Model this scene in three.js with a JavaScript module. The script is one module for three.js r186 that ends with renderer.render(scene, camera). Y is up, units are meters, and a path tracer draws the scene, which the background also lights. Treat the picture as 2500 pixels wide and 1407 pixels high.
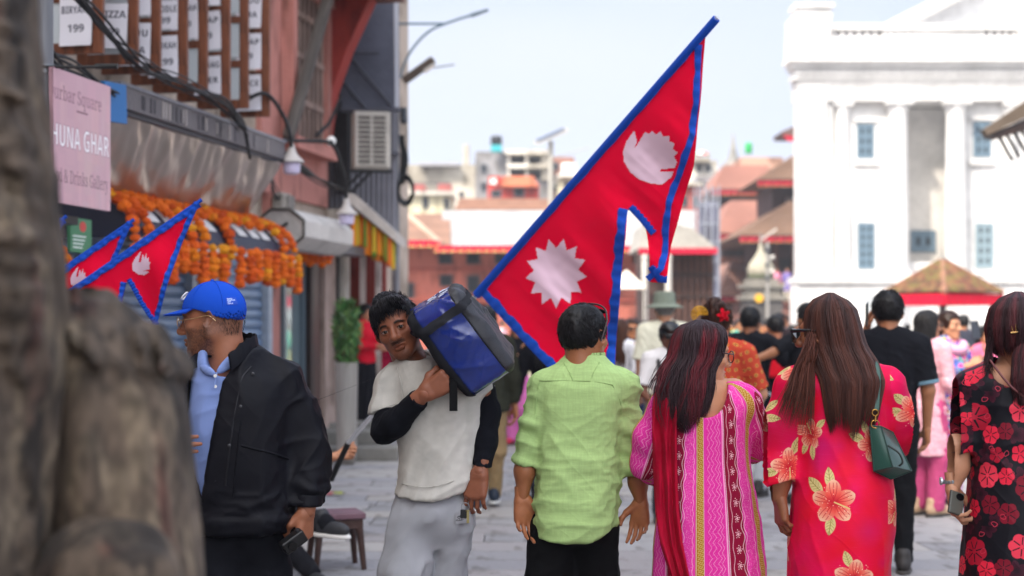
import * as THREE from 'three';
import { mergeGeometries } from 'three/addons/utils/BufferGeometryUtils.js';
import { RoundedBoxGeometry } from 'three/addons/geometries/RoundedBoxGeometry.js';

// ---------------------------------------------------------------- camera, sky, sun, exposure
const F = 3900, HZ = 795, EYE = 1.5, PW = 2500, PH = 1407;
const scene = new THREE.Scene();
const camera = new THREE.PerspectiveCamera(2 * Math.atan(PH / 2 / F) * 180 / Math.PI, PW / PH, 0.1, 900);
camera.position.set(0, EYE, 0);
camera.setViewOffset(PW, PH, 0, PH / 2 - HZ, PW, PH);   // level camera, lens shifted up
camera.focus = 5.75; camera.userData.fStop = 2.3;
const SUN = new THREE.Vector3(-0.5, 0.92, 0.72).normalize();
{
  const W = 512, H = 256, data = new Float32Array(W * H * 4);
  const hsh = (i, j, s) => { const v = Math.sin(i * 127.1 + j * 311.7 + s * 74.7) * 43758.5453; return v - Math.floor(v); };
  const vn = (x, y, s, p) => { const i = Math.floor(x), j = Math.floor(y), u = x - i, v = y - j, a = u * u * (3 - 2 * u), b = v * v * (3 - 2 * v), m = (k) => ((k % p) + p) % p; return (hsh(m(i), j, s) * (1 - a) + hsh(m(i + 1), j, s) * a) * (1 - b) + (hsh(m(i), j + 1, s) * (1 - a) + hsh(m(i + 1), j + 1, s) * a) * b; };
  for (let r = 0; r < H; r++) for (let c = 0; c < W; c++) {
    const el = ((r + 0.5) / H - 0.5) * Math.PI, az = ((c + 0.5) / W - 0.5) * 2 * Math.PI;
    const d = new THREE.Vector3(Math.cos(el) * Math.cos(az), Math.sin(el), Math.cos(el) * Math.sin(az));
    const mu = Math.max(-1, Math.min(1, d.dot(SUN))), up = Math.max(0, d.y);
    let n = 0, a = 0.5, p = 16; for (let o = 0; o < 4; o++, a *= 0.5, p *= 2) n += a * vn((c / W) * p, (r / H) * p * 1.6, o, p);
    const cl = Math.max(0, Math.min(1, (n - 0.36) * 2.6)) * Math.min(1, up * 6);
    const hz = Math.exp(-up * 5), glow = Math.exp((mu - 1) * 4.5) * 3.2 + Math.exp((mu - 1) * 1.3) * 0.75;
    const base = [0.22, 0.31, 0.52], hor = [0.385, 0.425, 0.515], white = [0.42, 0.448, 0.51];
    const i = (r * W + c) * 4;
    for (let k = 0; k < 3; k++) {
      let v = base[k] * (1 - hz) + hor[k] * hz; v = v * (1 - cl * 0.75) + white[k] * cl * 0.75;
      v += glow * [1, 0.97, 0.92][k] * 0.8;
      if (d.y < 0) v = 0.3;
      data[i + k] = v;
    }
    data[i + 3] = 1;
  }
  const sky = new THREE.DataTexture(data, W, H, THREE.RGBAFormat, THREE.FloatType);
  sky.mapping = THREE.EquirectangularReflectionMapping; sky.magFilter = THREE.LinearFilter; sky.minFilter = THREE.LinearFilter; sky.needsUpdate = true;
  scene.background = sky; scene.environment = sky;
}
const sun = new THREE.DirectionalLight(0xfff3e2, 3.3);
sun.position.copy(SUN).multiplyScalar(120).add(new THREE.Vector3(0, 0, -35)); sun.target.position.set(0, 0, -35);
sun.castShadow = true; sun.shadow.radius = 6; sun.shadow.mapSize.set(4096, 4096);
Object.assign(sun.shadow.camera, { left: -90, right: 90, top: 90, bottom: -90, near: 1, far: 320 });
scene.add(sun, sun.target);
const renderer = new THREE.WebGLRenderer({ antialias: true });
renderer.toneMapping = THREE.LinearToneMapping; renderer.toneMappingExposure = 1.78;
renderer.shadowMap.enabled = true; renderer.setSize(1024, 576);

// ---------------------------------------------------------------- helpers
const V = (x, y, z) => new THREE.Vector3(x, y, z);
const at = (u, v, d) => V((u - 1250) / F * d, EYE + (HZ - v) / F * d, -d);   // where a thing seen there stands, d metres away
let seed = 7; const rnd = (a = 1, b) => { seed = (seed + 0x6d2b79f5) | 0; let t = Math.imul(seed ^ (seed >>> 15), 1 | seed); t = (t + Math.imul(t ^ (t >>> 7), 61 | t)) ^ t; const r = ((t ^ (t >>> 14)) >>> 0) / 4294967296; return b === undefined ? r * a : a + r * (b - a); };
const clamp = (x, a = 0, b = 1) => x < a ? a : x > b ? b : x, lerp = (a, b, t) => a + (b - a) * t, sst = (a, b, x) => { const t = clamp((x - a) / (b - a)); return t * t * (3 - 2 * t); };
const ih = (i, j, k) => { let h = Math.imul(i, 374761393) ^ Math.imul(j, 668265263) ^ Math.imul(k, 1274126177); h = Math.imul(h ^ (h >>> 13), 1274126177); return ((h ^ (h >>> 16)) >>> 0) / 4294967296; };
function n3(x, y, z) {   // value noise -1..1
  const i = Math.floor(x), j = Math.floor(y), k = Math.floor(z); let u = x - i, v = y - j, w = z - k; u = u * u * (3 - 2 * u); v = v * v * (3 - 2 * v); w = w * w * (3 - 2 * w);
  const L = (a, b, t) => a + (b - a) * t;
  return 2 * L(L(L(ih(i, j, k), ih(i + 1, j, k), u), L(ih(i, j + 1, k), ih(i + 1, j + 1, k), u), v), L(L(ih(i, j, k + 1), ih(i + 1, j, k + 1), u), L(ih(i, j + 1, k + 1), ih(i + 1, j + 1, k + 1), u), v), w) - 1;
}
const fb = (x, y, z, o = 4) => { let s = 0, a = 0.5; for (let i = 0; i < o; i++) { s += a * n3(x, y, z); x *= 2.03; y *= 2.03; z *= 2.03; a *= 0.5; } return s; };
const names = {};
const numbered = (n) => { const k = names[n] = (names[n] ?? -1) + 1; return k ? `${n}_${String(k).padStart(3, '0')}` : n; };
function tag(o, label, category, group, kind) { Object.assign(o.userData, { label }); if (category) o.userData.category = category; if (group) o.userData.group = group; if (kind) o.userData.kind = kind; return o; }
function thing(name, label, category, pos = V(0, 0, 0), turn = 0, group) { const o = new THREE.Group(); o.name = numbered(name); o.position.copy(pos); o.rotation.y = turn; scene.add(o); return tag(o, label, category, group); }
function part(name, geo, m, parent, label) { const o = new THREE.Mesh(geo, m); o.name = name; o.castShadow = o.receiveShadow = true; parent.add(o); if (label) o.userData.label = label; return o; }
function solo(name, geo, m, label, category, group) { const o = part(numbered(name), geo, m, scene); return tag(o, label, category, group); }
function struct(name, geo, m) { const o = part(name, geo, m, scene); o.userData.kind = 'structure'; return o; }
function copyOf(o, label, pos) { const c = o.clone(); c.name = numbered(o.name.replace(/_\d{3}$/, '')); c.userData = { ...o.userData, label: label ?? o.userData.label }; if (pos) c.position.copy(pos); scene.add(c); return c; }
const merge = (list) => { const g = list.filter(Boolean).map((a) => { const b = a.index ? a.toNonIndexed() : a; if (!b.attributes.uv) b.setAttribute('uv', new THREE.BufferAttribute(new Float32Array(b.attributes.position.count * 2), 2)); return b; }); const hasC = g.some((a) => a.attributes.color); if (hasC) for (const a of g) if (!a.attributes.color) a.setAttribute('color', new THREE.BufferAttribute(new Float32Array(a.attributes.position.count * 3).fill(1), 3)); return mergeGeometries(g); };
const M4 = new THREE.Matrix4();
function boxUV(g, s = 1) {   // uv in metres from position and the face's own direction
  g = g.index ? g.toNonIndexed() : g; const p = g.attributes.position, n = g.attributes.normal, uv = new Float32Array(p.count * 2);
  for (let i = 0; i < p.count; i++) { const t = i - i % 3, ax = Math.abs(n.getX(t) + n.getX(t + 1) + n.getX(t + 2)), ay = Math.abs(n.getY(t) + n.getY(t + 1) + n.getY(t + 2)), az = Math.abs(n.getZ(t) + n.getZ(t + 1) + n.getZ(t + 2)); let a, b; if (ay > ax && ay > az) { a = p.getX(i); b = p.getZ(i); } else if (ax > az) { a = p.getZ(i); b = p.getY(i); } else { a = p.getX(i); b = p.getY(i); } uv[2 * i] = a * s; uv[2 * i + 1] = b * s; }
  g.setAttribute('uv', new THREE.BufferAttribute(uv, 2)); return g;
}
const box = (w, h, d, x = 0, y = 0, z = 0, r = 0) => { const g = r ? new RoundedBoxGeometry(w, h, d, 2, r) : new THREE.BoxGeometry(w, h, d); g.translate(x, y, z); return boxUV(g); };
const bx = (x0, x1, y0, y1, z0, z1, r = 0) => box(Math.abs(x1 - x0), Math.abs(y1 - y0), Math.abs(z1 - z0), (x0 + x1) / 2, (y0 + y1) / 2, (z0 + z1) / 2, r);
const cyl = (r0, r1, h, n = 16, x = 0, y = 0, z = 0) => { const g = new THREE.CylinderGeometry(r1, r0, h, n); g.translate(x, y + h / 2, z); return g; };
function rod(a, b, r0, r1 = r0, n = 10) { const d = b.clone().sub(a), g = new THREE.CylinderGeometry(r1, r0, d.length(), n); g.applyQuaternion(new THREE.Quaternion().setFromUnitVectors(V(0, 1, 0), d.clone().normalize())); g.translate((a.x + b.x) / 2, (a.y + b.y) / 2, (a.z + b.z) / 2); return g; }
const tube = (pts, r, seg = 24, n = 8) => new THREE.TubeGeometry(new THREE.CatmullRomCurve3(pts), seg, r, n);
function prism(pts, depth, bevel = 0) { const s = new THREE.Shape(pts.map(([x, y]) => new THREE.Vector2(x, y))); const g = new THREE.ExtrudeGeometry(s, { depth, bevelEnabled: bevel > 0, bevelSize: bevel, bevelThickness: bevel, bevelSegments: 2, curveSegments: 10 }); return boxUV(g); }
const lathe = (pts, n = 24) => new THREE.LatheGeometry(pts.map(([r, y]) => new THREE.Vector2(r, y)), n);
// pixels of a texture
function dataTex(w, h, fn, srgb = true, repeat) { const d = new Uint8Array(w * h * 4); for (let y = 0; y < h; y++) for (let x = 0; x < w; x++) { const c = fn(x / w, y / h, x, y), i = (y * w + x) * 4; d[i] = clamp(c[0]) * 255; d[i + 1] = clamp(c[1] ?? c[0]) * 255; d[i + 2] = clamp(c[2] ?? c[0]) * 255; d[i + 3] = 255; } const t = new THREE.DataTexture(d, w, h); t.magFilter = THREE.LinearFilter; t.minFilter = THREE.LinearMipmapLinearFilter; t.wrapS = t.wrapT = THREE.RepeatWrapping; if (srgb) t.colorSpace = THREE.SRGBColorSpace; if (repeat) t.repeat.set(...repeat); t.needsUpdate = true; return t; }
function tn(x, y, p, s) { const i = Math.floor(x), j = Math.floor(y); let u = x - i, v = y - j; u = u * u * (3 - 2 * u); v = v * v * (3 - 2 * v); const h = (a, b) => ih(((a % p) + p) % p, ((b % p) + p) % p, s); return lerp(lerp(h(i, j), h(i + 1, j), u), lerp(h(i, j + 1), h(i + 1, j + 1), u), v); }
const tfb = (x, y, p, s, o = 4) => { let r = 0, a = 0.5, k = 0; for (let i = 0; i < o; i++) { r += a * tn(x * p, y * p, p, s + i); k += a; a *= 0.5; p *= 2; } return r / k; };   // tiling noise 0..1, x and y 0..1
function canvasTex(w, h, draw, wrap) { const c = document.createElement('canvas'); c.width = w; c.height = h; draw(c.getContext('2d'), w, h); const t = new THREE.CanvasTexture(c); t.colorSpace = THREE.SRGBColorSpace; if (wrap) t.wrapS = t.wrapT = THREE.RepeatWrapping; return t; }
const rep = (t, x, y = x) => { const c = t.clone(); c.repeat.set(x, y); c.needsUpdate = true; return c; };
const mat = (c, rough = 0.8, o = {}) => new THREE.MeshStandardMaterial({ color: c, roughness: rough, side: THREE.DoubleSide, ...o });
const phys = (c, rough = 0.8, o = {}) => new THREE.MeshPhysicalMaterial({ color: c, roughness: rough, side: THREE.DoubleSide, ...o });
// shared textures: uneven tone (multiplies a colour), grain (bump), cloth weave, stains
const T_TONE = dataTex(256, 256, (x, y) => { const a = tfb(x, y, 4, 1, 6), b = tfb(x, y, 32, 9, 2); return [0.87 + 0.26 * (a - 0.5) + 0.08 * (b - 0.5)]; });
const T_GRIME = dataTex(512, 512, (x, y) => { const a = tfb(x, y, 3, 21, 6), b = tfb(x, y * 0.25, 24, 31, 3), s = sst(0.42, 0.7, a) * 0.5 + sst(0.55, 0.8, b) * 0.35; return [0.97 - s * 0.5, 0.96 - s * 0.52, 0.95 - s * 0.55]; });
const T_GRAIN = dataTex(256, 256, (x, y) => [tfb(x, y, 24, 5, 4)], false);
const T_WEAVE = dataTex(128, 128, (x, y) => { const a = Math.sin(x * 2 * Math.PI * 32), b = Math.sin(y * 2 * Math.PI * 32); return [0.5 + 0.2 * a * Math.sign(b) + 0.15 * (tfb(x, y, 16, 4, 3) - 0.5)]; }, false);
const T_WOOD = dataTex(256, 256, (x, y) => { const g = tfb(x, y * 0.12 + 0.1 * tfb(x, y, 4, 3, 2), 24, 14, 4); return [0.62 + 0.55 * (g - 0.4), 0.6 + 0.55 * (g - 0.4), 0.58 + 0.55 * (g - 0.4)]; });
const rough = (c, r = 0.85, s = 1, o = {}) => mat(c, r, { map: rep(T_TONE, s), bumpMap: rep(T_GRAIN, s * 2), bumpScale: 0.004, ...o });
const clean = (c, s = 0.4, o = {}) => mat(c, 0.9, { map: rep(T_TONE, s), bumpMap: rep(T_GRAIN, 1.5), bumpScale: 0.004, ...o });
const wall = (c, s = 0.4, o = {}) => mat(c, 0.92, { map: rep(T_GRIME, s), bumpMap: rep(T_GRAIN, 1.5), bumpScale: 0.006, ...o });
const cloth = (c, o = {}) => { const { sheen, sheenRoughness, sheenColor, ...r } = o; return phys(c, 0.9, { specularIntensity: 0.3, ...r }); };
const T_CREASE = dataTex(512, 512, (x, y) => { const w = tfb(x, y, 4, 77, 3), r = (a, b, p, s, k) => Math.pow(1 - Math.abs(2 * tn(a * p, b * p, p, s) - 1), k), xs = x + 0.06 * tfb(x, y, 6, 5, 2), ys = y + 0.05 * tfb(x, y, 5, 9, 2); const h = (m, n, s, k) => { const u = xs * m, v = (ys + xs) * n, i = Math.floor(u), j = Math.floor(v), fu = u - i, fv = v - j, e = (q, t) => ih(((q % m) + m) % m, ((t % n) + n) % n, s), a = fu * fu * (3 - 2 * fu), b = fv * fv * (3 - 2 * fv), val = lerp(lerp(e(i, j), e(i + 1, j), a), lerp(e(i, j + 1), e(i + 1, j + 1), a), b); return Math.pow(1 - Math.abs(2 * val - 1), k); }; return [clamp(0.2 + 0.5 * h(3, 7, 41, 4) * sst(0.42, 0.6, w) + 0.3 * h(4, 13, 51, 4) * sst(0.6, 0.42, w) + 0.06 * h(7, 23, 61, 3) + 0.02 * Math.sin(x * 804) * Math.sin(y * 804))]; }, false);
const crz = (d = 0.45, s = 0.004) => ({ bumpMap: rep(T_CREASE, 0.75 / d), bumpScale: s * 0.9 });
const BLACK = mat(0x0c0c0e, 0.55), STEEL = mat(0x8d9094, 0.4, { metalness: 0.8 }), WHITE = mat(0xe8e6e2, 0.7);
// text on a flat sheet
function sheet(w, h) { const g = new THREE.PlaneGeometry(w, h); return g; }

// ---------------------------------------------------------------- distance fields and their mesher
const cap = (a, b, ra, rb = ra) => { const ax = a.x, ay = a.y, az = a.z, bx_ = b.x - ax, by = b.y - ay, bz = b.z - az, q = 1 / Math.max(1e-9, bx_ * bx_ + by * by + bz * bz); return (x, y, z) => { const px = x - ax, py = y - ay, pz = z - az; let t = (px * bx_ + py * by + pz * bz) * q; t = t < 0 ? 0 : t > 1 ? 1 : t; const dx = px - bx_ * t, dy = py - by * t, dz = pz - bz * t; return Math.sqrt(dx * dx + dy * dy + dz * dz) - (ra + (rb - ra) * t); }; };
const ell = (c, r, q) => { const rx = 1 / r.x, ry = 1 / r.y, rz = 1 / r.z; const m = q ? new THREE.Matrix3().setFromMatrix4(new THREE.Matrix4().makeRotationFromQuaternion(q.clone().invert())).elements : null; return (x, y, z) => { let a = x - c.x, b = y - c.y, d = z - c.z; if (m) { const A = m[0] * a + m[3] * b + m[6] * d, B = m[1] * a + m[4] * b + m[7] * d, D = m[2] * a + m[5] * b + m[8] * d; a = A; b = B; d = D; } a *= rx; b *= ry; d *= rz; const k0 = Math.sqrt(a * a + b * b + d * d); const e = a * rx, f = b * ry, g = d * rz, k1 = Math.sqrt(e * e + f * f + g * g); return k1 < 1e-9 ? -Math.min(r.x, r.y, r.z) : k0 * (k0 - 1) / k1; }; };
const smin = (a, b, k) => { const h = Math.max(k - Math.abs(a - b), 0) / k; return Math.min(a, b) - h * h * k * 0.25; };
const smax = (a, b, k) => -smin(-a, -b, k);
const un = (k, ...fs) => (x, y, z) => { let d = fs[0](x, y, z); for (let i = 1; i < fs.length; i++) d = smin(d, fs[i](x, y, z), k); return d; };
const cut = (f, g, k = 0.005) => (x, y, z) => smax(f(x, y, z), -g(x, y, z), k);
const half = (p, n) => { const m = n.clone().normalize(), c = m.dot(p); return (x, y, z) => m.x * x + m.y * y + m.z * z - c; };   // inside where behind n
// stacked sections: rows [y, cx, cz, rx, rzFront, rzBack]; inside the column
function column(rows, pow = 2.3) {
  const R = rows.slice().sort((a, b) => a[0] - b[0]), y0 = R[0][0], y1 = R[R.length - 1][0];
  return (x, y, z) => {
    const yy = y < y0 ? y0 : y > y1 ? y1 : y; let i = 0; while (i < R.length - 2 && R[i + 1][0] < yy) i++;
    const a = R[i], b = R[i + 1], p0 = R[Math.max(0, i - 1)], p3 = R[Math.min(R.length - 1, i + 2)]; const h = b[0] - a[0], t = (yy - a[0]) / h;
    const C = (k) => { const m0 = (b[k] - p0[k]) / Math.max(1e-6, b[0] - p0[0]) * h, m1 = (p3[k] - a[k]) / Math.max(1e-6, p3[0] - a[0]) * h, t2 = t * t, t3 = t2 * t; return (2 * t3 - 3 * t2 + 1) * a[k] + (t3 - 2 * t2 + t) * m0 + (-2 * t3 + 3 * t2) * b[k] + (t3 - t2) * m1; };
    const dx = x - C(1), dz = z - C(2), rx = C(3), rz = dz > 0 ? C(4) : C(5);
    const q = Math.pow(Math.pow(Math.abs(dx) / rx, pow) + Math.pow(Math.abs(dz) / rz, pow), 1 / pow);
    const d = (q - 1) * Math.min(rx, rz) * (q > 1 ? 1 : 1); const dy = y - yy;
    return dy === 0 ? d : d > 0 ? Math.hypot(d, dy) : Math.max(d, Math.abs(dy));
  };
}
function meshOf(f, lo, hi, c) {   // surface nets on a grid of cells c
  const nx = Math.ceil((hi.x - lo.x) / c) + 1, ny = Math.ceil((hi.y - lo.y) / c) + 1, nz = Math.ceil((hi.z - lo.z) / c) + 1, B = 5;
  const v = new Float32Array(nx * ny * nz), I = (i, j, k) => (k * ny + j) * nx + i, lim = c * B * 0.87 * 1.7;
  for (let k0 = 0; k0 < nz; k0 += B) for (let j0 = 0; j0 < ny; j0 += B) for (let i0 = 0; i0 < nx; i0 += B) {
    const i1 = Math.min(nx, i0 + B), j1 = Math.min(ny, j0 + B), k1 = Math.min(nz, k0 + B), h = (B - 1) / 2;
    const d = f(lo.x + (i0 + h) * c, lo.y + (j0 + h) * c, lo.z + (k0 + h) * c), far = Math.abs(d) > lim;
    for (let k = k0; k < k1; k++) for (let j = j0; j < j1; j++) for (let i = i0; i < i1; i++) v[I(i, j, k)] = far ? d : f(lo.x + i * c, lo.y + j * c, lo.z + k * c);
  }
  const id = new Int32Array(nx * ny * nz).fill(-1), pos = [], tri = [];
  for (let k = 0; k < nz - 1; k++) for (let j = 0; j < ny - 1; j++) for (let i = 0; i < nx - 1; i++) {
    let m = 0; const b = I(i, j, k), o = [b, b + 1, b + nx, b + nx + 1, b + nx * ny, b + nx * ny + 1, b + nx * ny + nx, b + nx * ny + nx + 1];
    for (let q = 0; q < 8; q++) if (v[o[q]] < 0) m |= 1 << q; if (m === 0 || m === 255) continue;
    let sx = 0, sy = 0, sz = 0, n = 0;
    for (let q = 0; q < 8; q++) for (let ax = 1; ax < 8; ax <<= 1) if (!(q & ax)) { const r = q | ax, a = v[o[q]], e = v[o[r]]; if ((a < 0) !== (e < 0)) { const t = a / (a - e); sx += (q & 1) + (ax === 1 ? t : 0); sy += ((q >> 1) & 1) + (ax === 2 ? t : 0); sz += ((q >> 2) & 1) + (ax === 4 ? t : 0); n++; } }
    id[b] = pos.length / 3; pos.push(lo.x + (i + sx / n) * c, lo.y + (j + sy / n) * c, lo.z + (k + sz / n) * c);
  }
  const quad = (a, b, d, e, flip) => { if (a < 0 || b < 0 || d < 0 || e < 0) return; if (flip) tri.push(a, d, b, a, e, d); else tri.push(a, b, d, a, d, e); };
  for (let k = 1; k < nz - 1; k++) for (let j = 1; j < ny - 1; j++) for (let i = 1; i < nx - 1; i++) {
    const b = I(i, j, k), s = v[b] < 0;
    if (s !== v[b + 1] < 0) quad(id[b - nx - nx * ny], id[b - nx * ny], id[b], id[b - nx], !s);
    if (s !== v[b + nx] < 0) quad(id[b - 1 - nx * ny], id[b - 1], id[b], id[b - nx * ny], !s);
    if (s !== v[b + nx * ny] < 0) quad(id[b - 1 - nx], id[b - nx], id[b], id[b - 1], !s);
  }
  const g = new THREE.BufferGeometry(); g.setAttribute('position', new THREE.BufferAttribute(new Float32Array(pos), 3)); g.setIndex(tri); g.computeVertexNormals();
  return g;
}
function paint(g, fn) { const p = g.attributes.position, n = g.attributes.normal, c = new Float32Array(p.count * 3); for (let i = 0; i < p.count; i++) { const r = fn(p.getX(i), p.getY(i), p.getZ(i), n.getX(i), n.getY(i), n.getZ(i)); c[3 * i] = r[0]; c[3 * i + 1] = r[1]; c[3 * i + 2] = r[2]; } g.setAttribute('color', new THREE.BufferAttribute(c, 3)); return g; }
function shift(g, fn) { const p = g.attributes.position, n = g.attributes.normal; for (let i = 0; i < p.count; i++) { const x = p.getX(i), y = p.getY(i), z = p.getZ(i), d = fn(x, y, z, n.getX(i), n.getY(i), n.getZ(i)); p.setXYZ(i, x + n.getX(i) * d, y + n.getY(i) * d, z + n.getZ(i) * d); } g.computeVertexNormals(); return g; }
// cloth uv in metres: each triangle goes to the nearest of some axes [{a, b, r, up}] and is unrolled about it
function unroll(g, axes) {
  const q = g.toNonIndexed(), p = q.attributes.position, uv = new Float32Array(p.count * 2), A = axes.map((s) => { const t = s.b.clone().sub(s.a), L = t.length(); t.normalize(); const w = (s.front ?? V(0, 0, 1)).clone(); w.addScaledVector(t, -w.dot(t)).normalize(); return { ...s, t, L, w, e: new THREE.Vector3().crossVectors(t, w) }; });
  const P = V(0, 0, 0);
  for (let i = 0; i < p.count; i += 3) {
    P.set(0, 0, 0); for (let k = 0; k < 3; k++) { P.x += p.getX(i + k) / 3; P.y += p.getY(i + k) / 3; P.z += p.getZ(i + k) / 3; }
    let best = A[0], bd = 1e9; for (const s of A) { const d = P.clone().sub(s.a), h = clamp(d.dot(s.t), 0, s.L), e = d.addScaledVector(s.t, -h).length() - s.r; if (e < bd) { bd = e; best = s; } }
    const s = best, th = []; for (let k = 0; k < 3; k++) { const d = V(p.getX(i + k), p.getY(i + k), p.getZ(i + k)).sub(s.a); let t = Math.atan2(d.dot(s.e), d.dot(s.w)); if (k && t - th[0] > Math.PI) t -= 2 * Math.PI; if (k && t - th[0] < -Math.PI) t += 2 * Math.PI; th.push(t); uv[2 * (i + k)] = t * (s.ru ?? s.r) + (s.du ?? 0); uv[2 * (i + k) + 1] = d.dot(s.t) + (s.dv ?? 0); }
  }
  q.setAttribute('uv', new THREE.BufferAttribute(uv, 2)); return q;
}
// ---------------------------------------------------------------- ground and paving
{
  const earth = new THREE.PlaneGeometry(900, 900); earth.rotateX(-Math.PI / 2); earth.translate(0, -0.045, 0); boxUV(earth);
  const ground = struct('ground', boxUV(earth, 1), rough(0x85827f, 0.95, 0.25));
  const tones = [0x9b9a9c, 0x929296, 0xa19e9b, 0x8e8e92, 0xa3a09e, 0x979496, 0x8a8a8f].map((c) => mat(c, 0.78, { map: rep(T_GRIME, 0.55), bumpMap: rep(T_GRAIN, 1.3), bumpScale: 0.008 }));
  const far = tones.map(() => []); let made = 0;
  const lean = 0.06;
  for (let z = -8.6, row = 0; z > -60; row++) {
    const h = rnd(0.36, 0.52), x0 = -0.36 * -z - 1.2, x1 = 0.36 * -z + 1.2; let x = x0 - rnd(0.6);
    while (x < x1) {
      const w = rnd(0.5, 1.1), t = Math.floor(rnd(tones.length)), zz = z - h / 2;
      const g = box(w - 0.008, 0.05, h - 0.008, 0, -0.025, 0, made < 300 ? 0.006 : 0), tilt = rnd(-0.003, 0.003), up = rnd(-0.003, 0.002);
      const xo = x + w / 2 + lean * zz;
      if (made < 300) { const o = part('paving_slab', g, tones[t], ground); o.position.set(xo, up, zz); o.rotation.set(rnd(-0.006, 0.006), lean * 0, tilt); made++; }
      else { g.rotateZ(tilt); g.translate(xo, up, zz); far[t].push(g); }
      x += w;
    }
    z -= h;
  }
  far.forEach((l, i) => { const o = part('paving_stones', merge(l), tones[i], ground); o.userData.kind = 'stuff'; });
}
// ---------------------------------------------------------------- the shop row on the left: s runs along it, o out from it
const FA = 80 * Math.PI / 180, FE = V(Math.sin(10 * Math.PI / 180), 0, -Math.cos(10 * Math.PI / 180)), FN = V(-FE.z, 0, FE.x);
const ft = (s, o = 0, y = 0) => V(-5.6, y, 0).addScaledVector(FE, s).addScaledVector(FN, o);
function sf(u, v, o = 0) { const k = (u - 1250) / F, s = (5.6 - FN.x * o - FN.z * k * o) / (FE.x + FE.z * k), p = ft(s, o); return { s, d: -p.z, y: EYE + (HZ - v) / F * -p.z }; }
const ftp = (u, v, o) => { const r = sf(u, v, o); return ft(r.s, o, r.y); };
const M = {
  pink: wall(0xbf8278, 0.35), cream: wall(0xc2b3a4, 0.4), red: wall(0x9c382f, 0.3), brown: mat(0xa2603f, 0.55, { map: rep(T_WOOD, 2) }), paleWood: mat(0xc2a79c, 0.75, { map: rep(T_WOOD, 1) }),
  greyWood: mat(0x7c7672, 0.8, { map: rep(T_WOOD, 1) }), darkWood: mat(0x3d2319, 0.6, { map: rep(T_WOOD, 1) }), navy: mat(0x171a2c, 0.5), slate: rough(0x5b5f70, 0.7, 0.4), tin: rough(0x8b8a92, 0.5, 0.5, { metalness: 0.3 }), plaster: wall(0xb09c92, 0.5),
  glassWhite: mat(0xc9d0d4, 0.25), paper: mat(0xe9e6ec, 0.85), brick: wall(0x8f3a30, 0.5), white: clean(0xf4f2ef, 0.15), stone: rough(0x8a8781, 0.9, 0.6), shutter: rough(0x93aed0, 0.45, 0.3, { metalness: 0.35 }),
};
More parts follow.
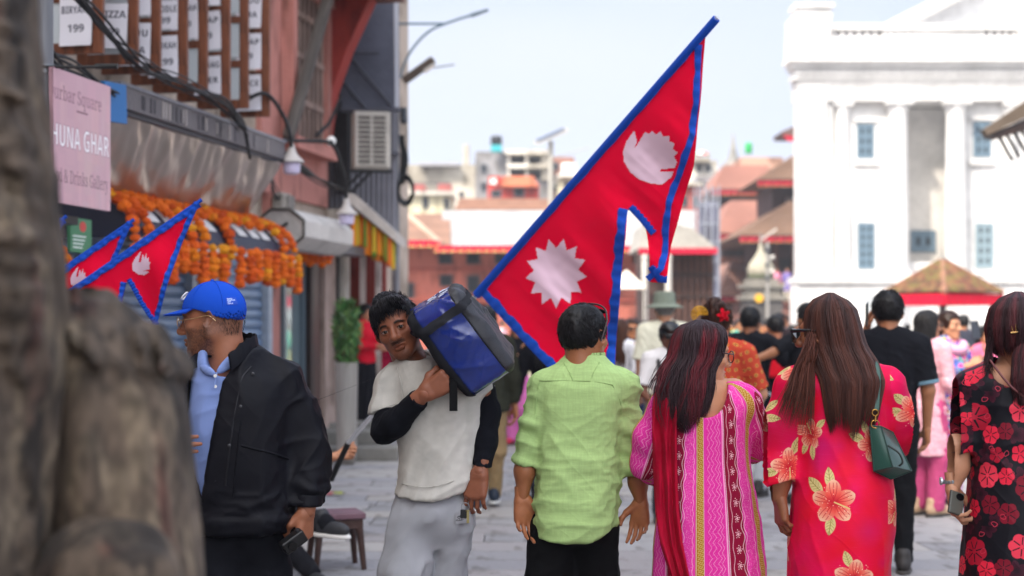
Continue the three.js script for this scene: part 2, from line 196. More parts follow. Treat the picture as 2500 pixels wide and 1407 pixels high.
{
  const t = thing('shop_building', 'long salmon pink plastered shop house lining the left side of the street', 'building', ft(0), FA);
  part('wall', merge([bx(-14, 19.75, 0, 2.9, -6, 0), bx(-14, 17.3, 2.9, 3.42, -6, 0.001), bx(-14, 16.9, 3.42, 11, -6, -0.004)]), M.cream, t);
  part('upper_wall', merge([bx(16.9, 19.3, 2.9, 11, -0.5, 0.06)]), M.pink, t, 'salmon pink wall around the barred window');
  part('base_pilaster', merge([bx(17.08, 17.38, 0, 2.9, 0, 0.1)]), M.pink, t);
  const fin = prism([[-0.02, 3.45], [0.03, 3.45], [0.06, 3.75], [0.13, 4.24], [0.31, 4.72], [0.6, 5.33], [0.6, 11], [-0.02, 11]], 0.3); fin.rotateY(-Math.PI / 2); fin.translate(19.3, 0, 0.06);
  part('bay_bracket', fin, M.red, t, 'dark red plastered bracket swelling out below the upper bay');
  part('roof_board', bx(17.8, 19.4, 5.33, 5.42, 0.0, 0.98), M.brown, t);
  const win = part('window', merge([bx(17.55, 17.68, 3.55, 5.2, 0.06, 0.2), bx(18.85, 18.98, 3.55, 5.2, 0.06, 0.2), bx(17.5, 19.02, 3.42, 3.55, 0.06, 0.26), bx(17.5, 19.02, 5.2, 5.33, 0.06, 0.24)]), M.pink, t);
  part('pane', bx(17.68, 18.85, 3.55, 5.2, 0.062, 0.07), mat(0x2c2624, 0.4), win);
  for (let i = 0; i < 7; i++) part('bar', bx(17.75 + i * 0.17, 17.82 + i * 0.17, 3.55, 5.2, 0.09, 0.14), M.paleWood, win);
  for (const y of [3.95, 4.45, 4.9]) part('rail', bx(17.69, 18.84, y, y + 0.07, 0.08, 0.155), M.paleWood, win);
  part('prop', rod(V(18.1, 5.15, 0.42), V(17.35, 3.5, 0.2), 0.085, 0.085, 4), M.greyWood, t, 'grey slanting timber strut before the barred window');
  // roller shutters with their slats
  for (const [s0, s1] of [[9.6, 14.8], [15.42, 16.93]]) {
    const sh = part('roller_shutter', bx(s0, s1, 0.05, 2.2, 0.005, 0.03), M.shutter, t);
    for (let k = 0; k < 21; k++) part('slat', (() => { const g = new THREE.CylinderGeometry(0.045, 0.045, s1 - s0 - 0.02, 8); g.rotateZ(Math.PI / 2); g.scale(1, 1, 0.55); g.translate((s0 + s1) / 2, 0.12 + k * 0.1, 0.035); return g; })(), M.shutter, sh);
  }
  for (const s of [14.8, 15.29, 16.94]) part('shutter_rail', bx(s, s + 0.13, 0, 2.3, 0.0, 0.12), rough(0xb9c6d6, 0.5, 0.5), t);
  part('shutter_panel', bx(14.95, 15.27, 0, 2.3, 0.0, 0.06), rough(0x3f6fa0, 0.5, 0.5), t);
  const dr = part('glass_door', merge([bx(17.52, 17.6, 0, 2.28, 0.0, 0.1), bx(18.22, 18.29, 0, 2.28, 0.0, 0.1), bx(17.52, 18.29, 2.28, 2.31, 0, 0.1)]), mat(0x5d6b74, 0.4), t);
  part('pane', bx(17.6, 18.22, 0.05, 2.28, 0.03, 0.045), phys(0x9fb2b6, 0.05, { metalness: 0.6 }), dr);
  part('door_leaf', bx(18.42, 18.9, 0, 2.31, 0.0, 0.09, 0.01), mat(0x5c3020, 0.5, { map: rep(T_WOOD, 1) }), t, 'dark brown timber door leaf');
  part('door_post', bx(18.3, 18.42, 0, 2.31, 0.0, 0.16), M.darkWood, t);
  part('door_lintel', bx(17.5, 19.4, 2.32, 2.42, 0.04, 0.5), mat(0x6c6f76, 0.4, { metalness: 0.5 }), t);
  part('door_pillar', bx(18.95, 19.4, 0, 2.6, 0.0, 0.13), M.plaster, t);
  part('door_post', bx(19.42, 19.47, 0, 2.7, 0.0, 0.15), BLACK, t);
  part('door_pillar', bx(19.5, 19.75, 0, 2.9, 0.0, 0.2), wall(0xcfc9bf, 0.4), t);
  // casement screens of brown timber that stand out at right angles, with paper sheets on them
  const words = [['KA', ''], ['PIZZA', '₹ 499'], ['SARI', 'UJA', 'HT'], ['MA', 'DLE', '99'], ['KAH', '99'], ['UU', 'CHA'], [''], ['LUU', 'CHA']];
  const pen = (w) => canvasTex(256, 384, (c) => { c.fillStyle = '#e6e3ea'; c.fillRect(0, 0, 256, 384); c.fillStyle = '#2a2a3c'; c.font = 'bold 84px sans-serif'; c.textAlign = 'center'; w.forEach((s, i) => c.fillText(s, 128, 120 + i * (w.length > 2 ? 105 : 150), 236)); });
  const sheets = [['HOKKA', '299'], ['PIZZA', '499'], ['KHARI', 'PUJA', 'T'], ['SHAMA', 'NOODLE', '₹99'], ['HOOKAH', '₹299'], ['HOOKAH', '₹99'], ['ALUU', 'DHA'], ['CHAP', '99'], ['TUBANG', 'BEER'], ['JUICE', '99'], ['BIRYANI', '199'], ['KUKHURA', 'CHA']].map((w) => mat(0xffffff, 0.85, { map: pen(w) }));
  const redSheet = mat(0xffffff, 0.85, { map: canvasTex(256, 384, (c) => { c.fillStyle = '#d9a9b0'; c.fillRect(0, 0, 256, 384); c.fillStyle = '#d8616e'; c.fillRect(20, 40, 216, 110); c.fillStyle = '#4a3a48'; c.font = 'bold 70px sans-serif'; c.fillText('MENU', 24, 300, 210); }) });
  const rows = [[250, 105, 'p'], [335, 118, 'p'], [390, 150, 'g'], [456, 182, 'p'], [505, 207, 'g'], [560, 236, 'p'], [605, 262, 'w'], [657, 282, 'p']];
  const pick = [[10, 11, 0], [1, 11, 2], [6, 2, 10], [4, 3, 5], [-1, 5, 10], [8, 7, 6, 'r'], [-1, -1, -1, -1], [9, 7, 6, 'r', -1]];
  rows.forEach(([u, v], i) => {
    const f = sf(u, v, 0.92), y0 = 3.36 - (i === 0 ? 0.02 : 0), s = f.s, w = 0.46, H = 1.9;
    const scr = part('window_screen', merge([bx(s, s + 0.035, y0, y0 + H, 0.92 - 0.075, 0.92), bx(s, s + 0.035, y0, y0 + H, 0.92 - w, 0.92 - w + 0.075), bx(s + 0.003, s + 0.032, y0, y0 + 0.075, 0.92 - w + 0.075, 0.92 - 0.075), ...[0.38, 0.76, 1.14, 1.52].map((h) => bx(s + 0.003, s + 0.032, y0 + h - 0.03, y0 + h + 0.03, 0.92 - w + 0.075, 0.92 - 0.075))]), M.brown, t);
    for (let k = 0; k < 5; k++) part('pane', bx(s + 0.012, s + 0.018, y0 + 0.06 + k * 0.38, y0 + 0.36 + k * 0.38, 0.92 - w + 0.07, 0.92 - 0.07), M.glassWhite, scr);
    pick[i].forEach((q, k) => { if (q === -1) return; const g = new THREE.PlaneGeometry(0.235, 0.32, 5, 6), p = g.attributes.position; for (let a = 0; a < p.count; a++) p.setZ(a, 0.006 * Math.sin(p.getX(a) * 14 + k + i) + 0.012 * sst(-0.05, -0.16, p.getY(a)) * rnd(0.6, 1)); g.rotateZ(rnd(-0.05, 0.05)); g.computeVertexNormals(); g.rotateY(-Math.PI / 2); g.translate(s - 0.02, y0 + 0.21 + k * 0.37 + (i === 1 ? 0.06 : 0), 0.735); part('paper_sheet', g, q === 'r' ? redSheet : sheets[q], scr); });
  });
}
{ // building body further along, and the upper storeys and neighbours that shade the street
  const b = thing('corner_house', 'tall house behind the grey hoarding past the pink shop house', 'building', ft(0), FA);
  part('wall', merge([bx(19.6, 25, 0, 12, -7, -0.35)]), M.cream, b);
  const n = thing('plain_house', 'tall plain house standing left of the camera out of the picture', 'building', V(0, 0, 0));
  part('wall', merge([bx(-14, -6.2, 0, 18, -4, 24)]), M.pink, n);
}
// sign board
{
  const a = sf(128, 150, 1.35), b = sf(268, 212, 1.35), yb = sf(268, 516, 1.35).y;
  const t = thing('shop_sign', 'pale pink shop sign board hung beside the grey pole', 'sign', ft(a.s, 1.35, yb), FA), w = b.s - a.s, h = b.y - yb;
  part('board', bx(0, w, 0, h, -0.025, 0), rough(0xc79ba6, 0.45, 0.8), t);
  const g = sheet(w, h); g.translate(w / 2, h / 2, 0.003);
  part('lettering', g, mat(0xffffff, 0.4, { map: canvasTex(768, 820, (c) => {
    c.fillStyle = '#c79ba6'; c.fillRect(0, 0, 768, 820); for (let i = 0; i < 60; i++) { c.fillStyle = `rgba(${200 + rnd(40)},${160 + rnd(40)},${165 + rnd(30)},0.12)`; c.fillRect(rnd(768), rnd(820), rnd(30, 120), rnd(100, 500)); }
    c.textAlign = 'right'; c.fillStyle = '#7d4e5e'; c.font = '118px serif'; c.fillText('Durbar Square', 640, 185, 700); c.fillRect(300, 222, 150, 12);
    c.font = 'bold 188px sans-serif'; c.fillStyle = '#f4eef0'; c.strokeStyle = '#9a6f7d'; c.lineWidth = 5; c.fillText('BHUNA GHAR', 748, 470, 860); c.strokeText('BHUNA GHAR', 748, 470, 860);
    c.font = '112px serif'; c.fillStyle = '#6f4656'; c.fillText('Food & Drinks Gallery', 735, 690, 800);
  }) }), t);
  part('hanger', merge([rod(V(-0.35, h + 0.12, -0.2), V(0.62, h + 0.0, -0.05), 0.012), rod(V(0.2, h, -0.012), V(0.2, h + 0.08, -0.1), 0.008), rod(V(w * 0.8, h - 0.02, -0.012), V(w * 0.8, h + 0.05, -0.1), 0.008)]), BLACK, t);
  part('bottom_rail', bx(-0.2, w * 0.7, -0.1, -0.05, -0.2, -0.1), BLACK, t);
}
{ // grey lamp pole at the left
  const d = 9.2, p = at(107, 300, d); const t = thing('utility_pole', 'grey steel pole in front of the pink sign board', 'pole', V(p.x, 0, p.z));
  part('shaft', cyl(0.056, 0.05, 6.2, 16), rough(0x8a8b90, 0.5, 1, { metalness: 0.3 }), t);
  part('arm', merge([rod(V(-0.1, 2.98, 0.07), V(0.42, 2.985, 0.02), 0.009), rod(V(0.3, 2.99, 0.02), V(0.43, 2.99, 0.02), 0.016)]), BLACK, t);
  part('tube_lamp', merge([0, 1, 2].map((i) => rod(V(-0.17 + i * 0.028, 3.36 - i * 0.01, 0.03), V(-0.11 + i * 0.028, 3.17 + i * 0.012, 0.05), 0.011))), mat(0xf1f1ee, 0.4), t);
  part('collar', cyl(0.062, 0.062, 0.05, 16, 0, 2.95, 0), STEEL, t);
}
{ // metal faced awning over the shop
  const a = sf(288, 215, 1.0), b = sf(690, 360, 1.0), yT = 3.14, yF = 2.98, yB = 2.56; const t = thing('metal_awning', 'crinkled silver metal awning with dark fascia above the marigold garlands', 'awning', ft(a.s, 0, 0), FA), w = b.s - a.s;
  const fas = box(w, 0.15, 0.04, w / 2, 3.06, 1.0); part('fascia', fas, rough(0x6a6468, 0.5, 1, { metalness: 0.3 }), t);
  for (let i = 0; i < 26; i++) { const x = rnd(0.05, w - 0.1), h = rnd(0.09, 0.13); part('fascia_seam', bx(x, x + rnd(0.01, 0.035), 3.06 - h / 2, 3.06 + h / 2, 1.018, 1.026), rnd() < 0.5 ? mat(0xa59c98, 0.5) : mat(0x3c3940, 0.5), t); }
  part('roof', bx(-0.02, w + 0.02, 3.135, 3.16, -0.05, 1.03), M.tin, t); part('dark_strip', bx(0, w, 2.95, 2.985, 0.95, 0.99), M.navy, t);
  const g = new THREE.PlaneGeometry(w, 1, 220, 60), p = g.attributes.position;
  for (let i = 0; i < p.count; i++) { const x = p.getX(i) + w / 2, v = p.getY(i) + 0.5, z = lerp(0.66, 0.955, v), wr = 0.085 * fb(x * 2.6 + v * 1.0, v * 1.1, 3, 3) + 0.04 * n3(x * 7 + v * 2.2, v * 1.6, 9) + 0.014 * n3(x * 15 + v * 4, v * 2.6, 5); p.setXYZ(i, x, lerp(yB - 0.08, yF, v), z + wr * sst(0, 0.4, v) * sst(1, 0.95, v)); }
  g.computeVertexNormals(); part('crinkled_sheet', g, mat(0xbdb2aa, 0.33, { metalness: 1 }), t);
  const e = prism([[0.0, yF + 0.12], [1.0, yF + 0.12], [1.0, yF], [0.955, yF - 0.05], [0.64, yB - 0.1], [0.0, yB - 0.1]].map(([x, y]) => [x, y]), 0.02); e.rotateY(-Math.PI / 2); e.translate(w + 0.02, 0, 0); part('end_panel', e, M.navy, t);
  const g2 = box(0.34, 0.26, 0.03, -0.02, 2.99, 1.06); g2.rotateZ(0.06); part('blue_plate', g2, mat(0x1468a8, 0.6), t, 'bright blue plate at the near end of the fascia');
}
// two barrel canopies below it, draped with marigold strings
const canopies = [];
for (const [u0, u1, lab] of [[330, 548, 'near navy barrel canopy draped with marigold strings beside the pink sign'], [562, 728, 'far navy and white barrel canopy under the navy end of the metal awning']]) {
  const a = sf(u0, 520, 0.95), b = sf(u1, 600, 0.95), w = b.s - a.s, t = thing('barrel_canopy', lab, 'canopy', ft(a.s, 0, 0), FA);
  const prof = (i) => { const th = i * Math.PI / 2; return [0.35 + 0.6 * Math.sin(th), 2.12 + 0.36 * Math.cos(th)]; };
  const strip = (v0, v1, m, name, lift) => { const n = 10, pos = [], ix = []; for (let i = 0; i <= n; i++) { const [o, y] = prof(lerp(v0, v1, i / n)); pos.push(0, y + lift, o + lift, w, y + lift, o + lift); if (i < n) ix.push(2 * i, 2 * i + 2, 2 * i + 1, 2 * i + 1, 2 * i + 2, 2 * i + 3); } const g = new THREE.BufferGeometry(); g.setAttribute('position', new THREE.Float32BufferAttribute(pos, 3)); g.setIndex(ix); g.computeVertexNormals(); return part(name, boxUV(g), m, t); };
  strip(0, 1, rough(0x23283f, 0.6, 1), 'canopy_skin', 0);
  for (let k = 0; k < 6; k++) { const x0 = 0.04 + k * w / 6 + rnd(-0.02, 0.02); const n = 6, pos = [], ix = []; for (let i = 0; i <= n; i++) { const [o, y] = prof(lerp(0.54, 0.76, i / n)); pos.push(x0, y + 0.006, o + 0.006, x0 + w / 6 * 0.66, y + 0.006, o + 0.006); if (i < n) ix.push(2 * i, 2 * i + 2, 2 * i + 1, 2 * i + 1, 2 * i + 2, 2 * i + 3); } const g = new THREE.BufferGeometry(); g.setAttribute('position', new THREE.Float32BufferAttribute(pos, 3)); g.setIndex(ix); g.computeVertexNormals(); part('white_letter_panel', g, mat(0xc9c7c6, 0.7), t); }
  const e = prism([[0.35, 2.12], ...Array.from({ length: 9 }, (_, i) => prof(1 - i / 8))], 0.02); e.rotateY(-Math.PI / 2); part('end_cap', e, M.navy, t);
  part('front_rail', bx(0, w, 2.08, 2.12, 0.93, 0.97), rough(0xdcdcdc, 0.5), t);
  canopies.push({ a, b, w, prof });
}
// marigold strings: each flower a ball of ruffled petals
const flowerGeo = (() => { const out = []; for (let k = 0; k < 3; k++) { const g = new THREE.IcosahedronGeometry(0.042, 3); shift(g, (x, y, z, nx, ny, nz) => 0.008 * n3(nx * 4 + k * 9, ny * 4, nz * 4) + 0.009 * n3(nx * 9, ny * 9 + k, nz * 9)); g.scale(1, 0.78, 1); out.push(g); } return out; })();
const flowerMat = [0xe86c05, 0xdd5c03, 0xec8408, 0xc94c02, 0xe89a10].map((c) => phys(c, 0.9, { bumpMap: rep(T_GRAIN, 3), bumpScale: 0.004 }));
function garland(label, pts, step = 0.055, group = 'marigold strings on the barrel canopies', scl = 1) {
  const t = thing('marigold_garland', label, 'garland', pts[0], 0, group), c = new THREE.CatmullRomCurve3(pts), n = Math.max(2, Math.round(c.getLength() / step));
  for (let i = 0; i < n; i++) { const p = c.getPointAt((i + 0.5) / n).sub(pts[0]), r = rnd(); const o = part('flower', flowerGeo[i % 3], flowerMat[r < 0.4 ? 0 : r < 0.7 ? 1 : r < 0.84 ? 2 : r < 0.95 ? 3 : 4], t); o.position.copy(p).add(V(rnd(-0.008, 0.008), 0, rnd(-0.008, 0.008))); o.rotation.set(rnd(-0.4, 0.4), rnd(6), rnd(-0.4, 0.4)); o.scale.setScalar(scl * rnd(0.75, 1.15)); }
  return t;
}
canopies.forEach(({ a, w, prof }, ci) => {
  const n = 6, side = ci ? 'far' : 'near', nth = ['first', 'second', 'third', 'fourth', 'fifth', 'sixth', 'seventh', 'eighth'];
  for (let k = 0; k < n; k++) {
    const s = a.s + 0.06 + (k + 0.3) * (w - 0.1) / n, pts = []; const start = rnd(0.05, 0.25);
    const far = rnd() < 0.5 ? 0.62 : 0.98; for (const q of [start, lerp(start, far, 0.35), lerp(start, far, 0.7), far]) { const [o, y] = prof(q); pts.push(ft(s + 0.03 * (q - 0.5), o + 0.04, y + 0.035)); }
    garland(`${nth[k]} orange marigold string from the camera draped over the top of the ${side} barrel canopy`, pts, 0.056);
  }
  for (let k = 0; k < 8; k++) { const s = a.s + 0.05 + (k + 0.5) * (w - 0.08) / 8 + rnd(-0.03, 0.03), lo = rnd(1.78, 1.92); garland(`${nth[k]} marigold tassel from the camera hanging off the front rail of the ${side} barrel canopy`, [ft(s, 0.98, 2.14), ft(s + rnd(-0.02, 0.02), 0.99, 1.95), ft(s + rnd(-0.03, 0.03), 0.98, lo)], 0.052, 'marigold tassels hanging from the barrel canopies', 1.15); }
  const lift = ft(a.s + 0.02, 0, 0); const arc = []; for (let q = 0; q <= 1.001; q += 0.25) { const [o, y] = prof(q); arc.push(ft(a.s - 0.03, o + 0.02, y + 0.03)); } arc.push(ft(a.s - 0.03, 0.92, 1.98)); arc.push(ft(a.s - 0.03, 0.7, 1.86)); if (!ci) { arc.push(ft(a.s - 0.03, 0.45, 1.96)); arc.push(ft(a.s - 0.03, 0.36, 2.12)); }
  garland(ci ? 'marigold string edging the end cap of the far barrel canopy' : 'looped marigold string framing the navy end of the near barrel canopy', arc, 0.064);
  garland(`marigold string lying along the top of the ${side} barrel canopy`, [0, 0.25, 0.5, 0.75, 1].map((q) => ft(a.s + q * w, 0.48, 2.5 + 0.02 * Math.sin(q * 9))), 0.07);
});
for (let k = 0; k < 6; k++) { const p = sf(722 + k * 15, 600, 0.55); garland(`short drooping marigold string, ${['first', 'second', 'third', 'fourth', 'fifth', 'last'][k]} of the row under the beige shutter box`, [ft(p.s, 0.55, 2.38), ft(p.s, 0.58, 2.27), ft(p.s + 0.02, 0.56, 2.12 + (k % 2) * 0.04)], 0.065, 'short marigold strings at the door lintel'); }
{ // beige shutter box
  const a = sf(742, 560, 0.95), b = sf(862, 580, 0.95), w = b.s - a.s, y = 2.42, t = thing('awning_box', 'beige eight sided awning housing above the brown door', 'awning', ft(a.s, 0.72, y), FA);
  const oct = Array.from({ length: 8 }, (_, i) => { const th = (i + 0.5) * Math.PI / 4; return [0.25 * Math.cos(th), 0.2 * Math.sin(th)]; });
  const g = prism(oct, w, 0); g.rotateY(Math.PI / 2); part('housing', g, rough(0xd5cfc8, 0.5, 1), t);
  const rim = merge(oct.map((p, i) => { const q = oct[(i + 1) % 8]; return rod(V(-0.012, p[1], -p[0]), V(-0.012, q[1], -q[0]), 0.014, 0.014, 6); })); part('end_rim', rim, mat(0x4b463f, 0.5), t); part('crank', rod(V(-0.04, 0.05, 0.08), V(-0.02, -0.06, -0.1), 0.014), BLACK, t);
}
// gooseneck lamps
for (const [pts, lab] of [[[[560, 275, 0.6], [600, 245, 0.75], [645, 228, 0.9], [690, 280, 1.0], [708, 330, 1.05], [712, 372, 1.05]], 'bell shaped white street lamp on a black gooseneck beside the metal awning'], [[[690, 343, 0.6], [760, 345, 0.8], [808, 350, 0.95], [832, 400, 1.0], [844, 450, 1.0], [846, 502, 1.0]], 'bell shaped white lamp on a black gooseneck near the air conditioner']]) {
  const P = pts.map(([u, v, o]) => ftp(u, v, o)), e = P[P.length - 1], t = thing('gooseneck_lamp', lab, 'lamp', e), L = P.map((p) => p.clone().sub(e));
  part('gooseneck', tube(L, 0.018, 40), BLACK, t);
  part('lamp_shade', lathe([[0.02, 0.08], [0.035, 0.02], [0.05, -0.02], [0.11, -0.08], [0.115, -0.095], [0.1, -0.09], [0.03, -0.03]]), mat(0xb9b2ad, 0.5), t);
  part('bulb_glass', lathe([[0.0, -0.2], [0.05, -0.198], [0.074, -0.185], [0.08, -0.095], [0.06, -0.085]]), mat(0xcfc6e2, 0.35), t);
}
{ // loose cable bundles
  const run = (n, pts, o, r, lab, sag) => { const g = []; for (let i = 0; i < n; i++) g.push(tube(pts.map(([u, v, oo]) => ftp(u, v, (oo ?? o)).add(V(rnd(-sag, sag), rnd(-sag, sag), rnd(-sag, sag)))), r * rnd(0.6, 1.3), 40, 6)); return solo('cable_bundle', merge(g), mat(0x1b1a1c, 0.6), lab, 'cables', 'overhead cable bundles'); };
  run(10, [[175, -30], [240, 50], [330, 150], [440, 205], [540, 250], [590, 320]], 1.12, 0.008, 'thick bundle of black cables sagging across the price sheets', 0.05);
  run(3, [[540, 250], [590, 300], [612, 385]], 1.05, 0.014, 'black cables ending at the right part of the metal awning', 0.012);
  run(6, [[110, 125], [180, 160], [235, 200], [285, 235]], 1.08, 0.011, 'tangle of black cables above the pink sign board', 0.04);
  run(6, [[655, 345, 0.5], [740, 415, 0.35], [800, 450, 0.3], [850, 470, 0.3]], 0.4, 0.011, 'old grey cables draped below the barred window', 0.03);
  run(4, [[770, 335, 0.2], [805, 300, 0.3], [832, 235, 0.4]], 0.3, 0.012, 'grey cables climbing towards the slate hoarding', 0.02);
  run(5, [[665, 420, 0.15], [672, 470, 0.2], [690, 500, 0.2]], 0.2, 0.009, 'thin cables hanging into the meter on the pink wall', 0.04);
}
{ const p = ftp(808, 345, 0.92); const t = thing('dome_camera', 'small white round camera on the black lamp bracket', 'camera', p); part('dome', new THREE.SphereGeometry(0.05, 16, 12), WHITE, t); part('lens', new THREE.SphereGeometry(0.02, 10, 8).translate(0.01, -0.01, 0.04), BLACK, t); }
{ const p = ftp(690, 520, 0.2); const t = thing('meter_box', 'grimy pale meter box tangled in cables on the pink wall', 'meter', p, FA); part('case', box(0.3, 0.42, 0.16, 0, 0, 0, 0.05), rough(0xb0a9a0, 0.8, 3), t); part('lid', box(0.24, 0.2, 0.02, 0, 0.08, 0.09, 0.01), rough(0x8d867f, 0.7, 3), t); }
// ---------------------------------------------------------------- house past the pink one: hoarding, tin wall, air conditioner, canopy
const pl = (pts, d, depth, back = 0) => { const o = at(pts[0][0], pts[0][1], d); const g = prism(pts.map(([u, v]) => { const p = at(u, v, d); return [p.x - o.x, p.y - o.y]; }), depth); g.translate(o.x, o.y, o.z - depth - back); return boxUV(g); };
{
  const t = thing('slate_hoarding', 'large slate grey hoarding hanging past the red bracket', 'hoarding');
  part('panel', pl([[835, 262], [972, 265], [968, -160], [935, -160], [848, 130], [822, 180]], 19.5, 0.25), M.slate, t);
  part('edge_strip', pl([[964, 268], [973, 268], [969, -160], [960, -160]], 19.48, 0.06), mat(0xb5b9c4, 0.5), t);
  part('brace', merge([rod(at(848, 130, 19.44), at(955, 258, 19.44), 0.02), rod(at(790, 131, 19.42), at(925, 129, 19.42), 0.013), rod(at(830, 190, 19.44), at(890, 262, 19.44), 0.02)]), mat(0x3a3c46, 0.6), t);
  part('bottom_rail', pl([[830, 262], [975, 262], [975, 269], [830, 269]], 19.46, 0.2), mat(0x4a4c58, 0.6), t);
}
{
  const t = thing('tin_shed', 'grey corrugated tin wall with brick piers under the slate hoarding', 'shed');
  const g = new THREE.PlaneGeometry(1.05, 2.0, 120, 1), p = g.attributes.position; for (let i = 0; i < p.count; i++) p.setZ(i, 0.012 * Math.sin(p.getX(i) * 95)); g.computeVertexNormals(); const c = at(868, 430, 20.3); g.translate(c.x, c.y, c.z);
  part('tin_wall', g, M.tin, t); const dk = pl([[812, 225], [846, 225], [852, 470], [822, 470]], 19.9, 0.3); part('downpipe_board', dk, rough(0x302e30, 0.8, 2), t);
  part('trim', pl([[905, 360], [975, 372], [975, 380], [905, 368]], 20.2, 0.1), mat(0x5c5c66, 0.6), t);
  part('brick_pier', pl([[832, 560], [940, 560], [940, 1048], [832, 1048]], 21, 0.3), M.brick, t);
  for (const u of [845, 884, 922]) part('white_post', pl([[u - 6, 590], [u + 7, 590], [u + 7, 1048], [u - 6, 1048]], 20.7, 0.12), wall(0xd8ccc6, 0.5), t);
  const r = pl([[846, 470], [868, 476], [966, 566], [966, 590], [846, 490]], 18.9, 1.7); part('canopy_roof', r, rough(0xd9cfc6, 0.6, 1), t);
  // orange and green fringe under the canopy
  const fr = []; for (let i = 0; i < 70; i++) { const q = i / 69, u = lerp(862, 962, q), v0 = lerp(512, 590, q), v1 = lerp(600, 652, q) + rnd(-12, 8), d = 18.95 + rnd(0.25); const p0 = at(u, v0, d), p1 = at(u + rnd(-3, 3), v1, d); fr.push(paint(rod(p0, p1, 0.02, 0.03, 6), ((o) => () => o)([[0.72, 0.2, 0.01], [0.55, 0.35, 0.02], [0.12, 0.2, 0.02], [0.6, 0.12, 0.01]][Math.floor(rnd(4))]))); }
  const f = part('garland_fringe', merge(fr), mat(0xffffff, 0.9, { vertexColors: true }), t); f.userData.kind = 'stuff';
}
{
  const p = at(905, 345, 19.2), t = thing('air_conditioner', 'beige outdoor air conditioner unit on a black wall bracket', 'air conditioner', V(p.x, p.y - 0.34, p.z), 0.22);
  part('case', box(0.44, 0.68, 0.3, 0, 0.34, 0, 0.02), rough(0xcfc8bd, 0.5, 1), t);
  part('grille_back', box(0.36, 0.6, 0.01, -0.01, 0.34, 0.151), mat(0x56514c, 0.7), t);
  for (let i = 0; i < 11; i++) part('grille_bar', box(0.37, 0.018, 0.025, -0.01, 0.05 + i * 0.058, 0.16), rough(0xcfc8bd, 0.5), t);
  for (const x of [-0.19, -0.01, 0.17]) part('grille_upright', box(0.03, 0.62, 0.03, x, 0.34, 0.158), rough(0xcfc8bd, 0.5), t);
  part('bracket', merge([rod(V(-0.25, -0.03, 0.1), V(0.25, -0.03, 0.1), 0.02), rod(V(-0.25, -0.3, -0.05), V(0.0, -0.03, 0.1), 0.016), rod(V(-0.3, -0.22, -0.05), V(-0.1, -0.03, 0.1), 0.016)]), BLACK, t);
}
{
  const d = 21.5, p = at(966, 500, d), t = thing('street_pole', 'tall grey steel pole with cables and a curved lamp arm beside the hoarding', 'pole', V(p.x, 0, p.z));
  part('shaft', cyl(0.055, 0.042, 7.6, 14), rough(0x8f9096, 0.5, 1), t);
  const L = (u, v, dz = 0) => at(u, v, d - dz).sub(t.position);
  part('lamp_arm', tube([L(978, 190), L(985, 160), L(1010, 115), L(1050, 75), L(1110, 50), L(1165, 33)], 0.016, 30), mat(0x5f7888, 0.5), t);
  part('lamp_head', rod(L(1150, 38), L(1192, 24), 0.03, 0.02, 8), mat(0x6e7f8a, 0.5), t);
  part('cross_arm', rod(L(974, 58), L(1088, 58), 0.014), mat(0x2c5a70, 0.5), t);
  const hd = (() => { const g = box(0.5, 0.1, 0.16, 0, 0, 0, 0.03); g.rotateZ(0.62); const c = L(1022, 172, 0.1); g.translate(c.x, c.y, c.z); return g; })(); part('flood_lamp', hd, rough(0x5a4a3e, 0.6, 2), t);
  part('flood_lens', (() => { const g = box(0.16, 0.03, 0.14, 0.13, -0.058, 0); g.rotateZ(0.62); const c = L(1022, 172, 0.1); g.translate(c.x, c.y, c.z); return g; })(), mat(0xd5cfc4, 0.3), t);
  part('side_arm', rod(L(1060, 165), L(1110, 158), 0.01), mat(0x8a8f96, 0.5), t);
  const cam = L(985, 285, 0.15); part('camera_dome', merge([cyl(0.05, 0.05, 0.14, 14, cam.x, cam.y - 0.02, cam.z), new THREE.SphereGeometry(0.052, 14, 10).translate(cam.x + 0.005, cam.y - 0.05, cam.z)]), mat(0x3a3e46, 0.35), t);
  const coil = []; for (let i = 0; i < 6; i++) { const g = new THREE.TorusGeometry(0.11 + i * 0.008, 0.012, 6, 24); g.scale(0.75, 1.35, 1); g.rotateY(rnd(-0.3, 0.3)); const c = L(990, 465, 0.05 + i * 0.015); g.translate(c.x, c.y, c.z); coil.push(g); }
  part('cable_coil', merge(coil), BLACK, t);
  const ms = []; for (let i = 0; i < 12; i++) ms.push(tube([L(980 + rnd(-6, 8), 330), L(984 + rnd(-8, 12), 390), L(980 + rnd(-8, 8), 450)], 0.012, 10, 5)); part('cable_knot', merge(ms), BLACK, t);
}
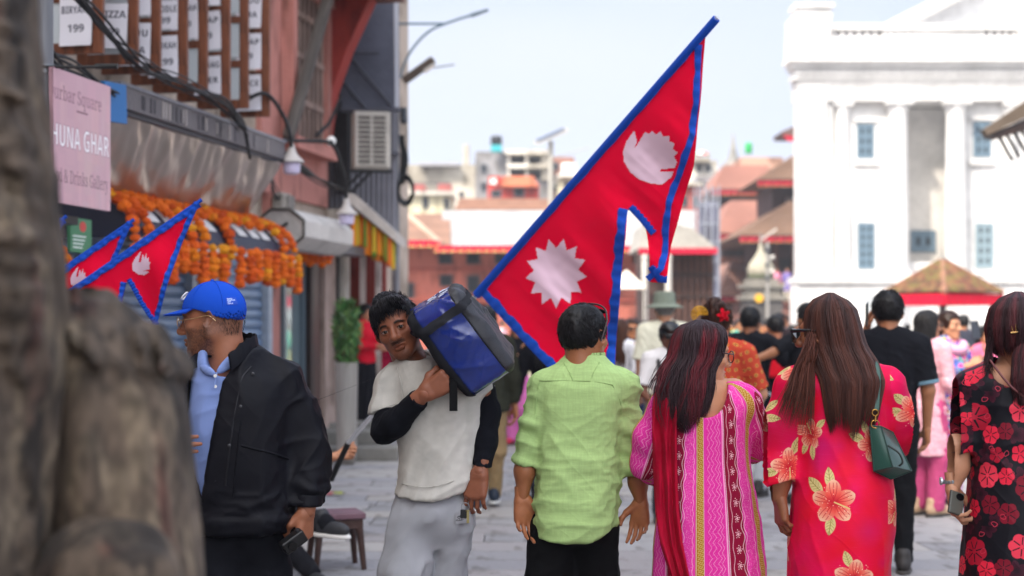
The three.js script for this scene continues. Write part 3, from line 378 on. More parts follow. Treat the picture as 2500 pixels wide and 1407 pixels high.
{ // stone steps and planter
  const t = thing('stone_steps', 'two low grey stone steps before the brick piers', 'steps', at(890, 1085, 18)); t.position.y = 0;
  part('lower_step', box(1.5, 0.15, 0.6, -0.35, 0.075, 0, 0.02), M.stone, t); part('upper_step', box(1.3, 0.15, 1.6, -0.4, 0.225, -0.9, 0.02), M.stone, t); part('landing', box(1.2, 0.1, 1.2, -0.3, 0.3, -1.4, 0.02), M.stone, t);
  const p = at(846, 1000, 17.3); const q = thing('potted_plant', 'bushy green plant in a tall pale planter beside the shop pillar', 'plant', V(p.x, 0.0, p.z));
  part('planter', lathe([[0.0, 0.0], [0.11, 0.0], [0.14, 0.1], [0.16, 1.08], [0.175, 1.1], [0.15, 1.1], [0.14, 1.05], [0, 1.04]], 4).rotateY(0.8), rough(0xb8b2aa, 0.8, 1), q);
  const lf = [], q4 = new THREE.Quaternion(); for (let i = 0; i < 900; i++) { const a = rnd(6.283), r = Math.sqrt(rnd()) * 0.13, h = rnd(0, 0.66), w = Math.sin(clamp(h / 0.66, 0.12, 0.95) * 3.1), x = Math.cos(a) * r * (0.5 + w * 0.6), z = Math.sin(a) * r * (0.5 + w * 0.6); const g = new THREE.PlaneGeometry(0.035, rnd(0.11, 0.2), 1, 2); const pp = g.attributes.position; for (let k = 0; k < pp.count; k++) if (Math.abs(pp.getY(k)) > 0.01) pp.setX(k, pp.getX(k) * 0.2); g.rotateX(rnd(-0.9, 0.9)); g.rotateZ(rnd(-0.9, 0.9)); g.rotateY(rnd(6.28)); g.translate(x, 1.08 + h, z); const c = [0.05 + rnd(0.07), 0.12 + rnd(0.12), 0.03 + rnd(0.03)]; lf.push(paint(g, () => c)); }
  part('foliage', merge(lf), mat(0xffffff, 0.7, { vertexColors: true }), q); part('stem', merge([0, 1, 2, 3].map((i) => rod(V(0, 1.0, 0), V(rnd(-0.12, 0.12), 1.55, rnd(-0.12, 0.12)), 0.012, 0.006, 6))), M.darkWood, q);
}
{ // small green notice on the wall under the pink sign
  const a = sf(170, 530, 0.9), b = sf(222, 620, 0.9), t = thing('green_notice', 'small green notice board hanging under the pink sign', 'sign', ft(a.s, 0.9, b.y), FA), w = b.s - a.s, h = a.y - b.y; part('board', bx(0, w, 0, h, -0.02, 0), mat(0x2c6b48, 0.5), t);
  const g = sheet(w, h); g.translate(w / 2, h / 2, 0.003); part('lettering', g, mat(0xffffff, 0.5, { map: canvasTex(256, 256, (c) => { c.fillStyle = '#2f7a50'; c.fillRect(0, 0, 256, 256); c.fillStyle = '#c8342f'; c.beginPath(); c.arc(150, 60, 40, 0, 7); c.fill(); c.fillStyle = '#e9efe9'; for (let i = 0; i < 4; i++) c.fillRect(30, 130 + i * 28, 160 - i * 15, 10); }) }), t);
}
// ---------------------------------------------------------------- the square beyond
const X = (u, d) => (u - 1250) / F * d, Y = (v, d) => EYE + (HZ - v) / F * d;
const rect = (u0, u1, v0, v1, d, depth, proud = 0) => bx(X(u0, d), X(u1, d), Y(v1, d), Y(v0, d), -d + proud, -d - depth);
const DARK = mat(0x3a3d44, 0.6), PANE = phys(0x23262b, 0.6, { specularIntensity: 0.3 }), BLUEW = mat(0x5c7281, 0.75);
function windowAt(parent, u0, u1, v0, v1, d, frameM = BLUEW, panes = [1, 1], proud = 0.06) {
  const x0 = X(u0, d), x1 = X(u1, d), y0 = Y(v1, d), y1 = Y(v0, d), w = x1 - x0, h = y1 - y0, f = Math.min(w, h) * 0.12, z = -d + proud, g = [];
  g.push(bx(x0, x0 + f, y0, y1, z, z - 0.12), bx(x1 - f, x1, y0, y1, z, z - 0.12), bx(x0 + f, x1 - f, y0, y0 + f, z, z - 0.12), bx(x0 + f, x1 - f, y1 - f, y1, z, z - 0.12));
  const [nx, ny] = panes, cw = (w - 2 * f) / nx, ch = (h - 2 * f) / ny;
  for (let i = 1; i < nx; i++) g.push(bx(x0 + f + i * cw - f * 0.6, x0 + f + i * cw + f * 0.6, y0 + f, y1 - f, z - 0.003, z - 0.11));
  const win = part('window', merge(g), frameM, parent);
  for (let i = 0; i < nx; i++) for (let j = 0; j < ny; j++) {
    if (nx * ny > 1) part('shutter_panel', merge([bx(x0 + f + i * cw, x0 + f + (i + 1) * cw, y0 + f + j * ch, y0 + f + j * ch + ch * 0.24, z - 0.015, z - 0.044), bx(x0 + f + i * cw, x0 + f + (i + 1) * cw, y0 + f + (j + 1) * ch - ch * 0.24, y0 + f + (j + 1) * ch, z - 0.015, z - 0.044), bx(x0 + f + i * cw, x0 + f + i * cw + cw * 0.3, y0 + f + j * ch + ch * 0.24, y0 + f + (j + 1) * ch - ch * 0.24, z - 0.015, z - 0.044), bx(x0 + f + (i + 1) * cw - cw * 0.3, x0 + f + (i + 1) * cw, y0 + f + j * ch + ch * 0.24, y0 + f + (j + 1) * ch - ch * 0.24, z - 0.015, z - 0.044)]), frameM, win);
  }
  part('pane', bx(x0 + f, x1 - f, y0 + f, y1 - f, z - 0.046, z - 0.056), PANE, win);
  return win;
}
{
  const d = 70, t = thing('white_palace', 'big white neoclassical palace front with tall columns on the right', 'palace'), W = M.white;
  // wall with a deep recess between the two tall columns
  part('wall', merge([rect(1948, 2190, 195, 900, d, 0.8), rect(2325, 2900, 195, 900, d, 0.8), rect(2190, 2325, 640, 900, d, 0.8), rect(2190, 2325, 195, 258, d, 0.8)]), W, t);
  part('side_wall', merge([bx(X(2060, 72), 40, Y(640, 70), 12.2, -82, -74.2), bx(X(1990, 70), X(2180, 70), 0, 12, -73, -70.8), bx(X(2340, 70), 40, 0, 12, -73, -70.8)]), W, t);
  part('recess_wall', rect(2190, 2325, 258, 640, d + 1.7, 0.5), clean(0xe6e1da, 0.2), t); part('recess_beam', rect(2208, 2307, 254, 263, d + 0.5, 0.4), M.darkWood, t);
  part('plinth', merge([rect(1938, 2190, 688, 900, d, 0.9, 0.9), rect(2325, 2900, 688, 900, d, 0.9, 0.9)]), W, t);
  part('plinth_cap', merge([rect(1934, 2200, 678, 692, d, 1.1, 1.1), rect(2318, 2900, 678, 692, d, 1.1, 1.1)]), W, t);
  part('corner_pier', merge([rect(1945, 2012, 212, 678, d, 0.6, 0.55), rect(2012, 2030, 212, 678, d, 0.4, 0.3)]), W, t);
  const colAt = (u, r, proud) => { const x = X(u, d), yb = Y(678, d), yt = Y(252, d); const c = part('column', lathe([[r * 1.0, yb + 0.35], [r, yb + 0.5], [r * 0.97, yb + 3], [r * 0.86, yt - 0.55]], 32).translate(x, 0, -d + proud), W, t); part('capital', merge([bx(x - r * 1.25, x + r * 1.25, yt - 0.16, yt, -d + proud + r * 1.2, -d + proud - r), cyl(r * 0.9, r * 1.15, 0.24, 28, x, yt - 0.42, -d + proud), cyl(r * 0.92, r * 0.92, 0.13, 28, x, yt - 0.55, -d + proud)]), W, c); part('column_base', merge([bx(x - r * 1.3, x + r * 1.3, yb - 0.0, yb + 0.16, -d + proud + r * 1.3, -d + proud - r), cyl(r * 1.2, r * 1.08, 0.2, 28, x, yb + 0.16, -d + proud)]), W, c); };
  colAt(2186, 0.46, 0.5); colAt(2326, 0.46, 0.5); colAt(2056, 0.34, 0.1); colAt(2466, 0.34, 0.1);
  part('frieze', merge([rect(1943, 2900, 212, 250, d, 0.9, 0.5), rect(1941, 2900, 200, 212, d, 1.0, 0.56)]), W, t);
  part('cornice', merge([rect(1933, 2900, 172, 200, d, 0.6, 0.68), rect(1925, 2900, 160, 172, d, 0.6, 0.9), rect(1917, 2900, 147, 160, d, 0.6, 1.15)]), W, t);
  for (let i = 0; i < 42; i++) part('dentil', rect(1940 + i * 15, 1948 + i * 15, 178, 190, d, 0.2, 0.8), W, t);
  part('parapet', merge([rect(1922, 2900, 100, 147, d, 0.6, 0.85)]), W, t);
  const bal = part('balustrade', merge([rect(2020, 2900, 66, 80, d, 0.7, 0.8), rect(2150, 2385, 80, 100, d, 0.5, 0.6)]), W, t);
  const bg = lathe([[0.07, 0], [0.12, 0.02], [0.14, 0.12], [0.07, 0.26], [0.08, 0.34], [0.12, 0.36]], 12);
  for (const u of [...Array.from({ length: 11 }, (_, i) => 2030 + i * 20), ...Array.from({ length: 8 }, (_, i) => 2390 + i * 19)]) { const b = part('baluster', bg, W, bal); b.position.set(X(u, d), Y(100, d), -d + 0.55); }
  part('corner_block', merge([rect(1924, 2018, 52, 147, d, 0.6, 1.0), rect(1938, 2022, 28, 52, d, 0.5, 0.85), rect(1932, 2026, 18, 28, d, 0.55, 1.0)]), W, t);
  part('right_block', rect(2474, 2900, 18, 147, d, 2.4, 0.9), W, t);
  part('pediment', (() => { const o = d + 6, g = prism([[X(2150, o), Y(75, o)], [X(2860, o), Y(75, o)], [X(2500, o), Y(-110, o)]], 0.8); g.translate(0, 0, -o - 0.8); return g; })(), W, t);
  part('pediment_rake', (() => { const o = d + 5.6, g = prism([[X(2130, o), Y(75, o)], [X(2165, o), Y(75, o)], [X(2510, o), Y(-100, o)], [X(2510, o), Y(-120, o)]], 0.6); g.translate(0, 0, -o); return g; })(), W, t);
  part('attic_vent', rect(2402, 2440, 56, 66, d + 5.3, 0.2), BLACK, t); part('attic_board', rect(2440, 2468, 56, 62, d + 5.2, 0.1), mat(0xc56a72, 0.7), t);
  windowAt(t, 2092, 2134, 303, 387, d, BLUEW, [2, 3]); windowAt(t, 2376, 2420, 298, 384, d, BLUEW, [2, 3]); windowAt(t, 2094, 2136, 544, 657, d, BLUEW, [2, 5]); windowAt(t, 2381, 2426, 545, 655, d, mat(0x7b8e96, 0.75), [2, 4]); windowAt(t, 2223, 2284, 563, 616, d + 1.7, BLUEW, [2, 1], 0.1);
  for (const [a, b, v] of [[2082, 2146, 392], [2366, 2430, 392], [2084, 2146, 662], [2372, 2436, 662]]) part('sill', rect(a, b, v, v + 11, d, 0.3, 0.22), W, t);
  for (const [a, b, v] of [[2084, 2142, 290], [2368, 2428, 286]]) part('window_head', rect(a, b, v, v + 8, d, 0.2, 0.14), W, t);
  part('basement_door', rect(2100, 2126, 722, 800, d, 0.1, 0.95), mat(0xa9adaf, 0.7), t);
}
{ // pavilion with a tiled roof
  const d = 40, c = at(2302, 795, d), t = thing('tiled_pavilion', 'small open pavilion with mossy tile roof and red valance before the white palace', 'pavilion', V(c.x, 0, c.z), -0.237);
  const R = 1.46, ye = 2.3, ya = 3.16, P = (q) => V(R * Math.sin(q), ye, R * Math.cos(q)), A = V(0, ya, 0);
  const tmat = [0x8a5c42, 0x744a3a, 0x8f6c48, 0x6c5238, 0x7c6c3c].map((k) => rough(k, 0.9, 2)); const tg = (() => { const g = new THREE.CylinderGeometry(0.062, 0.07, 0.17, 8, 1, true, 0, Math.PI); g.rotateZ(0); g.rotateY(-Math.PI / 2); return g; })();
  for (let f = 0; f < 4; f++) {
    const a = P(f * Math.PI / 2 + 0), b = P((f + 1) * Math.PI / 2), mid = a.clone().add(b).multiplyScalar(0.5), g = new THREE.BufferGeometry(); g.setAttribute('position', new THREE.Float32BufferAttribute([...a.toArray(), ...b.toArray(), ...A.toArray()], 3)); g.computeVertexNormals(); const pane = part('roof_slope', boxUV(g), rough(0x6f5138, 0.9, 2), t);
    const up = A.clone().sub(mid), L = up.length(); up.normalize(); const right = b.clone().sub(a), Wd = right.length(); right.normalize(); const nrm = new THREE.Vector3().crossVectors(right, up); const q = new THREE.Quaternion().setFromRotationMatrix(new THREE.Matrix4().makeBasis(right, up, nrm));
    const rows = 9, vis = f === 0 || f === 3; const rest = [];
    for (let r = 0; r < rows; r++) { const wr = Wd * (1 - (r + 0.35) / rows), n = Math.max(1, Math.floor(wr / 0.135)); for (let k = 0; k < n; k++) { const p = mid.clone().addScaledVector(up, (r + 0.45) / rows * L).addScaledVector(right, (k + 0.5 - n / 2) * 0.135).addScaledVector(nrm, 0.012 + 0.004 * rnd()); const m = tmat[Math.floor(rnd(5))]; if (vis) { const o = part('roof_tile', tg, m, pane); o.position.copy(p); o.quaternion.copy(q).multiply(new THREE.Quaternion().setFromAxisAngle(V(0, 0, 1), rnd(-0.08, 0.08))); } else { const h = tg.clone(); h.applyQuaternion(q); h.translate(p.x, p.y, p.z); rest.push(h); } } }
    if (rest.length) { const o = part('roof_tiles', merge(rest), tmat[0], pane); o.userData.kind = 'stuff'; }
    part('hip', rod(a, A, 0.07, 0.06, 8), rough(0xa87a62, 0.9, 2), t);
    const va = a.clone().multiplyScalar(1.0), vg = new THREE.PlaneGeometry(Wd, 0.28, 60, 4), vp = vg.attributes.position; for (let i = 0; i < vp.count; i++) vp.setZ(i, 0.02 * Math.sin(vp.getX(i) * 26) * (0.6 - vp.getY(i) * 2)); vg.computeVertexNormals(); vg.applyQuaternion(new THREE.Quaternion().setFromRotationMatrix(new THREE.Matrix4().makeBasis(right, V(0, 1, 0), new THREE.Vector3().crossVectors(right, V(0, 1, 0))))); vg.translate(mid.x, ye - 0.16, mid.z); part('red_valance', vg, cloth(0xc01030), t);
    part('post', cyl(0.06, 0.06, ye - 0.02, 10, a.x * 0.82, 0, a.z * 0.82), M.darkWood, t);
  }
  part('finial', lathe([[0.1, ya - 0.05], [0.12, ya + 0.02], [0.05, ya + 0.06], [0.02, ya + 0.14], [0.008, ya + 0.28]]), M.stone, t);
}
{ // dark eave entering from the right
  const d = 25, t = thing('carved_eave_house', 'dark timber eave with slanting struts reaching in from the right edge', 'building');
  part('roof', pl([[2404, 316], [2412, 330], [2560, 262], [2700, 200], [2700, 110], [2508, 246]], d, 0.25), rough(0x6f6052, 0.9, 1), t);
  part('soffit', pl([[2414, 329], [2440, 336], [2700, 262], [2700, 205], [2560, 266]], d + 0.05, 0.4), M.darkWood, t);
  for (let i = 0; i < 6; i++) part('strut', rod(at(2436 + i * 17, 326 - i * 7, d + 0.1), at(2472 + i * 17, 392 - i * 9, d + 0.3), 0.03, 0.03, 6), mat(0x2f2d2e, 0.7), t);
  part('wall', bx(11.5, 15, 0, 5.5, -d - 0.8, -d - 3), M.brick, t);
}
{ // red brick palace wing
  const d = 60, t = thing('brick_palace_wing', 'long red brick building with red valances across the square', 'building'), B = wall(0xab6152, 0.25), TL = rough(0x94705c, 0.9, 0.6);
  part('wall', merge([rect(880, 1075, 596, 900, d, 8), rect(1075, 1660, 605, 900, d, 8)]), B, t);
  part('string_course', merge([rect(880, 1660, 654, 660, d, 0.2, 0.12), rect(880, 1660, 730, 737, d, 0.2, 0.12)]), wall(0x9a4c40, 0.5), t);
  for (const [a, b, v0, v1] of [[928, 988, 612, 664], [1070, 1105, 619, 646], [1138, 1172, 619, 646], [1207, 1241, 619, 646], [1545, 1575, 619, 646], [1073, 1106, 670, 700], [1139, 1172, 672, 716], [972, 1012, 690, 740], [925, 950, 690, 740], [1207, 1241, 672, 716], [1560, 1590, 672, 716], [1073, 1106, 748, 790], [1139, 1172, 748, 790]]) windowAt(t, a, b, v0, v1, d, mat(0x4b3d3c, 0.7), [1, 1], 0.08);
  const slope = (u0, u1, vE, vR, m, name, back = 4.5, u0r = u0, u1r = u1) => { const e = d - 1.4, r = d + back, g = new THREE.BufferGeometry(); const q = (u, v, dd) => [X(u, dd), Y(v, dd), -dd]; g.setAttribute('position', new THREE.Float32BufferAttribute([...q(u0, vE, e), ...q(u1, vE, e), ...q(u1r, vR, r), ...q(u0, vE, e), ...q(u1r, vR, r), ...q(u0r, vR, r)], 3)); g.computeVertexNormals(); const s = boxUV(g), lo = s.clone(); lo.translate(0, -0.12, 0.0); return part(name, merge([s, lo]), m, t); };
  slope(905, 1085, 598, 516, TL, 'tile_roof', 4.5, 890, 985); slope(1072, 1100, 600, 522, TL, 'tile_roof', 4.5, 990, 1100); slope(1080, 1700, 606, 514, rough(0xb2afac, 0.7, 0.4), 'white_tin_roof', 5);
  part('roof_hip', rod(at(985, 516, d + 4.5), at(1078, 597, d - 1.4), 0.11), rough(0xc3a894, 0.9), t);
  const val = (u0, u1, v) => { const g = new THREE.PlaneGeometry(X(u1, d - 1.4) - X(u0, d - 1.4), 0.26, 200, 3), p = g.attributes.position; for (let i = 0; i < p.count; i++) p.setZ(i, 0.03 * Math.sin(p.getX(i) * 20)); g.computeVertexNormals(); g.translate((X(u0, d - 1.4) + X(u1, d - 1.4)) / 2, Y(v, d - 1.4), -d + 1.42); part('red_valance', g, cloth(0xb01535), t); part('gold_trim', rect(u0, u1, v + 4, v + 8, d - 1.38, 0.02, 0.06), mat(0xc79a5e, 0.7), t); };
  val(905, 1076, 596); val(1060, 1660, 608);
  part('rear_wing_roof', (() => { const g = pl([[1110, 512], [1350, 512], [1350, 486], [1122, 484]], 78, 4); return g; })(), rough(0xb78a74, 0.9, 0.5), t);
}
function house(label, blocks, wins, extra) { const t = thing('town_house', label, 'house'); blocks.forEach(([u0, u1, v0, v1, d, m, depth = 8, name = 'wall']) => part(name, rect(u0, u1, v0, v1, d, depth), m, t)); (wins ?? []).forEach(([u0, u1, v0, v1, d]) => windowAt(t, u0, u1, v0, v1, d, mat(0x777a80, 0.6), [1, 1], 0.1)); if (extra) extra(t); return t; }
const HC = { cream: wall(0xcfcabd, 0.1), grey: wall(0xa9aab0, 0.12), redo: wall(0xc0443a, 0.1), orange: wall(0xd9805e, 0.1), brick: wall(0xa0705e, 0.15), pale: wall(0xdcd9cf, 0.1), yellow: wall(0xd8d2b4, 0.1), pink: wall(0xc9716a, 0.1) };
house('long pale cream house on the far skyline', [[960, 1165, 402, 900, 130, HC.cream, 12], [1022, 1120, 396, 404, 129, HC.grey, 10, 'roof_slab'], [1130, 1145, 352, 402, 131, HC.pale, 2, 'stair_tower']], [[1120, 1132, 468, 482, 130]]);
house('grey concrete house with an open roof terrace under the black water tank', [[1160, 1240, 370, 900, 122, HC.grey, 10], [1238, 1340, 438, 900, 122, HC.grey, 10], [1232, 1342, 366, 376, 121, HC.pale, 9, 'roof_slab'], [1238, 1338, 400, 410, 121, HC.pale, 9, 'floor_slab'], [1238, 1246, 376, 438, 121.5, HC.pale, 1, 'pillar'], [1282, 1290, 376, 438, 121.5, HC.pale, 1, 'pillar'], [1322, 1340, 376, 438, 121.5, HC.pale, 8, 'pillar'], [1246, 1322, 376, 438, 127, HC.grey, 3, 'back_wall']], [[1250, 1272, 412, 434, 126.8], [1294, 1314, 412, 434, 126.8], [1172, 1190, 400, 424, 122], [1172, 1190, 445, 468, 122]]);
house('small red house with an orange awning roof on the skyline', [[1190, 1316, 450, 900, 105, HC.redo, 6], [1192, 1226, 430, 452, 105, HC.redo, 5, 'stair_tower']], [[1198, 1224, 464, 482, 105], [1254, 1280, 458, 482, 105]], (t) => { part('awning_roof', pl([[1222, 455], [1314, 455], [1302, 430], [1228, 430]], 104, 3), HC.orange, t); part('white_sign', rect(1197, 1212, 436, 450, 104.6, 0.1), WHITE, t); });
house('brown brick house beside the solar lamp on the skyline', [[1338, 1402, 384, 900, 126, HC.brick, 8], [1340, 1404, 428, 434, 125, HC.pale, 7, 'floor_slab']], [[1350, 1364, 396, 416, 126], [1376, 1390, 396, 416, 126], [1350, 1364, 445, 465, 126]]);
house('pale yellow house with balcony near the red flag edge on the skyline', [[1368, 1470, 432, 900, 112, HC.yellow, 8], [1362, 1474, 424, 432, 111, HC.pale, 8, 'roof_slab']], [[1378, 1394, 445, 465, 112], [1402, 1418, 445, 465, 112]], (t) => { part('white_tank', cyl(0.55, 0.55, 0.9, 16, X(1392, 112), Y(424, 112), -114), WHITE, t); });
house('cream yellow house with a railed roof terrace past the steel pole', [[975, 1100, 474, 900, 98, HC.yellow, 6], [970, 1104, 466, 475, 97.5, HC.pale, 6, 'roof_slab'], [1068, 1100, 448, 466, 98, HC.pink, 3, 'terrace_wall'], [1004, 1036, 450, 466, 98, HC.pink, 3, 'terrace_wall']], [[1032, 1046, 482, 510, 98], [1084, 1096, 484, 512, 98]], (t) => { part('terrace_rail', merge([rect(1000, 1100, 446, 449, 97.4, 0.1), ...Array.from({ length: 12 }, (_, i) => rect(1003 + i * 8.3, 1005 + i * 8.3, 449, 466, 97.4, 0.08))]), DARK, t); });
house('pale cluttered house stepping up behind the flag on the right', [[1672, 1752, 392, 900, 108, HC.pale, 8], [1690, 1735, 384, 394, 107, HC.cream, 6, 'roof_slab'], [1700, 1758, 430, 470, 100, HC.grey, 2, 'balcony']], [[1700, 1714, 402, 420, 108], [1722, 1736, 402, 420, 108], [1706, 1720, 440, 462, 99.9]]);
house('pink plastered house beside the scaffold tower', [[1640, 1712, 452, 900, 76, HC.pink, 6], [1636, 1716, 446, 453, 75.6, HC.pale, 6, 'roof_slab']], [[1690, 1704, 480, 505, 76], [1664, 1678, 480, 505, 76]]);
{
  const d = 121, t = thing('water_tank', 'black roof water tank on a cyan block above the grey house', 'water tank', at(1212, 368, d)); part('tank', lathe([[0, 0.42], [0.44, 0.42], [0.44, 1.0], [0.36, 1.08], [0.14, 1.14], [0, 1.15]], 20), mat(0x22252b, 0.5), t); part('stand', box(0.8, 0.5, 0.8, 0, 0.15, 0, 0.03), mat(0x2aa0a8, 0.6), t);
  const t2 = thing('water_tank', 'bright green roof water tank above the terracotta pagoda roofs', 'water tank', at(1828, 378, 100)); part('tank', lathe([[0, 0.1], [0.22, 0.1], [0.23, 0.65], [0.15, 0.75], [0, 0.76]], 20), mat(0x18a050, 0.5), t2); part('stand', merge([0, 1, 2, 3].map((i) => cyl(0.02, 0.02, 0.1, 6, i % 2 ? 0.15 : -0.15, 0, i > 1 ? 0.15 : -0.15))), DARK, t2);
  const u = thing('parasol', 'small rainbow parasol on the roof behind the flag', 'parasol', at(1714, 386, 106)); const cs = [0xe24a3a, 0xf0c52a, 0x3fae4a, 0xf2f0e6]; for (let i = 0; i < 8; i++) { const g = new THREE.ConeGeometry(0.62, 0.3, 4, 1, true, i * Math.PI / 4, Math.PI / 4); g.translate(0, 0.35, 0); part('panel', g, mat(cs[i % 4], 0.7), u); } part('pole', cyl(0.02, 0.02, 0.5, 6), DARK, u);
}
{
  const d = 46, p = at(1345, 795, d), t = thing('solar_lamp', 'solar street lamp with tilted panel beside the flag edge', 'street lamp', V(p.x, 0, p.z)), L = (u, v) => at(u, v, d).sub(t.position);
  part('pole', cyl(0.09, 0.07, Y(345, d), 12), rough(0xc6c1b6, 0.6), t); const g = box(0.98, 0.05, 0.7); g.rotateX(0.25); g.rotateZ(0.42); const c = L(1345, 333); g.translate(c.x, c.y, c.z); part('panel', g, rough(0xd2ccbf, 0.5), t); const g2 = box(0.9, 0.012, 0.62, 0, 0.032, 0); g2.rotateX(0.25); g2.rotateZ(0.42); g2.translate(c.x, c.y, c.z); part('cells', g2, mat(0x3c4250, 0.3), t); part('arm', rod(L(1350, 385), L(1440, 360), 0.02), mat(0xa5a5a5, 0.5), t);
}
// ---------------------------------------------------------------- timber house, scaffold, temples
{
  const d = 46, t = thing('timber_house', 'dark carved timber house with white tin roof behind the flag', 'building');
  part('wall', rect(1585, 1742, 600, 900, d, 5), rough(0x4a322a, 0.8, 0.6), t);
  for (let i = 0; i < 7; i++) part('timber_post', rect(1640 + i * 15, 1645 + i * 15, 610, 800, d, 0.1, 0.1), rough(0x6a4638, 0.8), t);
  for (const v of [612, 668, 720]) part('timber_beam', rect(1585, 1742, v, v + 7, d, 0.1, 0.14), rough(0x35231d, 0.8), t);
  part('roof', pl([[1560, 606], [1752, 608], [1690, 556], [1640, 545], [1575, 545]], d - 0.9, 4), rough(0xb9b4aa, 0.7, 0.4), t);
  part('red_valance', rect(1560, 1752, 606, 620, d - 0.9, 0.03, 0.03), cloth(0xb41d38), t);
  const s = thing('scaffold_tower', 'tall grey scaffold tower hung with netting beside the temples', 'scaffold', V(0, 0, 0)); const ds = 54;
  for (const u of [1706, 1722, 1738, 1756]) for (const z of [0, 1.2]) part('pole', rod(V(X(u, ds), 0, -ds - z), V(X(u, ds), Y(452, ds), -ds - z), 0.03, 0.03, 6), mat(0x8a8f98, 0.5), s);
  for (let i = 0; i < 9; i++) part('ledger', rod(V(X(1704, ds), 0.6 + i * 0.62, -ds), V(X(1758, ds), 0.6 + i * 0.62, -ds), 0.025, 0.025, 6), mat(0x8a8f98, 0.5), s);
  const net = new THREE.PlaneGeometry(X(1757, ds) - X(1708, ds), 4.6, 40, 30), np = net.attributes.position; for (let i = 0; i < np.count; i++) np.setZ(i, 0.08 * fb(np.getX(i) * 3, np.getY(i) * 0.8, 2)); net.computeVertexNormals(); net.translate(X(1732, ds), 3.4, -ds - 0.2); part('netting', net, phys(0x83869a, 0.95, { transmission: 0.25, map: rep(T_GRIME, 0.6) }), s);
}
function pagodaRoof(parent, u0, u1, vE, vT, d, depth, tu0, tu1, m) {   // hipped tile roof with red valance, front eave at distance d
  const e = d - 0.0, r = d + depth / 2, q = (u, v, dd) => V(X(u, dd), Y(v, dd), -dd), g = new THREE.BufferGeometry(); const zb = d + depth, ye = Y(vE, d), yt = Y(vT, r), xl = X(u0, d), xr = X(u1, d), tl = X(tu0, r), tr = X(tu1, r), k = depth * 0.3;
  const a = V(xl, ye, -d), b = V(xr, ye, -d), c = V(tr, yt, -d - k), f = V(tl, yt, -d - k), a2 = V(xl, ye, -zb), b2 = V(xr, ye, -zb), c2 = V(tr, yt, -zb + k), f2 = V(tl, yt, -zb + k); const T = []; const quad = (p, q1, r1, s) => T.push(p, q1, r1, p, r1, s); quad(a, b, c, f); quad(b, b2, c2, c); quad(a2, a, f, f2); quad(f, c, c2, f2); quad(b2, a2, f2, c2); quad(a, a2, b2, b);
  g.setAttribute('position', new THREE.Float32BufferAttribute(T.flatMap((p) => p.toArray()), 3)); g.computeVertexNormals(); const o = part('tile_roof', boxUV(g), m, parent);
  const n = 26; for (let i = 0; i <= n; i++) { const x = i / n; part('tile_rib', rod(V(lerp(xl, xr, x), ye + 0.02, -d), V(lerp(tl, tr, x), yt + 0.02, -d - k), 0.035, 0.03, 5), m, o); }
  part('eave_board', bx(xl, xr, ye - 0.14, ye - 0.005, -d + 0.03, -d - 0.1), M.darkWood, parent);
  const vg = new THREE.PlaneGeometry(xr - xl, 0.24, 90, 2), vp = vg.attributes.position; for (let i = 0; i < vp.count; i++) vp.setZ(i, 0.04 * Math.sin(vp.getX(i) * 14)); vg.computeVertexNormals(); vg.translate((xl + xr) / 2, ye - 0.2, -d + 0.09); part('red_valance', vg, cloth(0x96182e), parent); part('gold_trim', bx(xl, xr, ye - 0.36, ye - 0.32, -d + 0.1, -d + 0.07), mat(0xa8824e, 0.7), parent);
}
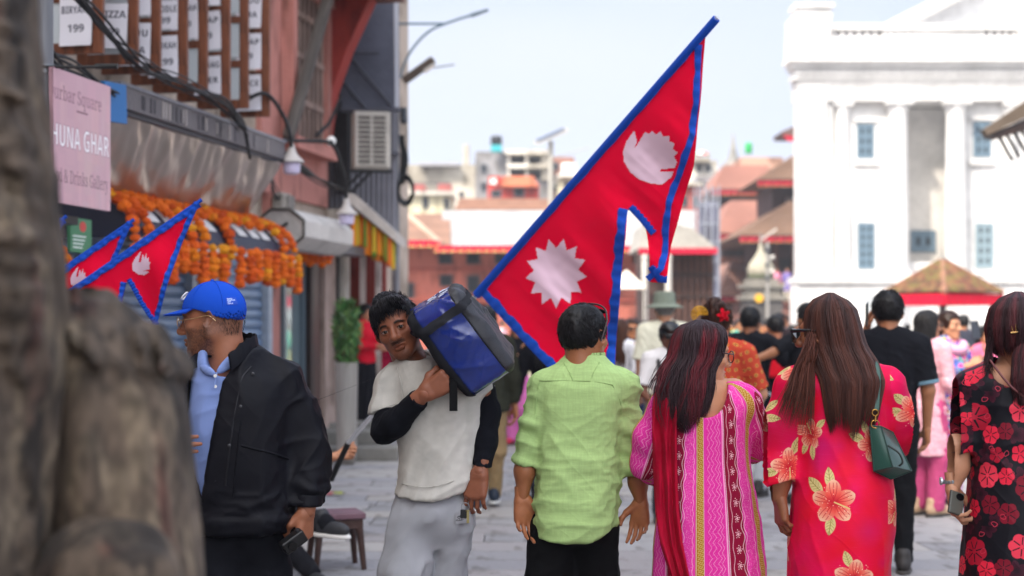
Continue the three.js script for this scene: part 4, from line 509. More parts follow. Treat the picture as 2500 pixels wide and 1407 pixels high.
{
  const RT = rough(0xa87464, 0.9, 0.4), RB = rough(0x8a6c58, 0.9, 0.4), DW = rough(0x4a3030, 0.8, 0.4);
  const A = thing('tiered_temple', 'terracotta roofed tiered temple standing behind the stone shrine', 'temple');
  pagodaRoof(A, 1738, 1890, 462, 412, 92, 9, 1760, 1862, RT); part('upper_storey', rect(1752, 1880, 462, 500, 95, 5), DW, A); pagodaRoof(A, 1748, 1965, 570, 498, 86, 12, 1772, 1930, RT); part('middle_storey', rect(1762, 1945, 572, 660, 89, 6), DW, A); pagodaRoof(A, 1752, 1920, 722, 645, 80, 14, 1770, 1905, rough(0xb98a78, 0.9, 0.4)); part('lower_storey', rect(1765, 1945, 724, 900, 84, 6), rough(0x5a4038, 0.8, 0.4), A);
  for (let i = 0; i < 9; i++) part('gallery_post', rect(1764 + i * 20, 1769 + i * 20, 585, 655, 88.8, 0.2), M.darkWood, A); part('gallery_rail', merge([rect(1760, 1945, 628, 640, 88.6, 0.2), rect(1760, 1945, 604, 608, 88.6, 0.2)]), M.brown, A);
  part('parapet_block', rect(1808, 1912, 384, 412, 97, 4), wall(0xc59c88, 0.2), A);
  const sp = at(1790, 412, 110), S = thing('grey_spire', 'slender grey bell spire above the terracotta temple roofs', 'temple', V(sp.x, sp.y, sp.z)); part('bell', lathe([[0.95, -0.2], [0.9, 0.1], [0.55, 0.45], [0.32, 0.8], [0.2, 1.3]]), M.stone, S); part('spire', lathe([[0.2, 1.3], [0.14, 1.6], [0.04, 2.4], [0, 2.5]]), mat(0x8a8478, 0.5), S);
  const Bt = thing('corner_temple', 'brick temple with two overhanging eaves beside the white palace', 'temple');
  pagodaRoof(Bt, 1850, 2080, 438, 382, 78, 8, 1935, 2000, RB); part('upper_storey', rect(1885, 2060, 440, 530, 80.5, 5), DW, Bt); part('attic_wall', rect(1922, 1950, 480, 502, 80.2, 0.3), wall(0xa59c98, 0.3), Bt); pagodaRoof(Bt, 1806, 2100, 574, 502, 74, 11, 1910, 2020, RB); part('cella', rect(1862, 2060, 576, 740, 77, 6), rough(0x5a3a36, 0.8, 0.4), Bt);
  part('doorway', rect(1900, 1932, 632, 738, 76.9, 0.1), mat(0x241a1c, 0.8), Bt); for (const u of [1872, 1892, 1936]) part('pillar', rect(u, u + 7, 590, 738, 76, 0.4), M.brown, Bt);
  part('plinth', merge([rect(1858, 2080, 738, 765, 74, 10), rect(1840, 2090, 765, 900, 72, 12)]), wall(0xb5847a, 0.3), Bt); part('plinth_edge', merge([rect(1856, 2080, 736, 742, 73.8, 0.4), rect(1838, 2090, 763, 769, 71.8, 0.4)]), wall(0xc99a90, 0.3), Bt);
  const tip = thing('far_roof_corner', 'small dark roof corner with red fringe poking out left of the palace', 'roof'); part('roof', pl([[1908, 322], [1950, 303], [2010, 303], [2010, 332], [1912, 330]], 90, 3), rough(0x6a5048, 0.9), tip); part('red_valance', pl([[1912, 330], [1950, 334], [1950, 346], [1925, 345]], 89.9, 0.1), cloth(0xb41a34), tip);
  // stone shrine with a domed tower
  const c = at(1858, 795, 58), St = thing('stone_shrine', 'pale domed stone shrine with stepped base in front of the temples', 'shrine', V(c.x, 0, c.z)); const yy = (v) => Y(v, 58);
  part('dome', lathe([[0.0, yy(590)], [0.06, yy(596)], [0.1, yy(612)], [0.24, yy(628)], [0.42, yy(645)], [0.5, yy(660)], [0.46, yy(672)], [0.3, yy(676)]], 28), rough(0xb7b09c, 0.9, 1), St); part('finial', lathe([[0.05, yy(596)], [0.07, yy(588)], [0.02, yy(572)], [0, yy(566)]]), M.stone, St);
  part('moss_band', lathe([[0.46, yy(670)], [0.5, yy(676)], [0.4, yy(682)]], 28), rough(0x6d7358, 0.95, 1), St); for (const [w, v0, v1] of [[1.1, 682, 694], [1.5, 694, 704], [1.25, 704, 722], [1.6, 722, 733], [1.35, 733, 880]]) part('base_course', bx(-w / 2, w / 2, yy(v1), yy(v0), w / 2, -w / 2), rough(v0 % 2 ? 0x5a5654 : 0x8b867c, 0.9, 1), St);
  const disc = new THREE.CircleGeometry(0.155, 24); disc.translate(X(1845, 58) - c.x, yy(729), 0.83); part('yellow_disc', disc, mat(0xd8a21a, 0.6), St);
  const pp = at(1874, 795, 50), Po = thing('camera_pole', 'grey pole with clustered cameras in front of the stone shrine', 'pole', V(pp.x, 0, pp.z)); part('shaft', cyl(0.06, 0.05, Y(590, 50), 12), rough(0xb4b0aa, 0.5), Po); part('lamp_panel', (() => { const g = box(0.55, 0.05, 0.2); g.rotateZ(0.62); g.translate(0.05, Y(572, 50), 0); return g; })(), rough(0xd5cdc2, 0.5), Po); for (let i = 0; i < 5; i++) part('camera', new THREE.SphereGeometry(0.07, 10, 8).translate(i % 2 ? 0.14 : -0.02, Y(612 + i * 17, 50), 0.08), i % 2 ? mat(0xcfcac2, 0.5) : DARK, Po);
}
{ // flag poles and a small stall roof behind the flag
  for (const [u, d, lab] of [[1574, 44, 'white post standing behind the hat man'], [1632, 40, 'white post rising behind the grey hat under the flag tip']]) { const p = at(u, 795, d), t = thing('white_post', lab, 'post', V(p.x, 0, p.z)); part('shaft', cyl(0.09, 0.08, Y(630, d), 12), rough(0xe6e0d6, 0.6), t); part('cap', new THREE.SphereGeometry(0.1, 12, 8).translate(0, Y(630, d), 0), rough(0xd9d2c6, 0.6), t); }
  const d = 42, p = at(1530, 795, d), t = thing('market_stall', 'small stall with a pale peaked canvas roof behind the flag hem', 'stall', V(p.x, 0, p.z)); const r = new THREE.ConeGeometry(0.75, 0.5, 4); r.rotateY(0.7); r.translate(0, Y(682, d), 0); part('canvas_roof', r, cloth(0xe6dccb), t); for (const x of [-0.45, 0.45]) for (const z of [-0.45, 0.45]) part('post', cyl(0.025, 0.025, Y(700, d), 6, x, 0, z), M.greyWood, t); part('counter', box(0.95, 0.9, 0.8, 0, 0.45, 0, 0.02), rough(0x6d4a3a, 0.8), t);
}
// ---------------------------------------------------------------- flags: two pennants on a pole, blue hem, moon and sun
const FLAG = { red: cloth(0xea0836, { transmission: 0.2, thickness: 0, ...crz(0.7, 0.003), specularIntensity: 0.12 }), blue: cloth(0x2350b8, { ...crz(0.3, 0.003), specularIntensity: 0.12 }), pale: cloth(0xe3c4d6, { ...crz(0.3, 0.003), specularIntensity: 0.12 }) };
const inPoly = (P, x, y) => { let c = false; for (let i = 0, j = P.length - 1; i < P.length; j = i++) if ((P[i][1] > y) !== (P[j][1] > y) && x < (P[j][0] - P[i][0]) * (y - P[i][1]) / (P[j][1] - P[i][1]) + P[i][0]) c = !c; return c; };
// D maps (u, v) of the cloth's own flat drawing to a point; rows run from pole to fly edge
function pennant(t, D, rows, hemPaths, emblems, hemW, nr = 90, nc = 70) {
  const pos = [], ix = [], R = (q) => { let i = 0; while (i < rows.length - 2 && rows[i + 1].t < q) i++; const a = rows[i], b = rows[i + 1], f = clamp((q - a.t) / (b.t - a.t)), m = (k) => [lerp(a[k][0], b[k][0], f), lerp(a[k][1], b[k][1], f)]; return [m('p'), m('c'), m('f')]; };
  for (let i = 0; i <= nr; i++) { const [p, c, f] = R(i / nr); for (let j = 0; j <= nc; j++) { const s = j / nc, a = (1 - s) * (1 - s), b = 2 * s * (1 - s), e = s * s, w = D(a * p[0] + b * c[0] + e * f[0], a * p[1] + b * c[1] + e * f[1], 0); pos.push(w.x, w.y, w.z); if (i < nr && j < nc) { const k = i * (nc + 1) + j; ix.push(k, k + 1, k + nc + 1, k + 1, k + nc + 2, k + nc + 1); } } }
  const g = new THREE.BufferGeometry(); g.setAttribute('position', new THREE.Float32BufferAttribute(pos, 3)); g.setIndex(ix); g.computeVertexNormals(); part('field', boxUV(g), FLAG.red, t);
  for (const [pi, path] of hemPaths.entries()) { const hw = hemW[pi] ?? hemW;
    const c = new THREE.CatmullRomCurve3(path.map(([u, v]) => V(u, v, 0)), false, 'catmullrom', 0.1), n = 120, P = [], I = [];
    for (let i = 0; i <= n; i++) { const q = c.getPointAt(i / n), d = c.getTangentAt(i / n), side = V(-d.y, d.x, 0), wv = hw * (1 + 0.1 * Math.sin(i * 0.37) + 0.05 * Math.sin(i * 0.83)); for (let k = 0; k < 4; k++) { const o = (k === 1 || k === 2) ? 1 : 0, lay = k < 2 ? 0.009 : -0.009, w = D(q.x + side.x * o * wv, q.y + side.y * o * wv, lay + 0.003 * Math.sin(i * 0.9) * (k < 2 ? 1 : 0)); P.push(w.x, w.y, w.z); } if (i < n) for (let k = 0; k < 4; k++) { const a = i * 4 + k, b = i * 4 + (k + 1) % 4; I.push(a, b, a + 4, b, b + 4, a + 4); } }
    const h = new THREE.BufferGeometry(); h.setAttribute('position', new THREE.Float32BufferAttribute(P, 3)); h.setIndex(I); h.computeVertexNormals(); part('hem', boxUV(h), FLAG.blue, t);
  }
  for (const [name, poly, st] of emblems) {
    let x0 = 1e9, x1 = -1e9, y0 = 1e9, y1 = -1e9; for (const [x, y] of poly) { x0 = Math.min(x0, x); x1 = Math.max(x1, x); y0 = Math.min(y0, y); y1 = Math.max(y1, y); }
    const P = [], I = []; for (let y = y0; y < y1; y += st) for (let x = x0; x < x1; x += st) if (inPoly(poly, x + st / 2, y + st / 2)) { const b = P.length / 3; for (const [a, e] of [[0, 0], [1, 0], [1, 1], [0, 1]]) { const w = D(x + a * st, y + e * st, 0.004); P.push(w.x, w.y, w.z); } I.push(b, b + 2, b + 1, b, b + 3, b + 2); }
    const h = new THREE.BufferGeometry(); h.setAttribute('position', new THREE.Float32BufferAttribute(P, 3)); h.setIndex(I); h.computeVertexNormals(); part(name, h, FLAG.pale, t);
  }
}
const star = (cx, cy, rx, ry, n, k, turn = 0) => Array.from({ length: 2 * n }, (_, i) => { const a = turn + i * Math.PI / n, r = i % 2 ? k : 1; return [cx + rx * r * Math.cos(a), cy + ry * r * Math.sin(a)]; });
{
  const base = at(1168, 715, 8.5), t = thing('flag', 'large crimson double pennant flag with blue hem waving above the crowd', 'flag', base);
  const dep = (u) => 1 / lerp(1 / 9.4, 1 / 7.36, (u - 808) / 944);
  const D = (u, v, lift) => { const d = dep(u), p = at(u, v, d).sub(base); const s = (u - 1168) * 0.66 - (v - 715) * 0.75, c = (u - 1168) * 0.75 + (v - 715) * 0.66, g = sst(-10, 120, c);   // s along the pole, c away from it
    p.z += lift + g * (0.028 * Math.sin(s * 0.021 + c * 0.006) + 0.016 * Math.sin(s * 0.052 + 1 + c * 0.009) + 0.010 * fb(s * 0.016, c * 0.006, 3, 3) + 0.005 * n3(s * 0.06, c * 0.013, 1)) + 0.002 * n3(u * 0.05, v * 0.05, 4); return p; };
  const pole = (q) => [lerp(1168, 1722, q), lerp(715, 78, q)];
  const rows = [[0, 1335, 895, 1500, 1010], [0.12, 1390, 840, 1502, 900], [0.3, 1440, 690, 1515, 700], [0.46, 1480, 520, 1532, 514], [0.5, 1498, 455, 1546, 512], [0.55, 1530, 440, 1590, 572], [0.6, 1580, 440, 1584, 640], [0.64, 1612, 430, 1585, 690], [0.69, 1640, 420, 1625, 692], [0.76, 1672, 340, 1640, 600], [0.86, 1690, 250, 1692, 410], [0.94, 1705, 150, 1714, 210], [1, 1722, 80, 1723, 84]].map(([q, cu, cv, fu, fv]) => ({ t: q, p: pole(q), c: [cu, cv], f: [fu, fv] }));
  const moon = [[1549, 318], [1556, 345], [1548, 362], [1553, 358], [1575, 322], [1585, 327], [1592, 320], [1601, 329], [1612, 322], [1618, 334], [1632, 334], [1633, 347], [1646, 352], [1642, 365], [1654, 374], [1645, 383], [1653, 395], [1648, 410], [1616, 412], [1612, 418], [1646, 418], [1640, 432], [1618, 450], [1590, 448], [1560, 438], [1538, 420], [1524, 395], [1521, 372], [1530, 345]];
  const sunP = star(1358, 667, 76, 86, 13, 0.72, 0.1).map(([x, y]) => [x + (y - 667) * -0.02, y]);
  pennant(t, D, rows, [
    [[1722, 78], [1590, 230], [1445, 397], [1300, 563], [1168, 715]].reverse(), [[1500, 1010], [1335, 895], [1245, 800], [1168, 715]], [[1533, 512], [1525, 560], [1515, 700], [1502, 890], [1500, 1005]].map(([a, b]) => [a - 0, b]).reverse().reverse(),
    [[1590, 575], [1562, 540], [1534, 510]], [[1714, 110], [1708, 230], [1696, 330], [1662, 440], [1640, 500], [1634, 560], [1632, 620], [1618, 660], [1584, 688]], [[1626, 692], [1604, 690], [1580, 656]],
  ].map((p) => p), [['moon_emblem', moon, 2], ['sun_emblem', sunP, 2]], [9, 22, 22, 17, 16, 16], 130, 100);
  const pq = (u, v) => at(u, v, dep(u)).sub(base), h = pq(808, 1172), tip = pq(1752, 42), lowG = pq(850, 1082);
  part('pole', rod(lowG, tip, 0.014, 0.011, 12), mat(0xd9dadd, 0.35, { metalness: 0.6 }), t); part('grip', rod(h, lowG, 0.017, 0.017, 12), BLACK, t);
  part('pole_sleeve', rod(pq(1164, 720), pq(1749, 46), 0.024, 0.02, 12), FLAG.blue, t);
}
for (const [dx, dy, sc, d, lab] of [[0, 0, 1, 7.4, 'small crimson pennant flag with white moon emblem rising behind the stone lion'], [-165, 48, 0.92, 7.9, 'small crimson pennant flag half hidden behind another small one at the lion'], [-330, 40, 0.95, 8.1, 'small pennant flag mostly hidden behind the stone lion mane']]) {
  const f = (u, v) => [490 + dx + (u - 490) * sc, 490 + dy + (v - 490) * sc], base = at(...f(165, 720), d), t = thing('small_flag', lab, 'flag', base, 0, undefined);
  const D = (u, v, lift) => { const [a, b] = f(u, v), p = at(a, b, d).sub(base); const s = (u - 165) * 0.8 - (v - 720) * 0.55, c = (u - 165) * 0.55 + (v - 720) * 0.8; p.z += lift + sst(0, 60, c) * (0.02 * Math.sin(s * 0.03 + 1) + 0.012 * Math.sin(s * 0.06 + c * 0.02)); return p; };
  const pole = (q) => [lerp(165, 484, q), lerp(716, 496, q)];
  const rows = [[0, 210, 860, 270, 950], [0.4, 290, 720, 285, 800], [0.46, 300, 690, 306, 688], [0.5, 312, 660, 312, 690], [0.62, 360, 690, 372, 795], [0.75, 410, 600, 395, 700], [1, 484, 498, 484, 500]].map(([q, a, b, x, y]) => ({ t: q, p: pole(q), c: [a, b], f: [x, y] }));
  const moon = [[345, 613], [338, 640], [344, 641], [349, 620], [353, 632], [358, 620], [360, 634], [366, 628], [365, 640], [371, 640], [366, 650], [368, 658], [348, 662], [367, 664], [352, 672], [335, 670], [322, 660], [322, 645], [330, 630]];
  pennant(t, D, rows, [[[484, 496], [325, 606], [165, 716]].reverse(), [[306, 690], [296, 740], [270, 950]], [[374, 798], [340, 745], [308, 684]], [[486, 496], [440, 600], [400, 730], [376, 798]]].map((p, i) => p), [['moon_emblem', moon, 1.6], ['sun_emblem', star(232, 760, 34, 34, 12, 0.65), 1.6]], 11, 110, 80);
  part('pole', rod(at(...f(-60, 872), d).sub(base), at(...f(492, 488), d).sub(base), 0.012, 0.009, 10), FLAG.blue, t);
}
// ---------------------------------------------------------------- people: heads, hands, hair, clothes
const X1 = V(1, 0, 0), Y1 = V(0, 1, 0), Z1 = V(0, 0, 1);
const basisQ = (down, palm) => { const y = down.clone().normalize().negate(), z = palm.clone().addScaledVector(y, -palm.dot(y)).normalize(), x = new THREE.Vector3().crossVectors(y, z); return new THREE.Quaternion().setFromRotationMatrix(new THREE.Matrix4().makeBasis(x, y, z)); };
const eul = (x, y, z) => new THREE.Quaternion().setFromEuler(new THREE.Euler(x, y, z, 'YXZ'));
const place = (g, q, p, s = 1) => { const k = g.clone(); k.applyMatrix4(new THREE.Matrix4().compose(p, q, V(s, s, s))); return k; };
const headCache = {};
// a head looking along +z, eyes at y = 0, about 0.23 m tall
function headGeo(cell = 0.008, o = {}) {
  const key = cell + JSON.stringify(o); if (headCache[key]) return headCache[key];
  const fem = o.fem ?? 0, fat = o.fat ?? 0, jawW = 0.05 - fem * 0.006 + fat * 0.012, nose = o.nose ?? 1, open = o.open ?? 1;
  const fs = [];
  const A = un(0.03, ell(V(0, 0.024, -0.01), V(0.075, 0.093, 0.098)), ell(V(0, -0.035, 0.022), V(0.061 + fat * 0.006, 0.085, 0.069)), ...[-1, 1].flatMap((s) => [cap(V(s * jawW, -0.05, -0.005), V(s * 0.022, -0.1, 0.06), 0.021 + fat * 0.006, 0.017 + fat * 0.004)]), ell(V(0, -0.106 - 0.002 * (1 - fem), 0.068), V(0.02, 0.016, 0.016)), ...(fat ? [ell(V(0, -0.105, 0.03), V(0.05, 0.03, 0.04))] : []));
  const Bf = un(0.02, A, ...[-1, 1].map((s) => ell(V(s * 0.046, -0.026, 0.056), V(0.022, 0.018, 0.02))), cap(V(-0.034, 0.02, 0.079), V(0.034, 0.02, 0.079), 0.011));
  const sock = (x, y, z) => Math.min(ell(V(-0.032, -0.002, 0.1), V(0.021, 0.013, 0.016))(x, y, z), ell(V(0.032, -0.002, 0.1), V(0.021, 0.013, 0.016))(x, y, z));
  const C = cut(Bf, sock, 0.016);
  const lidL = [-1, 1].map((s) => ell(V(s * 0.032, -0.003, 0.076), V(0.0155, 0.0145, 0.0148)));
  const D = un(0.006, C, ...lidL);
  const slit = [-1, 1].map((s) => ell(V(s * 0.032, -0.004, 0.091), V(0.0145, 0.005 * open, 0.012)));
  const E = cut(D, (x, y, z) => Math.min(slit[0](x, y, z), slit[1](x, y, z)), 0.002);
  const N = un(0.01, E, cap(V(0, 0.012, 0.084), V(0, -0.03, 0.108 + 0.003 * nose), 0.0085, 0.0115 * nose), ell(V(0, -0.034, 0.112), V(0.0135 * nose, 0.0115, 0.0125)), ...[-1, 1].map((s) => ell(V(s * 0.0145 * nose, -0.038, 0.101), V(0.0085 * nose, 0.0085, 0.011))));
  const nos = [-1, 1].map((s) => ell(V(s * 0.0075, -0.0465, 0.105), V(0.0045, 0.003, 0.006)));
  const Lp = un(0.006, cut(N, (x, y, z) => Math.min(nos[0](x, y, z), nos[1](x, y, z)), 0.003), cap(V(-0.022, -0.068, 0.082), V(-0.005, -0.064, 0.0955), 0.004, 0.006), cap(V(0.022, -0.068, 0.082), V(0.005, -0.064, 0.0955), 0.004, 0.006), cap(V(-0.012, -0.077, 0.09), V(0.012, -0.077, 0.09), 0.0078));
  const G = cut(Lp, un(0.002, cap(V(-0.023, -0.0695, 0.087), V(0, -0.071, 0.1015), 0.0018), cap(V(0.023, -0.0695, 0.087), V(0, -0.071, 0.1015), 0.0018)), 0.003);
  const ear = [-1, 1].map((s) => { const q = new THREE.Quaternion().setFromEuler(new THREE.Euler(-0.15, s * 0.6, 0)); const b = ell(V(s * 0.083, -0.008, -0.014), V(0.008, 0.035, 0.024), q), dish = ell(V(s * 0.0915, -0.002, -0.009), V(0.009, 0.024, 0.0155), q); return cut(un(0.006, b, ell(V(s * 0.077, -0.034, -0.004), V(0.006, 0.011, 0.009))), dish, 0.004); });
  const H = un(0.008, G, ear[0], ear[1]);
  const neck = cap(V(0, -0.05, -0.03), V(0, -0.2, -0.045), 0.052 - fem * 0.01 + fat * 0.008, 0.056 - fem * 0.01 + fat * 0.01);
  const f = un(0.03, H, neck);
  const g = meshOf(f, V(-0.1, -0.215, -0.125), V(0.1, 0.135, 0.14), cell);
  const st = o.stubble ?? 0, br = o.brow ?? 0.8, grey = o.grey ?? 0;
  paint(g, (x, y, z, nx, ny, nz) => {
    let r = 1, gg = 1, b = 1; const m = 1 + 0.05 * n3(x * 60, y * 60, z * 60) + 0.04 * n3(x * 170, y * 170, z * 170); r *= m; gg *= m; b *= m;
    const lip = (1 - sst(0.8, 1.15, Math.hypot(x / 0.022, (y + 0.0705) / 0.0115))) * (z > 0.08 ? 1 : 0) * (o.lip ?? 0.7); const LC = o.lipC ?? [0.72, 0.5, 0.5]; r = lerp(r, LC[0], lip); gg = lerp(gg, LC[1], lip); b = lerp(b, LC[2], lip);
    const ax = Math.abs(x), bl = 0.0225 - 0.004 * Math.abs(ax - 0.03) / 0.02 - Math.max(0, ax - 0.036) * 0.35; const brow = (1 - sst(0.0028, 0.0062, Math.abs(y - bl + 0.001))) * sst(0.012, 0.018, ax) * (1 - sst(0.047, 0.056, ax)) * (z > 0.05 ? 1 : 0) * br; const bc = 0.06 + grey * 0.2; r = lerp(r, bc, brow); gg = lerp(gg, bc * 1.05, brow); b = lerp(b, bc * 1.3, brow);
    if (st) { const fine = 0.55 + 0.45 * n3(x * 420, y * 420, z * 420); const must = sst(-0.064, -0.058, y) * (1 - sst(-0.05, -0.047, y)) * (1 - sst(0.024, 0.034, ax)) * (z > 0.07 ? 1 : 0), ms = must * (o.must ?? 1), chin = (1 - sst(-0.1, -0.085, y)) * sst(-0.15, -0.12, y) * sst(0.02, 0.05, z) * (1 - sst(0.024, 0.04, ax)) * (o.chin ?? 1), cheek = (o.beard ?? 0) * (1 - sst(-0.07 + 0.03 * sst(0.03, 0.06, ax), -0.05 + 0.045 * sst(0.03, 0.06, ax), y)) * sst(-0.03, 0.0, z) * sst(-0.15, -0.12, y); const s = clamp(Math.max(ms, chin, cheek) * st * fine * (1 - lip)); const dk = 0.1 + grey * 0.3; r = lerp(r, dk, s); gg = lerp(gg, dk * 1.1, s); b = lerp(b, dk * 1.3, s); }
    if (o.shave) { const s = (1 - sst(0.0, 0.03, z)) * sst(-0.075, -0.04, y) * o.shave * (0.7 + 0.3 * n3(x * 300, y * 300, z * 300)); r *= 1 - 0.62 * s; gg *= 1 - 0.58 * s; b *= 1 - 0.52 * s; }
    return [r, gg, b];
  });
  return headCache[key] = g;
}
const EYE_W = mat(0xb9aea6, 0.3), EYE_I = mat(0x24140d, 0.15), LASH = mat(0x0d0a0a, 0.6);
function eyes(parent, q, p, look = V(0, 0, 1), s = 1, label) {
  for (const k of [-1, 1]) {
    const c = V(k * 0.032, -0.003, 0.0765), w = new THREE.SphereGeometry(0.0125, 20, 14); w.translate(c.x, c.y, c.z); const e = part('eye', place(w, q, p, s), EYE_W, parent);
    const d = look.clone().normalize(), ig = new THREE.SphereGeometry(0.0073, 16, 10); ig.scale(1, 1, 0.4); ig.applyQuaternion(new THREE.Quaternion().setFromUnitVectors(Z1, d)); ig.translate(c.x + d.x * 0.0108, c.y + d.y * 0.0108, c.z + d.z * 0.0108); part('iris', place(ig, q, p, s), EYE_I, e);
    const lash = tube([V(c.x - 0.0145, c.y + 0.0005, c.z + 0.0075), V(c.x - 0.007, c.y + 0.0052, c.z + 0.0128), V(c.x + 0.004, c.y + 0.0056, c.z + 0.0132), V(c.x + 0.0145, c.y + 0.0005, c.z + 0.008)], 0.0011, 12, 5); part('eyelash', place(lash, q, p, s), LASH, e);
  }
}
const handCache = {};
// a hand hanging from the wrist at the origin: fingers down -y, palm to +z, thumb on +x (mirror: -x)
function handGeo(o = {}, cell = 0.003) {
  const key = cell + JSON.stringify(o); if (handCache[key]) return handCache[key];
  const curl = o.curl ?? [0.35, 0.4, 0.5, 0.6], spread = o.spread ?? 0.05, sx = o.mirror ? -1 : 1, fs = [];
  const kx = [0.031, 0.0105, -0.0105, -0.0305], ky = [-0.09, -0.094, -0.089, -0.08], seg = [[0.043, 0.026, 0.021], [0.047, 0.03, 0.022], [0.044, 0.028, 0.021], [0.033, 0.021, 0.019]], R = [0.0092, 0.0095, 0.009, 0.008];
  const palm = un(0.014, ...kx.map((x, i) => cap(V(x * 0.55, -0.012, 0), V(x, ky[i], 0), 0.0145, 0.0125)), ell(V(-0.01, -0.05, 0.006), V(0.028, 0.042, 0.014)), cap(V(-0.007, 0.04, 0), V(-0.012, -0.012, 0), 0.0185, 0.0185), cap(V(0.007, 0.04, 0), V(0.012, -0.012, 0), 0.0185, 0.0185));
  const fingers = kx.map((x, i) => { let a = V(x, ky[i] + 0.004, 0), th = 0; const c = curl[i], parts = []; const angs = Array.isArray(c) ? c : [c * 0.9, c * 1.25, c * 0.8]; for (let k = 0; k < 3; k++) { th += angs[k]; const sp = (1.5 - i) * spread, d = V(Math.sin(sp) * Math.cos(th), -Math.cos(th) * Math.cos(sp), Math.sin(th)); const b = a.clone().addScaledVector(d, seg[i][k]); parts.push(cap(a, b, R[i] * (1 - k * 0.1), R[i] * (0.93 - k * 0.13))); a = b; } return un(0.004, ...parts); });
  const T = o.thumb ?? [[0.044, -0.05, 0.018], [0.056, -0.078, 0.03], [0.056, -0.103, 0.036]], tp = T.map((a) => V(...a));
  const thumb = un(0.008, cap(V(0.018, -0.014, 0.006), tp[0], 0.0165, 0.0135), cap(tp[0], tp[1], 0.0115, 0.0102), cap(tp[1], tp[2], 0.0102, 0.008));
  const f0 = un(0.006, palm, ...fingers.map((f) => f)), f = (x, y, z) => smin(f0(x * sx, y, z), thumb(x * sx, y, z), 0.012);
  const g = meshOf(f, V(-0.11, -0.235, -0.06), V(0.11, 0.045, 0.13), cell);
  paint(g, (x, y, z, nx, ny, nz) => { const m = 1 + 0.07 * n3(x * 90, y * 90, z * 90) - 0.08 * sst(0.3, 0.9, n3(x * 40, y * 120, z * 40)); const palmy = sst(0.2, 0.8, nz) * (o.palm ?? 0.25); return [m * (1 + palmy * 0.5), m * (1 + palmy * 0.45), m * (1 + palmy * 0.4)]; });
  return handCache[key] = g;
}
// strands of hair: thin tapering tubes, all of one head joined
class Strands {
  constructor() { this.p = []; this.n = []; this.c = []; this.i = []; }
  add(pts, r, col, tip = 0.15, sides = 4) {
    const L = pts.length, t = V(), a = V(), b = V(); let up = V(0.3, 0.2, 1);
    for (let k = 0; k < L; k++) {
      t.copy(pts[Math.min(L - 1, k + 1)]).sub(pts[Math.max(0, k - 1)]).normalize(); a.crossVectors(t, up); if (a.lengthSq() < 1e-6) a.crossVectors(t, X1); a.normalize(); b.crossVectors(a, t).normalize();
      const q = k / (L - 1), w = r * (q < 0.15 ? lerp(0.7, 1, q / 0.15) : lerp(1, tip, Math.pow((q - 0.15) / 0.85, 2)));
      for (let s = 0; s < sides; s++) { const th = s / sides * 2 * Math.PI, x = Math.cos(th), y = Math.sin(th) * 0.7; const nx = a.x * x + b.x * y, ny = a.y * x + b.y * y, nz = a.z * x + b.z * y; this.p.push(pts[k].x + nx * w, pts[k].y + ny * w, pts[k].z + nz * w); this.n.push(nx, ny, nz); const cc = typeof col === 'function' ? col(q) : col; this.c.push(cc[0], cc[1], cc[2]); }
      if (k) { const B = this.p.length / 3 - 2 * sides; for (let s = 0; s < sides; s++) { const e = (s + 1) % sides; this.i.push(B + s, B + sides + s, B + e, B + e, B + sides + s, B + sides + e); } }
    }
  }
  geo() { const g = new THREE.BufferGeometry(); g.setAttribute('position', new THREE.Float32BufferAttribute(this.p, 3)); g.setAttribute('normal', new THREE.Float32BufferAttribute(this.n, 3)); g.setAttribute('color', new THREE.Float32BufferAttribute(this.c, 3)); g.setIndex(this.i); return g; }
}
const HAIR = phys(0xffffff, 0.45, { vertexColors: true, specularIntensity: 0.45 }), HAIRFLAT = (c) => mat(c, 0.6);
